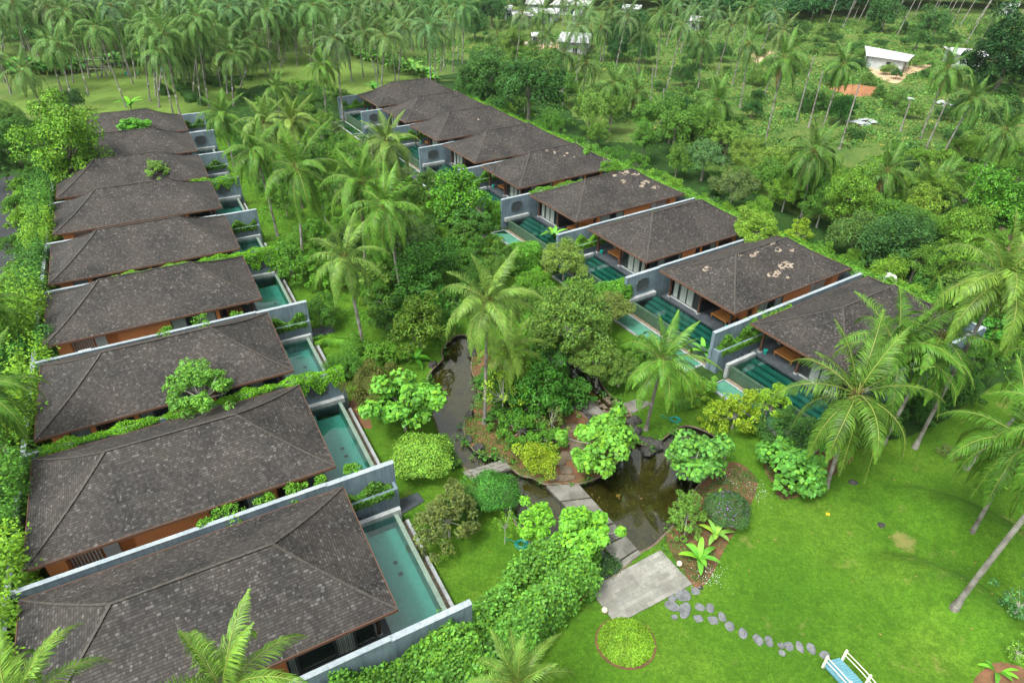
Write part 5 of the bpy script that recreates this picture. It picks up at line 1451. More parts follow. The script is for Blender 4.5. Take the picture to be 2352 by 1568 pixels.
for (uvs, n, s, col, lab) in ((((0, 165), (60, 165), (110, 170), (160, 165), (205, 160)), 34, 1.9, (.09, .25, .06), 'banana plants'),
                              (((240, 152), (300, 148), (380, 144), (470, 142)), 26, 1.5, (.085, .24, .06), ''),
                              (((783, 100), (830, 130), (880, 145), (930, 165), (1000, 190)), 34, 1.7, (.13, .33, .06), ''),
                              (((790, 120), (850, 140), (905, 155)), 14, 1.6, (.13, .33, .06), '')):
    for (u, v) in along(uvs, n):
        p = at(u+rb.uniform(-8, 8), v+rb.uniform(-5, 5)); banana(p, s*rb.uniform(.7, 1.2), tuple(c*rb.uniform(.8, 1.2) for c in col), 'banana plant in the dense hedge of bananas bordering the grove lawn', 'banana plants bordering the grove lawn', .5, rb)

# ------------------------------------------------------------------ palms standing in and around the garden
P_ = [(1120, 690, (1113, 972), 1.0, 'tall coconut palm in the centre of the garden, on the island', dict(var=3, rot=0.0, color=(.17, .31, .06))),
 (1968, 905, (1897, 1118), 1.12, 'large spreading coconut palm at the edge of the right lawn', dict(var=0, rot=.3, color=(.13, .28, .04))),
 (1521, 829, (1484, 986), .85, 'coconut palm on the small lawn beside the stepping blocks', dict(var=1, rot=.2)),
 (790, 592, (837, 806), .95, 'coconut palm beside the third left pool', dict(var=2, color=(.15, .29, .055))),
 (884, 473, (925, 702), 1.0, 'tall coconut palm slanting left of the central garden trees', dict(var=3)),
 (682, 387, (698, 626), 1.05, 'tall coconut palm beside the fifth left pool', dict(var=0)),
 (587, 347, (638, 542), .9, 'coconut palm leaning left over the sixth left pool', dict(var=1)),
 (510, 263, (541, 397), .95, 'coconut palm beside the eighth left pool wall', dict(var=2)),
 (607, 283, (650, 470), .95, 'pale crowned coconut palm in the cluster between the rows', dict(var=4, color=(.17, .30, .07))),
 (670, 277, None, .95, 'yellowish coconut palm in the cluster between the rows', dict(H=11, var=3, color=(.19, .31, .06))),
 (633, 203, None, .8, 'dark low coconut palm at the grove lawn edge', dict(H=8, var=1)),
 (740, 150, (750, 277), .95, 'upright coconut palm between the grove lawn and the farthest right villa', dict(var=2)),
 (889, 325, None, .9, 'yellow tipped coconut palm before the sixth right villa', dict(H=10, var=4, color=(.17, .30, .06))),
 (830, 420, None, .95, 'coconut palm behind the tall slanting palm', dict(H=11, var=1)),
 (1172, 805, None, .75, 'low yellow green palm behind the central palm', dict(H=5, var=2, color=(.2, .36, .05))),
 (2304, 639, (2101, 1028), 1.1, 'tall leaning coconut palm with a white trunk at the right', dict(var=1, rot=-.1, color=(.16, .30, .05))),
 (2162, 776, None, 1.0, 'windblown coconut palm right of the nearest right roof', dict(H=9.5, var=0)),
 (2062, 800, None, 1.05, 'windblown coconut palm in front of the nearest right roof', dict(H=8.5, var=3)),
 (2350, 1010, (2230, 1227), .95, 'coconut palm on the upper lawn mound at the right edge', dict(var=0, nuts=False)),
 (2440, 850, (2217, 1076), 1.0, 'leaning coconut palm behind the lawn mounds, crown past the right edge', dict(var=1, nuts=False)),
 (2500, 1010, (2192, 1395), 1.0, 'leaning coconut palm with a white trunk on the lower lawn mound', dict(var=2, nuts=False)),
 (512, 1590, None, .74, 'coconut palm crown at the bottom before the nearest left roof', dict(H=11.5, var=4, rot=.4, color=(.17, .33, .05))),
 (30, 1640, None, .72, 'coconut palm crown cut by the bottom left corner', dict(H=12, var=2, rot=2.0, color=(.17, .33, .05))),
 (1190, 1570, None, .66, 'coconut palm crown at the bottom before the curving hedge', dict(H=5.5, var=4, rot=1.3, color=(.18, .34, .06))),
 (-48, 900, None, .8, 'coconut palm crown at the left edge beside the road hedge', dict(H=9, var=2)),
 (-30, 700, None, .7, 'coconut palm at the left edge over the road', dict(H=7, var=1)),
]
for cu, cv, base, r, lab, kw in P_:
    palm(cu, cv, base, r=r, label=lab, **kw)
# field palms
F_ = [(1802, 133, (1746, 377)), (1647, 233, (1623, 340)), (1615, 97, (1603, 207)), (1721, 100, (1700, 247)), (1725, 20, (1681, 200)), (1938, 147, (1890, 293)), (2178, 157, (2112, 320)),
 (2235, 230, (2148, 390)), (2308, 300, (2215, 463)), (1868, 350, (1840, 500)), (2038, 393, (2010, 500)), (2161, 415, (2150, 450)), (2288, 33, (2245, 112)),
 (1142, 77, (1142, 140)), (1254, 85, (1249, 187)), (1294, 120, (1279, 222)), (1347, 143, (1339, 215)), (1410, 193, (1402, 285)), (1463, 213, (1460, 270)), (1380, 63, (1379, 143)),
 (1404, 13, (1384, 142)), (1477, 77, (1465, 167)), (1524, 33, (1505, 178)), (1000, 83, (1000, 193)), (1022, 17, (1020, 157)), (1247, 27, (1245, 133)), (1322, 10, (1320, 127)),
 (969, 17, (969, 112)), (978, 40, (974, 112)), (904, 122, (908, 192)), (837, 77, (870, 203)), (900, 47, (902, 140)), (944, 23, (946, 117)), (797, 57, (808, 187)), (864, 57, (869, 172)), (1293, 0, (1293, 60)), (2135, 440, (2110, 470))]
desc = ['brown trunked', 'pale trunked', 'windblown', 'slender']
def refs(u, v):
    L_ = [(1980, 120, 'the long tin shed'), (2220, 120, 'the far right tin shed'), (1330, 90, 'the white roofed sheds'), (1930, 220, 'the orange earth mound'), (950, 200, 'the farthest right villa'), (1120, 240, 'the eighth right villa'),
          (1300, 310, 'the sixth right villa'), (1500, 400, 'the fourth right villa'), (1650, 490, 'the third right villa'), (1950, 600, 'the second right villa'), (1180, 40, 'the small white shed'), (800, 150, 'the banana hedge'), (2300, 480, 'the bright edge tree'), (1550, 250, 'the scrub field middle')]
    d, x, y, n = min((math.hypot(u-a, (v-b)*1.5), a, b, n) for a, b, n in L_)
    h = 'right' if u-x > 25 else 'left' if u-x < -25 else ''
    w = 'beyond' if y-v > 18 else 'before' if v-y > 18 else 'beside'
    return f'{w} {n}'+(f' and to its {h}' if h else '')
seen = {}
for i, (cu, cv, base) in enumerate(F_):
    lab = f'{desc[i % 4]} coconut palm, {refs(*base)}'
    while lab in seen: 
        seen[lab] += 1; lab = lab.replace('coconut palm', ['shorter coconut palm', 'taller coconut palm', 'leaning coconut palm', 'thin crowned coconut palm', 'full crowned coconut palm'][seen[lab] % 5], 1)
    seen[lab] = 0
    near = base[1] > 260
    palm(cu, cv, base, r=1.0 if near else 1.05, label=lab, group='coconut palms of the scrub field', hi=near, color=(.085, .20, .05) if not near else (.095, .23, .04))
# dead palm trunks
def dead(top, base, i):
    B = at(*base); d = ray(*top); h2 = Vector((d.x, d.y)); t = Vector((B.x, B.y)).dot(h2)/h2.length_squared; T = Vector((0, 0, CAM_H))+d*t
    root = empty('bare_palm_trunk', B); tag(root, f'bare headless palm trunk {refs(*base)}', 'tree trunk', 'headless palm trunks in the field')
    mobj('trunk', trunk_mesh(T.x-B.x, T.y-B.y, max(2, T.z-B.z), .13, .1), root)
for i, (t_, b_) in enumerate((((1870, 128), (1828, 282)), ((1891, 163), (1857, 293)), ((1975, 190), (1928, 343)), ((2178, 227), (2115, 367)), ((2092, 230), (2068, 300)), ((1052, 103), (1052, 137)), ((1204, 77), (1199, 147)), ((1013, 130), (1013, 165)), ((1420, 80), (1418, 140)), ((1500, 153), (1494, 247)), ((1525, 203), (1518, 290)))): dead(t_, b_, i)
# tall far palms, crowns above the frame
TF = [(1861, 53, 1870, -30), (1883, 40, 1893, -40), (1900, 63, 1915, -40), (1935, 65, 1962, -50), (1943, 50, 1970, -40), (1961, 43, 1980, -50), (1971, 50, 2000, -50), (2060, 82, 2090, -30), (2110, 88, 2145, -40), (2098, 43, 2112, -40), (2138, 43, 2170, -50),
      (2162, 50, 2185, -40), (2170, 53, 2200, -50), (2188, 53, 2212, -50), (2205, 60, 2240, -50), (2218, 100, 2265, -50), (2235, 63, 2275, -40), (2292, 80, 2335, -30), (2328, 57, 2370, -40), (1820, 43, 1828, -40), (2050, 50, 2075, -40), (1985, 45, 2010, -40), (2010, 40, 2040, -40), (2030, 42, 2060, -40)]
for u, v, u2, v2 in TF:
    B = at(u, v); d = ray(u2, v2); g = 15.5
    k = optical_depth(B)*15.0/FPX*1.0
    lean = (u2-u)/(v-v2)
    root = None
    # crown 14-17 m up, leaning as its trunk does
    Ht = 14+((u*7) % 30)/10; dx = lean*Ht*.9
    root = empty('coconut_palm', B); tag(root, 'very tall thin palm trunk before the dark wood at the top right', 'palm tree', 'tall palms before the far wood')
    mobj('trunk', trunk_mesh(dx, .5, Ht, .13, .05), root)
    c = mobj('crown', PALM_LO[int(u) % 4], root, (dx, .5, Ht), (.08, .17, .05)); c.rotation_euler = (0, 0, u)
# the grove on the back left lawn
GR_ = [(53, 160, (93, 238)), (83, 43, (87, 147)), (133, 103, (170, 247)), (110, 100, (142, 213)), (153, 27, (203, 217)), (220, 63, (290, 247)), (273, 63, (295, 175)), (333, 87, (345, 233)), (290, 40, (312, 181)), (350, 50, (358, 222)), (367, 117, (398, 263)), (375, 75, (413, 263)),
 (442, 67, (462, 242)), (423, 130, (440, 205)), (510, 73, (498, 190)), (530, 123, (537, 245)), (587, 67, (595, 125)), (647, 67, (650, 147)), (467, 147, (470, 188)), (405, 60, (405, 186)), (415, 90, (422, 193)), (450, 40, (480, 247)), (365, 60, (366, 247)), (490, 60, (507, 200)),
 (515, 100, (522, 215)), (535, 60, (547, 157)), (13, 60, (5, 180)), (-20, 130, (-5, 232)), (700, 60, (715, 150)), (737, 60, (742, 130)), (760, 47, (768, 128)), (560, 75, (563, 180)), (240, 40, (233, 178)), (620, 40, (625, 140)), (680, 30, (690, 125)), (160, 70, (168, 190)), (320, 60, (368, 205)), (395, 85, (365, 218)), (480, 75, (485, 185)), (455, 80, (443, 232)), (750, 95, (752, 200)), (590, 110, (550, 205))]
gl_words = ['with brown dead leaves', 'with a dark full crown', 'with white bands on its trunk', 'with a pale slanting trunk', 'with drooping leaves', 'with a thin crown']
for i, (cu, cv, base) in enumerate(GR_):
    palm(cu, cv, base, r=1.15, label='slanting coconut palm on the grove lawn', group='coconut palms of the grove lawn', hi=False, color=(.12, .27, .065), ring=base[1] > 170)
# ------------------------------------------------------------------ distant palms and woods
rf_ = random.Random(11)
def far_palm_fix(u, v, H, r, col, lab, grp):
    d = ray(u, v); t = (H-CAM_H)/d.z; T = Vector((0, 0, CAM_H))+d*t
    lx = rf_.uniform(-.3, 2.2); B = gpt(T.x-lx, T.y-rf_.uniform(-1, 1))
    root = empty('coconut_palm', B); tag(root, lab, 'palm tree', grp)
    w = T-B
    mobj('trunk', trunk_mesh(w.x, w.y, w.z, .13, .2), root)
    c = mobj('crown', rf_.choice(PALM_LO), root, w, tuple(x*rf_.uniform(.8, 1.2) for x in col)); c.scale = (r, r, r); c.rotation_euler = (0, 0, rf_.uniform(-.8, .8))
taken = []
for v in range(-60, 30, 9):
    u = -30
    while u < 800:
        uu, vv = u+rf_.uniform(-14, 14), v+rf_.uniform(-6, 6)
        if True:
            far_palm_fix(uu, vv, rf_.uniform(10, 15), 1.15, (.095, .20, .07), 'coconut palm packed in the dense plantation at the top left', 'coconut palms of the dense plantation')
        u += 64+v*.3
for (u, v) in ((830, 20), (870, 5), (910, 0), (925, 60), (1045, 50), (1065, 15), (1570, 60), (1590, 20), (1640, 25), (1560, 5), (1330, 60), (1200, 30), (1780, 30), (1440, 40), (1350, 30), (1680, 60), (1800, 70), (770, 90), (820, 45), (985, 60), (885, 85)):
    far_palm_fix(u, v, rf_.uniform(10, 14), 1.1, (.095, .19, .07), 'coconut palm standing far off behind the scrub field', 'far coconut palms behind the field')

GRP = {}
def fill(poly_px, n, mind, kinds, rpx_m, cols, lab, grp, seed, avoid=None, cat='tree', lift=None, sc=(.7, 1.2), merge=None):
    "individual trees spread over a piece of ground outlined in the photograph; sizes in metres"
    rr = random.Random(seed); P = gpoly(poly_px, 1); xs = [p[0] for p in P]; ys = [p[1] for p in P]; got = []; k = 0
    while len(got) < n and k < n*60:
        k += 1; x, y = rr.uniform(min(xs), max(xs)), rr.uniform(min(ys), max(ys))
        if not inpoly([x], [y], P)[0]: continue
        if inpoly([x], [y], GROVE)[0] or inpoly([x], [y], POND_A)[0] or inpoly([x], [y], POND_B)[0] or inpoly([x], [y], ROAD)[0]: continue
        if in_villas(x, y): continue
        if any((x-a)**2+(y-b)**2 < mind**2 for a, b in got): continue
        got.append((x, y))
        kd = rr.choice(kinds); K = KINDS[kd]; s = rpx_m*rr.uniform(*sc)/K['R']; ch = s*(K['H'] if lift is None else K['R']*lift)
        if merge is not None: merge.append((kd, gpt(x, y), s, ch, rr.uniform(0, 6.28), rr.uniform(.85, 1.15))); continue
        pu, pv = proj(gpt(x, y, ch)); place_plant(kd, gpt(x, y), s, ch, rr.choice(cols), f'{lab}, {refs(pu, pv)}' if len((lab+refs(pu, pv)).split()) < 16 else lab, cat, grp, 'broadleaf_tree' if cat == 'tree' else 'garden_shrub', rr.uniform(0, 6.28), rr.uniform(.85, 1.15), rr)
    return got
def in_villas(x, y, pad=.8):
    for s_ in 'LR':
        o, az, sg = frame_of(s_, 1); dx, dy = x-o.x, y-o.y; c, s = math.cos(az), math.sin(az)
        a, b = (dx*c+dy*s)*sg, -dx*s+dy*c
        b0, azr = 0, (2.0724 if s_ == 'L' else 2.1437)-az-PI/2
        a2 = a+sg*b*math.tan(azr) if True else a
        if -3.8-pad-(2 if s_ == 'R' else 0) < a2 < 17.4+pad and -2 < b < 103: return True
    return False
def wood(name, items, lab, col):
    col = tuple(c*1.5 for c in col)
    "one far-off wood that reads as one mass"
    VV = []; FF = []; b = 0
    for kd, p, s, ch, rot, hs in items:
        me = KINDS[kd]['crown']; n = len(me.vertices); v = np.empty(n*3, np.float32); me.vertices.foreach_get('co', v); v = v.reshape(-1, 3)*np.array([s, s, s*hs])
        c, q = math.cos(rot), math.sin(rot); v = np.stack([v[:, 0]*c-v[:, 1]*q+p.x, v[:, 0]*q+v[:, 1]*c+p.y, v[:, 2]+p.z+ch], 1)
        VV.append(v); FF.append(np.arange(n).reshape(-1, 4)+b); b += n
    o = mobj(name, np_mesh(name, np.concatenate(VV), np.concatenate(FF), M['leaf']), color=col); tag(o, lab, 'wood', kind='stuff')
TREEK = ['round', 'round2', 'round3', 'feather2', 'tall']
# wood behind the right row
fill([(1060, 190), (1240, 130), (1290, 240), (1430, 320), (1540, 330), (1640, 380), (1560, 420), (1400, 360), (1200, 280), (1060, 230)], 26, 3.4, TREEK, 2.8, [(.09, .24, .04), (.12, .27, .055), (.08, .23, .04)], 'dark green tree behind the far right villas', 'trees behind the far right villas', 1)
fill([(1600, 330), (1760, 400), (1880, 460), (2080, 560), (2200, 640), (2352, 700), (2352, 800), (2250, 800), (2120, 680), (1900, 540), (1700, 440)], 34, 3.2, TREEK, 2.5, [(.09, .24, .04), (.15, .30, .06), (.075, .22, .035), (.12, .30, .04)], 'dense tree behind the near right villas', 'trees behind the near right villas', 2)
fill([(1700, 400), (1900, 430), (2050, 380), (2200, 370), (2352, 400), (2352, 640), (2200, 600), (2000, 520), (1820, 470)], 46, 3.2, ['round', 'round2', 'shrub', 'glossy', 'feather2'], 2.0, [(.10, .26, .035), (.14, .31, .045), (.08, .22, .03), (.16, .33, .05)], 'low tree of the right thicket', 'trees of the right side thicket', 3, cat='shrub')
fill([(1480, 300), (1640, 260), (1720, 330), (1640, 380), (1540, 350)], 10, 4, ['round', 'round3'], 2.2, [(.06, .18, .035)], 'dark tree at the near edge of the scrub field', 'trees at the near edge of the scrub field', 13)
# planting between the rows (upper part)
fill([(770, 235), (830, 260), (900, 330), (960, 400), (1000, 440), (960, 540), (860, 520), (760, 480), (700, 400), (640, 330), (600, 270), (680, 220)], 48, 2.9, ['round2', 'feather2', 'glossy', 'feather', 'whorl', 'shrub', 'airy'], 1.9, [(.09, .24, .04), (.07, .20, .035), (.12, .28, .05), (.10, .19, .07)], 'bushy tree in the upper garden', 'trees and bushes of the upper garden', 4)
fill([(520, 360), (600, 440), (660, 540), (730, 640), (830, 720), (880, 640), (800, 540), (700, 470), (600, 380), (540, 320)], 26, 2.6, ['glossy', 'round2', 'shrub', 'whorl', 'feather2'], 1.6, [(.07, .22, .03), (.05, .17, .03), (.10, .28, .035)], 'green bush beside the left pools', 'bushes beside the left pools', 5, cat='shrub')
fill([(880, 560), (1000, 540), (1110, 560), (1170, 640), (1090, 720), (1020, 780), (960, 800), (860, 760), (840, 680)], 26, 2.5, ['glossy', 'round2', 'shrub', 'whorl', 'bigleaf'], 1.7, [(.05, .17, .03), (.06, .20, .03), (.085, .23, .04)], 'green bush in the middle garden', 'bushes of the middle garden', 6, cat='shrub')
fill([(1010, 430), (1100, 470), (1140, 530), (1100, 560), (1010, 520)], 8, 2.4, ['glossy', 'shrub', 'bigleaf'], 1.5, [(.085, .27, .03), (.12, .32, .04)], 'light green bush below the fifth right pool', 'bushes below the upper right pools', 7)
fill([(1165, 830), (1290, 850), (1310, 930), (1280, 960), (1200, 960), (1130, 985), (1100, 900)], 14, 1.6, ['shrub', 'whorl', 'glossy', 'shrub2'], 1.2, [(.05, .18, .03), (.07, .24, .03)], 'ferny green bush under the island trees', 'bushes of the island', 8, cat='shrub', lift=.45)
_b = lambda k, a, b: proj(to_world('R', k, a, b, -.5))
fill([_b(1, 17.9, -2), _b(1, 22.5, -2), _b(9, 22.5, 9), _b(9, 17.9, 9)], 52, 2.3, ['round2', 'glossy', 'whorl', 'shrub', 'feather2', 'round'], 1.7, [(.08, .24, .035), (.12, .30, .035), (.06, .19, .035)], 'bushy tree behind the right outer wall', 'trees right behind the right outer wall', 28, cat='shrub')
# left side by the road
fill([(55, 400), (110, 400), (100, 560), (75, 720), (40, 900), (0, 1150), (-60, 1150), (-30, 850), (30, 700), (50, 560)], 22, 2.2, ['glossy', 'shrub', 'round2', 'feather2'], 1.5, [(.14, .34, .03), (.10, .28, .03), (.07, .22, .03)], 'bright bush between road and left villas', 'bushes between the road and the left villas', 9, cat='shrub')
fill([(-200, 1400), (-60, 700), (30, 760), (30, 1000), (50, 1150), (10, 1568), (-200, 1568)], 30, 2.2, ['round2', 'glossy', 'whorl'], 1.7, [(.10, .30, .03), (.06, .20, .03)], 'bright bush at the lower left edge', 'bushes at the lower left edge', 10)
fill([(-150, 300), (0, 272), (90, 280), (90, 320), (50, 345), (0, 400), (-150, 400)], 14, 3.0, ['round3', 'round', 'round2'], 2.3, [(.07, .19, .04), (.10, .24, .04)], 'dark tree at the upper left between road and grove', 'trees between the road and the grove', 12)
# far wood
mg = []
fill([(-300, 150), (0, 135), (240, 130), (480, 128), (780, 95), (780, 20), (400, 25), (0, 30), (-300, 40)], 90, 5.2, ['far1', 'far2'], 3.6, [(.045, .14, .045), (.06, .17, .05), (.035, .115, .04)], 'broad dark tree under the plantation palms at the top left', 'trees under the plantation palms', 14, merge=mg)
wood('plantation_understorey', mg, 'wood of dark broad trees under the plantation palms at the top left', (0.06, 0.17, 0.05))
mg = []
fill([(780, 95), (1000, 85), (1180, 60), (1180, 5), (1000, 8), (780, 10)], 34, 6, ['far1', 'far2'], 4.2, [(.045, .14, .045), (.06, .17, .055)], 'broad tree of the far wood behind the field', 'trees of the far wood', 15, merge=mg)
wood('far_wood', mg, 'far wood behind the left part of the field', (0.055, 0.16, 0.05))
mg = []
fill([(1180, 20), (1500, 30), (1800, 40), (2352, 30), (2500, 30), (2500, -10), (1180, -10)], 170, 4.6, ['far1', 'far2'], 4.8, [(.035, .12, .045), (.05, .15, .05)], 'tree of the dark far wood along the top edge', 'trees of the dark far wood', 16, merge=mg)
wood('dark_wood', mg, 'dark wood along the top edge behind the field', (0.045, 0.14, 0.05))
mg = []
fill([(1200, -2), (1800, 10), (2500, 5), (2500, -60), (1200, -60)], 80, 9, ['far1', 'far2'], 7, [(.035, .12, .05), (.045, .14, .055)], 'tall tree of the dark far wood along the top edge', 'trees of the dark far wood', 17, merge=mg)
wood('distant_wood', mg, 'distant tall wood along the top edge', (0.05, 0.15, 0.06))
mg = []
fill([(-300, 20), (1200, 5), (1200, -60), (-300, -50)], 60, 9, ['far1', 'far2'], 6, [(.04, .13, .05)], 'tall tree behind the plantation palms', 'trees behind the plantation', 27, merge=mg)
wood('plantation_backdrop', mg, 'far trees behind the palm plantation', (0.055, 0.16, 0.06))
fill([(1230, 140), (1420, 150), (1560, 110), (1700, 100), (1740, 50), (1500, 50), (1400, 70), (1200, 60), (1100, 100)], 16, 5, ['round2', 'shrub', 'glossy', 'feather2'], 2.6, [(.06, .18, .05), (.09, .22, .06), (.045, .15, .045)], 'bush scattered around the white roofed sheds', 'bushes around the white roofed sheds', 18)
fill([(1420, 300), (1600, 130), (1800, 60), (2352, 60), (2352, 400), (2100, 360), (1900, 320), (1750, 420), (1500, 300)], 100, 3.6, ['shrub', 'shrub2', 'glossy', 'round2', 'shrub'], 1.7, [(.055, .17, .04), (.09, .22, .05), (.04, .13, .035), (.11, .24, .055)], 'scattered green bush on the scrub field', 'bushes on the scrub field', 19, cat='shrub', sc=(.5, 1.6), lift=.5)
for (u, v, r, c) in ((1450, 62, 44, (.04, .14, .045)), (1420, 110, 36, (.03, .12, .035)), (1600, 130, 34, (.07, .2, .06)), (1570, 175, 30, (.06, .18, .05)), (1660, 120, 26, (.04, .14, .04)), (1770, 45, 40, (.07, .2, .05)), (1830, 70, 30, (.06, .17, .05)), (2035, 35, 45, (.05, .16, .05)), (2150, 60, 40, (.055, .17, .05)), (2110, 90, 30, (.07, .19, .05)), (1480, 120, 30, (.04, .14, .04)), (1090, 60, 40, (.05, .16, .05)), (1130, 30, 40, (.045, .15, .05)), (2060, 170, 14, (.03, .12, .03)), (1560, 250, 34, (.035, .13, .035)), (1630, 290, 40, (.035, .13, .035)), (1730, 250, 26, (.03, .12, .03))):
    plant('round' if r > 32 else 'round2', u, v, r, c, f'leafy tree {refs(u, v)}, crown {"broad" if r > 38 else "middling" if r > 28 else "small"}', 'tree', None, 'broadleaf_tree', lift=.8)

mg = []
fill([(1540, 50), (1700, 54), (1900, 56), (2010, 44), (2010, 22), (1540, 22)], 80, 3.6, ['far1', 'far2'], 3.6, [(.04, .13, .045)], '', '', 30, merge=mg, sc=(.8, 1.2))
fill([(1180, 16), (1560, 18), (2400, 22), (2400, 8), (1180, 4)], 110, 4.6, ['far1', 'far2'], 4.4, [(.04, .13, .045)], '', '', 31, merge=mg, sc=(.8, 1.2))
wood('wood_edge', mg, 'dark wall of wood behind the tall thin palm trunks at the top right', (.028, .095, .032))

# ------------------------------------------------------------------ ground cover (uncountable)
def cover(name, polys, n, size, cols_mat, color, seed, label, hmax=.5, excl=(), leaves=14, fan=True, cat='ground cover', lk=.30):
    rng = np.random.default_rng(seed); PP = []
    for pl_ in polys:
        P = np.array(pl_); lo, hi = P.min(0), P.max(0); area = (hi-lo).prod()
        m = n*3; x = rng.uniform(lo[0], hi[0], m); y = rng.uniform(lo[1], hi[1], m)
        k = inpoly(x, y, pl_)
        for e in excl: k &= ~inpoly(x, y, e)
        # keep more near the camera, where tufts show larger
        d = np.hypot(x, y); k &= rng.random(m) < np.clip(90/np.maximum(d, 20), .15, 1)
        # clumpy
        k &= (np.sin(x*.31+np.sin(y*.23)*2)+np.sin(y*.37+np.sin(x*.19)*2)+rng.normal(0, .8, m)) > -.3
        vm = np.array([not in_villas(a, b, .1) for a, b in zip(x[k], y[k])]) if k.any() else []
        q = np.stack([x[k], y[k]], 1)[vm][:n]; PP.append(q)
    C = np.concatenate(PP); m = len(C)
    sc_ = size*rng.uniform(.5, 1.5, m)
    z = np.array([ground_h(a, b) for a, b in C])
    c3 = np.repeat(np.stack([C[:, 0], C[:, 1], z], 1), leaves, 0); s3 = np.repeat(sc_, leaves)
    d = unit(rng.normal(0, 1, (m*leaves, 3))); d[:, 2] = np.abs(d[:, 2])
    P = c3+d*s3[:, None]*np.array([1, 1, hmax/1.0])*rng.uniform(.5, 1, (m*leaves, 1))
    v, f = leaf_quads(P, d, s3*lk, s3*lk*.58, rng, .35, .8)
    o = mobj(name, np_mesh(name, v, f, M['leaf']), color=color); tag(o, label, cat, kind='stuff'); return o
FIELD = gpoly([(960, 200), (960, 100), (1180, 90), (1400, 60), (1800, 45), (2400, 40), (2600, 120), (2500, 420), (2200, 380), (1900, 330), (1760, 420), (1600, 340), (1480, 300), (1300, 240), (1240, 140), (1080, 120)], 2)
EX = [GROVE, ROAD]+[P for P, m in BARE if m != 'soil']
cover('field_scrub', [FIELD], 11000, 1.0, None, (.12, .27, .06), 51, 'knee high green scrub covering the field beyond the right villas', .55, EX, 34)
cover('dry_grass', [FIELD], 6000, .8, None, (.30, .34, .09), 52, 'yellowish dry grass tufts mixed through the scrub field', .5, EX, 12)
FLOOR = gpoly([(1060, 200), (1240, 130), (1300, 250), (1430, 330), (1640, 340), (1800, 420), (2000, 400), (2200, 370), (2400, 400), (2700, 800), (2300, 880), (2150, 720), (1950, 560), (1700, 440), (1500, 350), (1100, 230)], 2)
cover('thicket_undergrowth', [FLOOR], 4200, .8, None, (.10, .27, .04), 53, 'tangled green undergrowth below the trees at the right', .7, [], 18)
MIDG = gpoly([(450, 262), (700, 195), (800, 240), (900, 330), (1010, 420), (1110, 500), (1180, 640), (1090, 760), (1010, 800), (900, 800), (800, 740), (700, 640), (600, 520), (540, 420), (490, 320)], 2)
cover('garden_undergrowth', [MIDG], 4200, .42, None, (.09, .27, .035), 54, 'low leafy undergrowth covering the garden floor between the rows', .9, [POND_A, POND_B], 16)
LEFTG = gpoly([(55, 400), (120, 400), (105, 560), (90, 760), (60, 1000), (30, 1568), (-300, 1568), (-150, 1000), (10, 700)], 2)
cover('border_undergrowth', [LEFTG], 1800, .5, None, (.10, .28, .03), 55, 'bright low undergrowth along the left border of the villas', .9, [ROAD], 16)
cover('island_ferns', [ISLAND], 1500, .28, None, (.07, .24, .03), 56, 'small ferns and creeping plants on the island soil', .8, [gpoly([(1250, 1115), (1330, 1110), (1345, 1060), (1320, 990), (1350, 960), (1310, 930), (1290, 1000)], 1)], 12)
for P, mname in BARE:
    if mname == 'soil' and P is BARE[8][0]: cover('bed_cover', [P], 900, .25, None, (.04, .15, .025), 57, 'dark dense ground cover in the soil bed under the big leaved shrub', .7, [], 12)
cover('pondside_plants', [gpoly([(1515, 1262), (1560, 1200), (1600, 1140), (1690, 1070), (1740, 1110), (1700, 1200), (1650, 1290), (1605, 1338)], 2)], 1800, .24, None, (.06, .16, .04), 58, 'low herbs in the bed between pond and patio', .8, [], 10)
cover('patio_herbs', [gpoly([(1325, 1290), (1400, 1275), (1425, 1305), (1360, 1345), (1320, 1350)], 2)], 500, .28, None, (.05, .13, .04), 59, 'low purple flowered herbs between the hedge and the patio', .9, [], 12)
cover('dark_scrub', [FIELD], 4500, 1.3, None, (.07, .19, .045), 61, 'darker leafy scrub patches in the field', .7, EX, 26)
WEED = [gpoly([(1960, 1050), (2150, 1000), (2352, 1100), (2352, 1500), (2150, 1450), (2060, 1300), (2000, 1180)], 2)]
cover('lawn_weeds', WEED, 1500, .12, None, (.07, .22, .03), 71, 'darker weeds creeping through the lawn around the mounds', .35, [], 8)
cover('mound_weeds', [gpoly([(2110, 1190), (2125, 1260), (2180, 1320), (2260, 1345), (2240, 1300), (2180, 1260), (2150, 1200)], 3), gpoly([(1990, 1330), (2010, 1400), (2070, 1440), (2100, 1430), (2060, 1390), (2040, 1330)], 3)], 260, .13, None, (.07, .2, .03), 73, 'clover like weeds at the foot of the lawn mounds', .4, [], 8)
cover('lawn_weeds', [LAWN], 2500, .08, None, (.10, .26, .03), 72, 'tiny weeds and longer blades scattered through the garden lawn', .4, [POND_A, POND_B, ISLAND], 6)
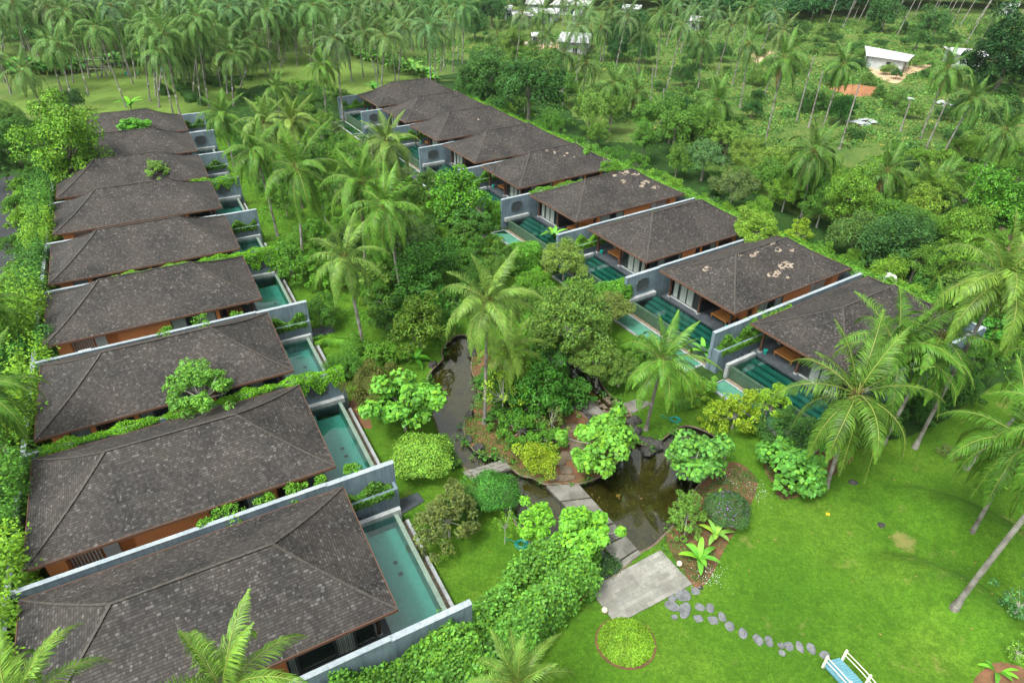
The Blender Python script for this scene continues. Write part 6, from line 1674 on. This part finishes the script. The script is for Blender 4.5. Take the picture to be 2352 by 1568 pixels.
def bank(P, n, name, lab, col, seed, w=.35):
    rng = np.random.default_rng(seed); A = np.array(P); B = np.roll(A, -1, 0); i = rng.integers(0, len(A), n); t = rng.random(n)[:, None]
    q = A[i]*(1-t)+B[i]*t; keep = (np.sin(q[:, 0]*.9+seed)+np.sin(q[:, 1]*1.1)) > -.35
    PZ_ = gpoly([(1255, 1105), (1335, 1103), (1480, 1276), (1430, 1310)], 1); keep &= ~inpoly(q[:, 0], q[:, 1], PZ_); q = q[keep]+rng.normal(0, w, (keep.sum(), 2))
    C = np.repeat(np.c_[q, [ground_h(a, b) for a, b in q]], 9, 0); d = unit(rng.normal(0, 1, (len(C), 3))); d[:, 2] = np.abs(d[:, 2])
    v, f = leaf_quads(C+d*np.array([.3, .3, .3])*rng.uniform(.3, 1.2, (len(C), 1)), d, .26, .09, rng, .4, .7, .4); o = mobj(name, np_mesh(name, v, f, M['leaf']), color=col); tag(o, lab, 'plants', kind='stuff')
bank(POND_A, 300, 'bank_plants', 'ferns and herbs hanging over the rim of the left pond', (.07, .22, .035), 91)
bank(POND_B, 260, 'bank_plants', 'herbs hanging over the rim of the large pond', (.08, .24, .035), 92)
# small white flowers near the patio
def sprinkle(u, v, rad, n, mat, lab, nm='white_flowers'):
    rng = np.random.default_rng(int(u)); p = at(u, v); P = np.stack([rng.normal(0, rad, n), rng.normal(0, rad, n), rng.uniform(.1, .35, n)], 1)
    vv, ff = leaf_quads(P, np.tile([[0, 0, 1.0]], (n, 1)), .045, .045, rng); o = mobj(nm, np_mesh(nm, vv, ff, mat), None, p); tag(o, lab, 'flowers', kind='stuff')
sprinkle(1628, 1325, .5, 120, M['flower'], 'tiny white flowers at the corner of the patio')
sprinkle(1740, 1132, .5, 90, M['flower'], 'tiny white flowers on the lawn by the big leaved shrub')
sprinkle(1660, 1095, .6, 90, M['flower'], 'tiny white flowers behind the purple bush')
sprinkle(1380, 1320, .7, 90, M['purple'], 'tiny purple flowers beside the patio', 'purple_flowers')

# ------------------------------------------------------------------ stones, paths, patio
def quad_prism(uvs, dz0, dz1, name, mat, lab, cat, group=None, az=None):
    P = [at(u, v, dz1) for u, v in uvs]; c = sum(P, Vector())/len(P)
    e = max(range(len(P)), key=lambda i: (P[(i+1) % len(P)]-P[i]).length); d = P[(e+1) % len(P)]-P[e]; az = math.atan2(d.y, d.x)
    g = ground_h(c.x, c.y); ci, si = math.cos(-az), math.sin(-az)
    m = MB(); m.prism([((p.x-c.x)*ci-(p.y-c.y)*si, (p.x-c.x)*si+(p.y-c.y)*ci) for p in P], dz0, dz1)
    o = m.build(name, M[mat], None, (c.x, c.y, g)); o.rotation_euler = (0, 0, az); tag(o, lab, cat, group); return o
o = quad_prism([(1353, 1350), (1517, 1262), (1590, 1340), (1415, 1433)], -.2, .07, 'patio', 'patio', None, None); tag(o, kind='structure')
# inset panel on the patio
m = MB()
LE, RE = [(1253, 1113), (1432, 1303)], [(1328, 1110), (1474, 1272)]
def lerp2(a, b, t): return (a[0]+(b[0]-a[0])*t, a[1]+(b[1]-a[1])*t)
ts = [0, .20, .40, .56, .74, .93, 1.0]
for i in range(6):
    t0, t1 = ts[i]+.008, ts[i+1]-.008
    quad_prism([lerp2(*LE, t0), lerp2(*RE, t0), lerp2(*RE, t1), lerp2(*LE, t1)], -.6, .06+.004*i, 'path_slab', 'path_slab',
               f'{["first", "second", "third", "fourth", "fifth", "narrow last"][i]} weathered slab of the straight path across the pond, counted from the island', 'paving slab', 'slabs of the path across the pond')
rs = random.Random(9)
def blob_poly(r1, r2, rr, n=14):
    ph = [rr.uniform(0, 6.28) for _ in range(3)]
    return [((r1*(1+.10*math.sin(2*t+ph[0])+.07*math.sin(3*t+ph[1])))*math.cos(t), (r2*(1+.10*math.sin(2*t+ph[1])+.07*math.sin(4*t+ph[2])))*math.sin(t)) for t in [2*PI*i/n for i in range(n)]]
STONES = [(1568, 1366, 24, 16), (1597, 1357, 14, 11), (1544, 1391, 22, 14), (1573, 1401, 17, 22), (1607, 1394, 13, 11), (1625, 1369, 0, 0), (1604, 1420, 13, 10), (1631, 1396, 13, 12), (1638, 1424, 15, 11), (1658, 1416, 12, 13), (1676, 1438, 13, 14), (1706, 1454, 12, 15), (1741, 1469, 13, 16), (1766, 1472, 12, 14), (1794, 1482, 10, 8), (1796, 1499, 10, 8), (1812, 1484, 12, 13), (1837, 1485, 11, 14), (1863, 1489, 13, 14), (1894, 1504, 15, 11), (1545, 1374, 12, 9), (1549, 1417, 10, 7)]
words = ['first', 'second', 'third', 'fourth', 'fifth', 'sixth', 'seventh', 'eighth', 'ninth', 'tenth', 'eleventh', 'twelfth', 'thirteenth', 'fourteenth', 'fifteenth', 'sixteenth', 'seventeenth', 'eighteenth', 'nineteenth', 'twentieth', 'twenty-first']
si = 0
for (u, v, rx, ry) in sorted(STONES, key=lambda q: q[0]):
    if rx == 0: continue
    p = at(u, v); k = optical_depth(p)/FPX; m = MB(); P = blob_poly(rx*k*.82, ry*k*.98, rs)
    n = len(P); m.face([(x*.88, y*.88, .065+.004*rs.random()) for x, y in P])
    for i in range(n):
        a, b = P[i], P[(i+1) % n]
        m.face([(a[0]*.88, a[1]*.88, .065), (b[0]*.88, b[1]*.88, .065), (b[0], b[1], .03), (a[0], a[1], .03)][::-1]); m.face([(a[0], a[1], .03), (b[0], b[1], .03), (b[0], b[1], -.1), (a[0], a[1], -.1)][::-1])
    o = m.build('stepping_stone', M['step_stone'], None, p, smooth=False); o.rotation_euler = (0, 0, rs.uniform(-.4, .4))
    tag(o, f'grey stepping stone in the lawn, {words[si]} from the patio towards the blue bridge', 'stepping stone', 'stepping stones across the lawn'); si += 1
def rock(p, rx, ry, rz, lab, group=None, seed=0, mat='rock', rot=0.0):
    import bmesh
    bm = bmesh.new(); bmesh.ops.create_icosphere(bm, subdivisions=4, radius=1); rr = random.Random(seed); k = [Vector((rr.uniform(-2, 2), rr.uniform(-2, 2), rr.uniform(-2, 2))) for _ in range(7)]
    for v in bm.verts:
        c = v.co.copy(); f = 1+sum(.07*math.sin(c.dot(q)*(1.3+i*.7)+i) for i, q in enumerate(k)); c2 = c*f
        v.co = Vector((c2.x*rx, c2.y*ry, max(-.5, c2.z)*rz))
    me = bpy.data.meshes.new('rock'); bm.to_mesh(me); bm.free(); me.materials.append(M[mat]); me.polygons.foreach_set('use_smooth', [True]*len(me.polygons))
    o = mobj('rock', me, None, p); o.rotation_euler = (0, 0, rot); tag(o, lab, 'rock', group)
RK = [(1456, 968, 26, .5, 'dark rock at the narrow between the ponds, upper one'), (1461, 992, 26, .5, 'dark rock at the narrow between the ponds, middle one'), (1478, 1012, 24, .45, 'dark rock at the narrow between the ponds, lower one'), (1500, 1018, 32, .45, 'large dark rock at the inlet of the big pond'), (1490, 1034, 26, .2, 'flat dark rock lying in the water of the inlet'),
      (1078, 955, 17, .6, 'dark rock on the left tip of the island'), (1076, 1010, 15, .5, 'grey rock on the island shore by the left pond'), (1100, 1030, 20, .5, 'dark rough rock at the foot of the island near the footbridge'), (994, 840, 15, .6, 'dark rock on the left shore of the upper pond'), (1085, 812, 18, .6, 'dark rock under the palm at the upper pond'),
      (1959, 1108, 15, .3, 'flat dark rock lying on the lawn'), (2024, 1205, 13, .2, 'half sunken dark stone on the lawn'), (1398, 1438, 14, .35, 'square cut dark stone at the patio corner by the round bed'), (1610, 1350, 9, .2, 'small rock at the patio corner by white flowers')]
for i, (u, v, r, hz, lab) in enumerate(RK):
    p = at(u, v); k = r*optical_depth(p)/FPX; rock(p+Vector((0, 0, -.05)), k*.72, k*.55, hz*.8, lab, None, i, rot=i*.9)
for i, (u, v, rx, ry) in enumerate(((1265, 1085, 17, 20), (1298, 1048, 20, 12), (1300, 1080, 16, 12), (1285, 1062, 14, 9), (1326, 1030, 18, 22), (1300, 1010, 16, 16), (1310, 985, 20, 14), (1225, 1035, 12, 9), (1200, 1032, 11, 9), (1298, 1098, 24, 8))):
    p = at(u, v); k = optical_depth(p)/FPX; m = MB(); m.prism(blob_poly(rx*k, ry*k*1.3, rs), -.1, .07); o = m.build('flagstone', M['brown_stone'], None, p)
    tag(o, f'brown flagstone of the island path, {words[i]} from the slabs' if i < 7 else f'brown flagstone at the island tip, {words[i-7]} of three', 'flagstone', 'brown flagstones on the island')
# footbridge and maze shaped blocks
def maze(uvs, nx, ny, pattern, name, lab, base=True, z=.0, th=.12):
    P = [at(u, v, z) for u, v in uvs]; c = sum(P, Vector())/4
    root = empty(name, (c.x, c.y, c.z)); tag(root, lab, 'footbridge' if base else 'stepping blocks')
    def pt(s, t): return P[0].lerp(P[1], s).lerp(P[3].lerp(P[2], s), t)-c
    if base:
        m = MB(); q = [pt(0, 0), pt(1, 0), pt(1, 1), pt(0, 1)]; m.prism([(a.x, a.y) for a in q], -.22, -.004); m.build('slab', M['path_slab'], root)
        m = MB(); m.prism([(a.x*.5, a.y*.5) for a in q], -.7, -.225); m.build('pier', M['rock'], root)
    for j in range(ny):
        i = 0
        while i < nx:
            if pattern[j][i] == '#':
                i2 = i
                while i2+1 < nx and pattern[j][i2+1] == '#': i2 += 1
                m = MB(); g = .06/1.0
                s0, s1, t0, t1 = (i+.08)/nx, (i2+.92)/nx, (j+.0 if j and pattern[j-1][i] == '#' else j+.1)/ny+.001, (j+.9)/ny
                q = [pt(s0, t0), pt(s1, t0), pt(s1, t1), pt(s0, t1)]; m.prism([(a.x, a.y) for a in q], -.7 if not base else 0, th); m.build('block', M['brown_stone' if not base else 'path_slab'], root); i = i2+1
            else: i += 1
maze([(1062, 1083), (1160, 1054), (1176, 1074), (1084, 1103)], 10, 3, ['.#.##.#.#.', '#.##.#.##.', '.###.##.#.'], 'stone_footbridge', 'stone footbridge with raised maze pattern between the left lawn and the island', True, .05, .07)
maze([(1358, 922), (1402, 908), (1448, 955), (1410, 968)], 5, 9, ['##.##', '#..#.', '##.##', '.#..#', '#.#.#', '##.#.', '.#.##', '#.##.', '.##.#'], 'maze_blocks', 'maze of stone blocks rising from the water beside the island', False, -.05, .02)
quad_prism([(1326, 930), (1358, 918), (1392, 952), (1340, 950)], -.5, .05, 'path_slab', 'path_slab', 'wet stone slab joining the maze blocks to the island', 'paving slab')
quad_prism([(1418, 930), (1465, 915), (1500, 925), (1455, 948)], -.2, .06, 'path_slab', 'path_slab', 'stone slab joining the maze blocks to the right lawn', 'paving slab')
# curved dark ledge on the island
m = MB(); p = at(1318, 962); pts = []
m.tube([(1.2*math.cos(t*.22-1.2), 1.2*math.sin(t*.22-1.2), .12) for t in range(14)], .13, 8); o = m.build('curved_kerb', M['rock'], None, p, smooth=True); tag(o, 'curved dark stone kerb beside the island path', 'kerb')

# ------------------------------------------------------------------ small things
def lamp(u, v, lab):
    p = at(u, v); root = empty('garden_lamp', p); tag(root, lab, 'lamp', 'cream globe garden lamps')
    m = MB(); m.tube([(0, 0, -.02), (0, 0, .12)], [.07, .06], 10); m.build('base', M['frame'], root)
    m = MB(); n = 8; r = .17; m.tube([(0, 0, .27-r*math.cos(PI*i/n)) for i in range(n+1)], [max(.01, r*math.sin(PI*i/n)) for i in range(n+1)], 14); m.build('globe', M['lamp'], root, smooth=True)
lamp(1559, 1300, 'cream globe lamp at the right corner of the patio'); lamp(1388, 1407, 'cream globe lamp at the left corner of the patio')
def hose(u, v, lab, seed):
    p = at(u, v); root = empty('garden_hose', p); tag(root, lab, 'hose'); rr = random.Random(seed); m = MB(); pts = []
    for i in range(150):
        t = i/150*2*PI*6.5; r = .42-.035*(i/150*6)+.05*math.sin(t*1.3); pts.append((r*math.cos(t)+.05*math.sin(i*.3), r*math.sin(t)*.9+.04*math.cos(i*.21), .03+.02*(i/25)))
    m.tube(pts, .018, 5); m.build('coil', M['teal'], root)
    m = MB(); m.tube([(-.4, .2, .05), (-.7, .35, .03), (-.95, .3, .03), (-1.0, .5, .03), (-.7, .55, .03)], .018, 5); m.build('loose_end', M['teal'], root)
hose(1550, 965, 'green hose coiled on the small lawn beside the pond', 1); hose(1198, 1251, 'green hose coiled on the lawn beside the lower pond', 2)
# blue footbridge at the bottom right
def blue_bridge():
    A, B_, C_ = at(1896, 1526, .3), at(1923, 1500, .3), at(1990, 1590, .3)
    p = (A+B_)/2; d = (C_-B_); d.z = 0; d.normalize(); n = Vector((-d.y, d.x, 0)); 
    if n.dot(B_-A) < 0: n = -n
    wd = (B_-A).length*1.0; az = math.atan2(d.y, d.x); root = empty('garden_bridge', (p.x, p.y, ground_h(p.x, p.y)), az); tag(root, 'small arched footbridge with blue boards and cream railings at the bottom right', 'bridge')
    L = 5.0; arch = lambda x: .18+.42*math.sin(PI*min(1, x/L))
    m = MB(); n_ = 34
    for i in range(n_):
        x0, x1 = L*i/n_, L*(i+1)/n_-.015; z = arch((x0+x1)/2); m.obox(((x0+x1)/2, 0, z), ((x1-x0)/2, 0, (arch(x1)-arch(x0))/2), (0, wd/2, 0), (0, 0, .025))
    m.build('deck', M['blue_deck'], root)
    for s in (-1, 1):
        m = MB(); m.tube([(L*i/12, s*(wd/2-.08), arch(L*i/12)-.1) for i in range(13)], .06, 4); m.build('beam', M['blue_deck'], root)
        for j in range(4):
            x = .15+j*1.55; m = MB(); m.box(x-.05, x+.05, s*wd/2-.05+s*.05, s*wd/2+.05+s*.05, arch(x)-.15, arch(x)+.85); m.build('post', M['cream'], root)
        m = MB()
        for h in (.45, .75): m.tube([(.15+4.65*i/12, s*(wd/2+.05), arch(.15+4.65*i/12)+h) for i in range(13)], .025, 6)
        m.build('railing', M['cream'], root)
blue_bridge()
# litter on the lawn
for (u, v, c, lab) in ((1901, 1180, (.6, .42, .02), 'yellow fallen leaf on the right lawn'), (1419, 1138, (.55, .4, .1), 'yellow fallen leaf floating near the slab path')):
    p = at(u, v, .02 if u > 1500 else -.15); m = MB(); m.face([(-.15, -.1, .01), (.1, -.14, .02), (.17, .08, .01), (-.08, .13, .02)]); mt = mat_plain('fallen leaf', c); o = m.build('fallen_leaf', mt, None, p); tag(o, lab, 'fallen leaf')
rng = np.random.default_rng(5)
def litter(P, n, name, lab, z, col, sz):
    pts = np.array(P); lo, hi = pts.min(0), pts.max(0); x = rng.uniform(lo[0], hi[0], n*4); y = rng.uniform(lo[1], hi[1], n*4); k = inpoly(x, y, P); x, y = x[k][:n], y[k][:n]
    q = np.stack([x, y, np.array([ground_h(a, b) for a, b in zip(x, y)])+z], 1); vv, ff = leaf_quads(q, np.tile([[0, 0, 1.0]], (len(q), 1)), sz, sz*.6, rng, 1.0, .08); o = mobj(name, np_mesh(name, vv, ff, mat_plain(name, col, .7))); tag(o, lab, 'fallen leaves', kind='stuff')
litter(POND_B, 260, 'floating_leaves', 'fallen yellow leaves drifting on the large pond', -.155, (.45, .34, .12), .10)
litter(POND_A, 160, 'floating_leaves', 'fallen yellow leaves drifting on the left pond', -.155, (.42, .33, .13), .10)
litter(LAWN, 320, 'lawn_litter', 'brown fallen leaves strewn over the garden lawn', .03, (.35, .2, .08), .14)

# ------------------------------------------------------------------ sheds in the field
def shed(q, h, lab, roof_t=.08, wall_in=.3, slope=.5, netting=False):
    P = [at(u, v, h) for u, v in q]; c = sum(P, Vector())/4; g = ground_h(c.x, c.y)
    root = empty('shed', (c.x, c.y, g)); tag(root, lab, 'shed', 'tin roofed sheds in the field')
    L = [p-c for p in P]
    m = MB(); zz = [h+slope*(1 if i < 2 else 0)*.6 for i in range(4)]
    top = [(L[i].x, L[i].y, zz[i]) for i in range(4)]; bot = [(a, b, z_-roof_t) for a, b, z_ in top]
    m.face(top); m.face(bot[::-1])
    for i in range(4): m.face([bot[i], bot[(i+1) % 4], top[(i+1) % 4], top[i]])
    m.build('roof', M['tin'], root)
    k = 1-wall_in*.5; W4 = [(L[i].x*k, L[i].y*k) for i in range(4)]
    for i in range(4):
        a, b = W4[i], W4[(i+1) % 4]; m = MB(); m.face([(a[0], a[1], -.1), (b[0], b[1], -.1), (b[0], b[1], zz[(i+1) % 4]-roof_t-.01), (a[0], a[1], zz[i]-roof_t-.01)]); m.build('wall', M['tin_wall'], root)
    for i in range(4):
        m = MB(); m.box(L[i].x*.93-.07, L[i].x*.93+.07, L[i].y*.93-.07, L[i].y*.93+.07, -.1, zz[i]-roof_t-.03); m.build('post', M['darkwood'], root)
    d0, d1 = Vector(W4[2]).to_3d(), Vector(W4[3]).to_3d(); dd = (d1-d0).normalized(); nn = Vector((dd.y, -dd.x, 0)); nn = nn if nn.y < 0 else -nn
    m = MB(); m.obox(d0.lerp(d1, .4)+nn*.03+Vector((0, 0, .95)), dd*.55, nn*.02, (0, 0, .95)); m.build('doorway_shade', M['opening_shade'], root)  # dark slab on the solid wall paints the shade of an open entrance
    return root
shed([(1986, 108), (2100, 130), (2085, 142), (1990, 128)], 2.7, 'long low shed with white tin roof and open front at the right of the field')
shed([(2166, 110), (2275, 120), (2268, 133), (2190, 124)], 3.0, 'shed with flat white tin roof and plank walls near the dark tree')
shed([(1290, 76), (1364, 80), (1352, 100), (1278, 96)], 2.8, 'wide shed with plain white tin roof in the middle of the top')
shed([(1219, 77), (1238, 77), (1234, 84), (1221, 83)], 2.2, 'tiny grey hut with white roof beside the rubble')
shed([(1172, 85), (1190, 87), (1186, 93), (1170, 92)], 2.0, 'small white hut half hidden behind a palm')
shed([(1174, 26), (1212, 30), (1228, 37), (1178, 40)], 2.8, 'low white roofed shed behind the dark net')
shed([(1220, 20), (1290, 22), (1278, 32), (1232, 33)], 2.8, 'white roofed shed beside the dark shade net')
shed([(1278, 0), (1360, 4), (1352, 14), (1262, 12)], 3.0, 'long white roofed building at the top edge')
shed([(1210, 0), (1250, 2), (1248, 12), (1205, 10)], 3.0, 'white building with a balcony at the top edge')
shed([(1318, 28), (1342, 30), (1338, 37), (1314, 36)], 2.6, 'little white roofed hut right of the shade net')
shed([(1575, 38), (1615, 40), (1610, 49), (1572, 47)], 2.8, 'white roofed hut alone among trees right of the middle')
shed([(1430, 12), (1475, 14), (1470, 22), (1428, 20)], 2.8, 'white roofed shed far off behind the slender palms')
shed([(1160, 14), (1178, 14), (1176, 24), (1158, 23)], 3.0, 'white walled hut at the left of the far sheds')
shed([(2300, 8), (2345, 10), (2340, 16), (2298, 14)], 3.0, 'blue white building at the top right corner')
# rubble and sheets
for i, (u, v, w_) in enumerate(((1222, 98, 1.2), (1240, 101, 1.4), (1215, 104, 1.0), (1250, 96, .9), (1262, 104, 1.1), (1965, 283, 2.2), (1990, 281, 2.0), (2074, 224, 1.4), (2085, 230, 1.2), (2160, 240, 1.3), (2190, 245, 1.3))):
    p = at(u, v); rr = random.Random(i); root = empty('rubble_heap', p, rr.uniform(0, 3)); tag(root, f'heap of pale broken sheets {refs(u, v)}', 'rubble', 'heaps of pale rubble in the field')
    for j in range(5):
        m = MB(); c = (rr.uniform(-.7, .7)*w_, rr.uniform(-.4, .4)*w_, .1+.1*j); a = rr.uniform(0, 3); m.obox(c, (w_*.5*math.cos(a), w_*.5*math.sin(a), rr.uniform(-.1, .1)), (-.3*math.sin(a)*w_, .3*math.cos(a)*w_, rr.uniform(-.1, .1)), (0, 0, .02)); m.build('sheet', M['tin_wall'], root)
m = MB(); p = at(1935, 208); P = blob_poly(5.0, 2.2, random.Random(3), 24)
import bmesh
bm = bmesh.new(); bmesh.ops.create_grid(bm, x_segments=40, y_segments=24, size=1)
for v in bm.verts:
    x, y = v.co.x, v.co.y; q = max(0, 1-(abs(x)**2.4+abs(y)**2.2)); v.co = Vector((x*5.6, y*3.2, -.06+.95*q**.7*(1+.12*math.sin(x*9+y*5)+.08*math.sin(y*13))))
me = bpy.data.meshes.new('earth_mound'); bm.to_mesh(me); bm.free(); me.materials.append(M['red_earth']); me.polygons.foreach_set('use_smooth', [True]*len(me.polygons)); o = mobj('earth_mound', me, None, at(1968, 208)); tag(o, 'long heap of orange earth in the scrub field', 'earth mound')
# clipped box shrubs on the grove lawn
for i, (u, v, w_, d_, h_) in enumerate(((402, 195, 1.6, 1.2, .9), (423, 208, 2.4, 1.7, 1.3), (433, 220, 2.0, 1.6, 1.2), (448, 232, 2.8, 1.7, 1.5), (383, 218, 1.6, 1.2, 1.0), (370, 205, 1.2, 1.2, .8), (486, 193, 2.2, 1.5, 1.1), (500, 198, 1.8, 1.4, 1.0), (527, 208, 2.4, 1.6, 1.2), (560, 222, 2.4, 1.6, 1.2), (470, 240, 2.0, 1.4, 1.0), (545, 195, 1.6, 1.2, .9))):
    p = at(u, v); block_hedge(p, .3+i*.2, w_*1.2, d_*1.2, h_, (.06, .16, .035), 'low box shaped bush under the palms of the grove lawn', 1500, .2, .12, 'box shaped bushes on the grove lawn', 'shrub', 'box_bush', i)
for i, pts in enumerate((((400, 188), (450, 183), (520, 180), (580, 178)), ((430, 193), (500, 186), (580, 184)))):
    run_hedge([at(u, v) for u, v in pts], .9, .45, (.06, .15, .035), f'low dark hedge line across the back of the grove lawn, {"far" if i == 0 else "near"} one', 60, .2, .12, 'low_hedge', seed=60+i)
# bamboo frame on the grove lawn
def frame_():
    p = at(232, 172); root = empty('bamboo_frame', p); tag(root, 'tall pyramid frame of bleached bamboo poles on the grove lawn', 'bamboo frame'); h = 6.5
    C4 = [(-2.2, -1.5), (2.6, -1.3), (2.0, 1.8), (-2.0, 1.6)]
    for x, y in C4: m = MB(); m.tube([(x, y, 0), (x*.06, y*.06, h)], .06, 5); m.build('pole', M['bamboo'], root)
    for t in (.22, .5, .75):
        for i in range(4):
            a, b = C4[i], C4[(i+1) % 4]; k = 1-t*.94; m = MB(); m.tube([(a[0]*k*1.1, a[1]*k*1.1, h*t), (b[0]*k*1.1, b[1]*k*1.1, h*t)], .045, 5); m.build('crossbar', M['bamboo'], root)
frame_()
# gardener on the grove lawn
def person():
    p = at(321, 182); root = empty('person', p, .4); tag(root, 'person in green shirt and brown trousers walking on the grove lawn', 'person')
    import bmesh
    def skin(name, verts, edges, radii, mat):
        me = bpy.data.meshes.new(name); me.from_pydata(verts, edges, []); o = mobj(name, me, root); md = o.modifiers.new('skin', 'SKIN'); 
        for v, r in zip(me.skin_vertices[0].data if me.skin_vertices else [], radii): v.radius = (r, r)
        return o
    m = MB()
    # one continuous body surface: legs, trunk, neck, head, arms
    m.cur = 0
    m.tube([(0, .10, .06), (.02, .10, .48), (0, .09, .90), (0, .05, 1.0)], [.05, .065, .095, .1], 8, False)
    m.tube([(.28, -.10, .06), (.14, -.10, .48), (0, -.09, .90), (0, -.05, 1.0)], [.05, .065, .095, .1], 8, False)
    m.cur = 1
    m.tube([(0, 0, .92), (0, 0, 1.15), (.03, 0, 1.38), (.03, 0, 1.48)], [.15, .14, .19, .08], 10)
    for s in (-1, 1): m.tube([(.03, s*.19, 1.42), (.0+s*.08, s*.25, 1.15), (.08+s*.12, s*.24, .92)], [.06, .048, .035], 6)
    m.cur = 2
    m.tube([(.03, 0, 1.45), (.04, 0, 1.53), (.05, 0, 1.58), (.05, 0, 1.66), (.05, 0, 1.74), (.05, 0, 1.77)], [.05, .055, .085, .10, .08, .02], 10)
    for s in (-1, 1): m.tube([(.08+s*.12, s*.24, .92), (.10+s*.12, s*.24, .84)], [.035, .02], 6)
    m.build('body', [mat_plain('brown trousers', (.09, .06, .045)), mat_plain('green shirt', (.02, .30, .10)), mat_plain('skin', (.30, .17, .10))], root, smooth=True)
    m = MB(); m.tube([(.05, 0, 1.68), (.05, 0, 1.72), (.05, 0, 1.80)], [.17, .11, .05], 12); m.build('hat', mat_plain('green hat', (.03, .32, .12)), root)
person()
for i, (u, v) in enumerate(((293, 174), (374, 165))):
    p = at(u, v); root = empty('bin', p); tag(root, f'teal plastic bin at the foot of a grove palm, {"left" if i == 0 else "farther"} one', 'bin', 'teal bins on the grove lawn'); m = MB(); m.tube([(0, 0, 0), (0, 0, .3), (0, 0, .75)], [.30, .38, .34], 12); m.build('body', M['teal'], root); m = MB(); m.tube([(0, 0, .75), (0, 0, .80)], [.38, .38], 12); m.build('rim', M['teal'], root)
# grey tank behind the nearest right villa
p = at(2322, 500)
root = empty('water_tank', to_world('R', 1, 18.6, 8.5, 0)); tag(root, 'pale round topped tank behind the outer wall beside the nearest right villa', 'water tank'); m = MB(); m.tube([(0, 0, -.5), (0, 0, 2.6), (0, 0, 3.1), (0, 0, 3.25)], [.9, .9, .7, .1], 20); m.build('tank', M['white'], root, smooth=True)
m = MB(); m.tube([(0, 0, 3.25), (0, 0, 3.35)], [.2, .2], 12); m.build('lid', M['white'], root)
# slate paving pieces in the garden
for (q, lab) in (([(905, 1150), (960, 1130), (975, 1150), (925, 1180)], 'dark slate paving beside the nearest left pool'), ([(700, 760), (760, 745), (770, 760), (720, 778)], 'dark slate paving beside the third left pool')):
    quad_prism(q, -.1, .05, 'slate_paving', 'slate', lab, 'paving')
# ------------------------------------------------------------------ humid air
m = MB(); m.box(-700, 900, -60, 900, -3, 40)
hz = m.build('haze', [], None); tag(hz, 'thin pale humid air over the whole scene', 'haze', kind='stuff')
hm = bpy.data.materials.new('haze'); hm.use_nodes = True; hn = hm.node_tree.nodes; hn.clear()
ho = hn.new('ShaderNodeOutputMaterial'); hv = hn.new('ShaderNodeVolumePrincipled'); hv.inputs['Color'].default_value = (.86, .95, .97, 1); hv.inputs['Density'].default_value = .00008; hv.inputs['Anisotropy'].default_value = .2
hm.node_tree.links.new(hv.outputs[0], ho.inputs['Volume']); hz.data.materials.append(hm)

# ------------------------------------------------------------------ labels: tell look-alikes apart by their place
ORDW = ['leftmost', 'second', 'third', 'fourth', 'fifth', 'sixth', 'seventh', 'eighth', 'ninth', 'tenth', 'eleventh', 'twelfth', 'thirteenth', 'fourteenth', 'fifteenth', 'sixteenth', 'seventeenth', 'eighteenth', 'nineteenth', 'twentieth', 'twenty-first', 'twenty-second', 'twenty-third', 'twenty-fourth']
def relabel():
    for rnd in range(4):
        by = {}
        for o in bpy.data.objects:
            if o.parent is None and o.get('label') and not o.get('kind'): by.setdefault(o['label'], []).append(o)
        dup = {k: v for k, v in by.items() if len(v) > 1}
        if not dup: break
        for lab, L in dup.items():
            n = len(L)
            if n > 66: continue
            base = lab
            if rnd < 2 and len(base.split()) > 11:
                if ' and to its ' in base:
                    for o in L: o['label'] = base.split(' and to its ')[0]
                    continue
                if ', ' in base:
                    for o in L: o['label'] = base.rsplit(', ', 1)[0]
                    continue
            if rnd < 2: continue
            bands = [L] if n <= 24 else None
            L.sort(key=lambda o: proj(o.matrix_world.translation if False else o.location)[1])
            if bands is None:
                k = math.ceil(n/3); bands = [L[:k], L[k:2*k], L[2*k:]]
            nm = [''] if len(bands) == 1 else ['far ones, ', 'middle ones, ', 'near ones, ']
            words_ = base.split()
            for b_, q in zip(bands, nm):
                b_.sort(key=lambda o: proj(o.location)[0])
                for i, o in enumerate(b_):
                    pos = (ORDW[i] if i == 0 else ORDW[i]+' from the left')
                    keep = 16-len((q+pos).split())
                    o['label'] = ' '.join(words_[:keep]).rstrip(',')+', '+(q and 'of the '+q.replace(',', '') or '')+pos if len(words_)+len((q+pos).split())+2 <= 16 else ' '.join(words_[:keep-2]).rstrip(',')+', '+(q and 'of the '+q.replace(',', '') or '')+pos
relabel()
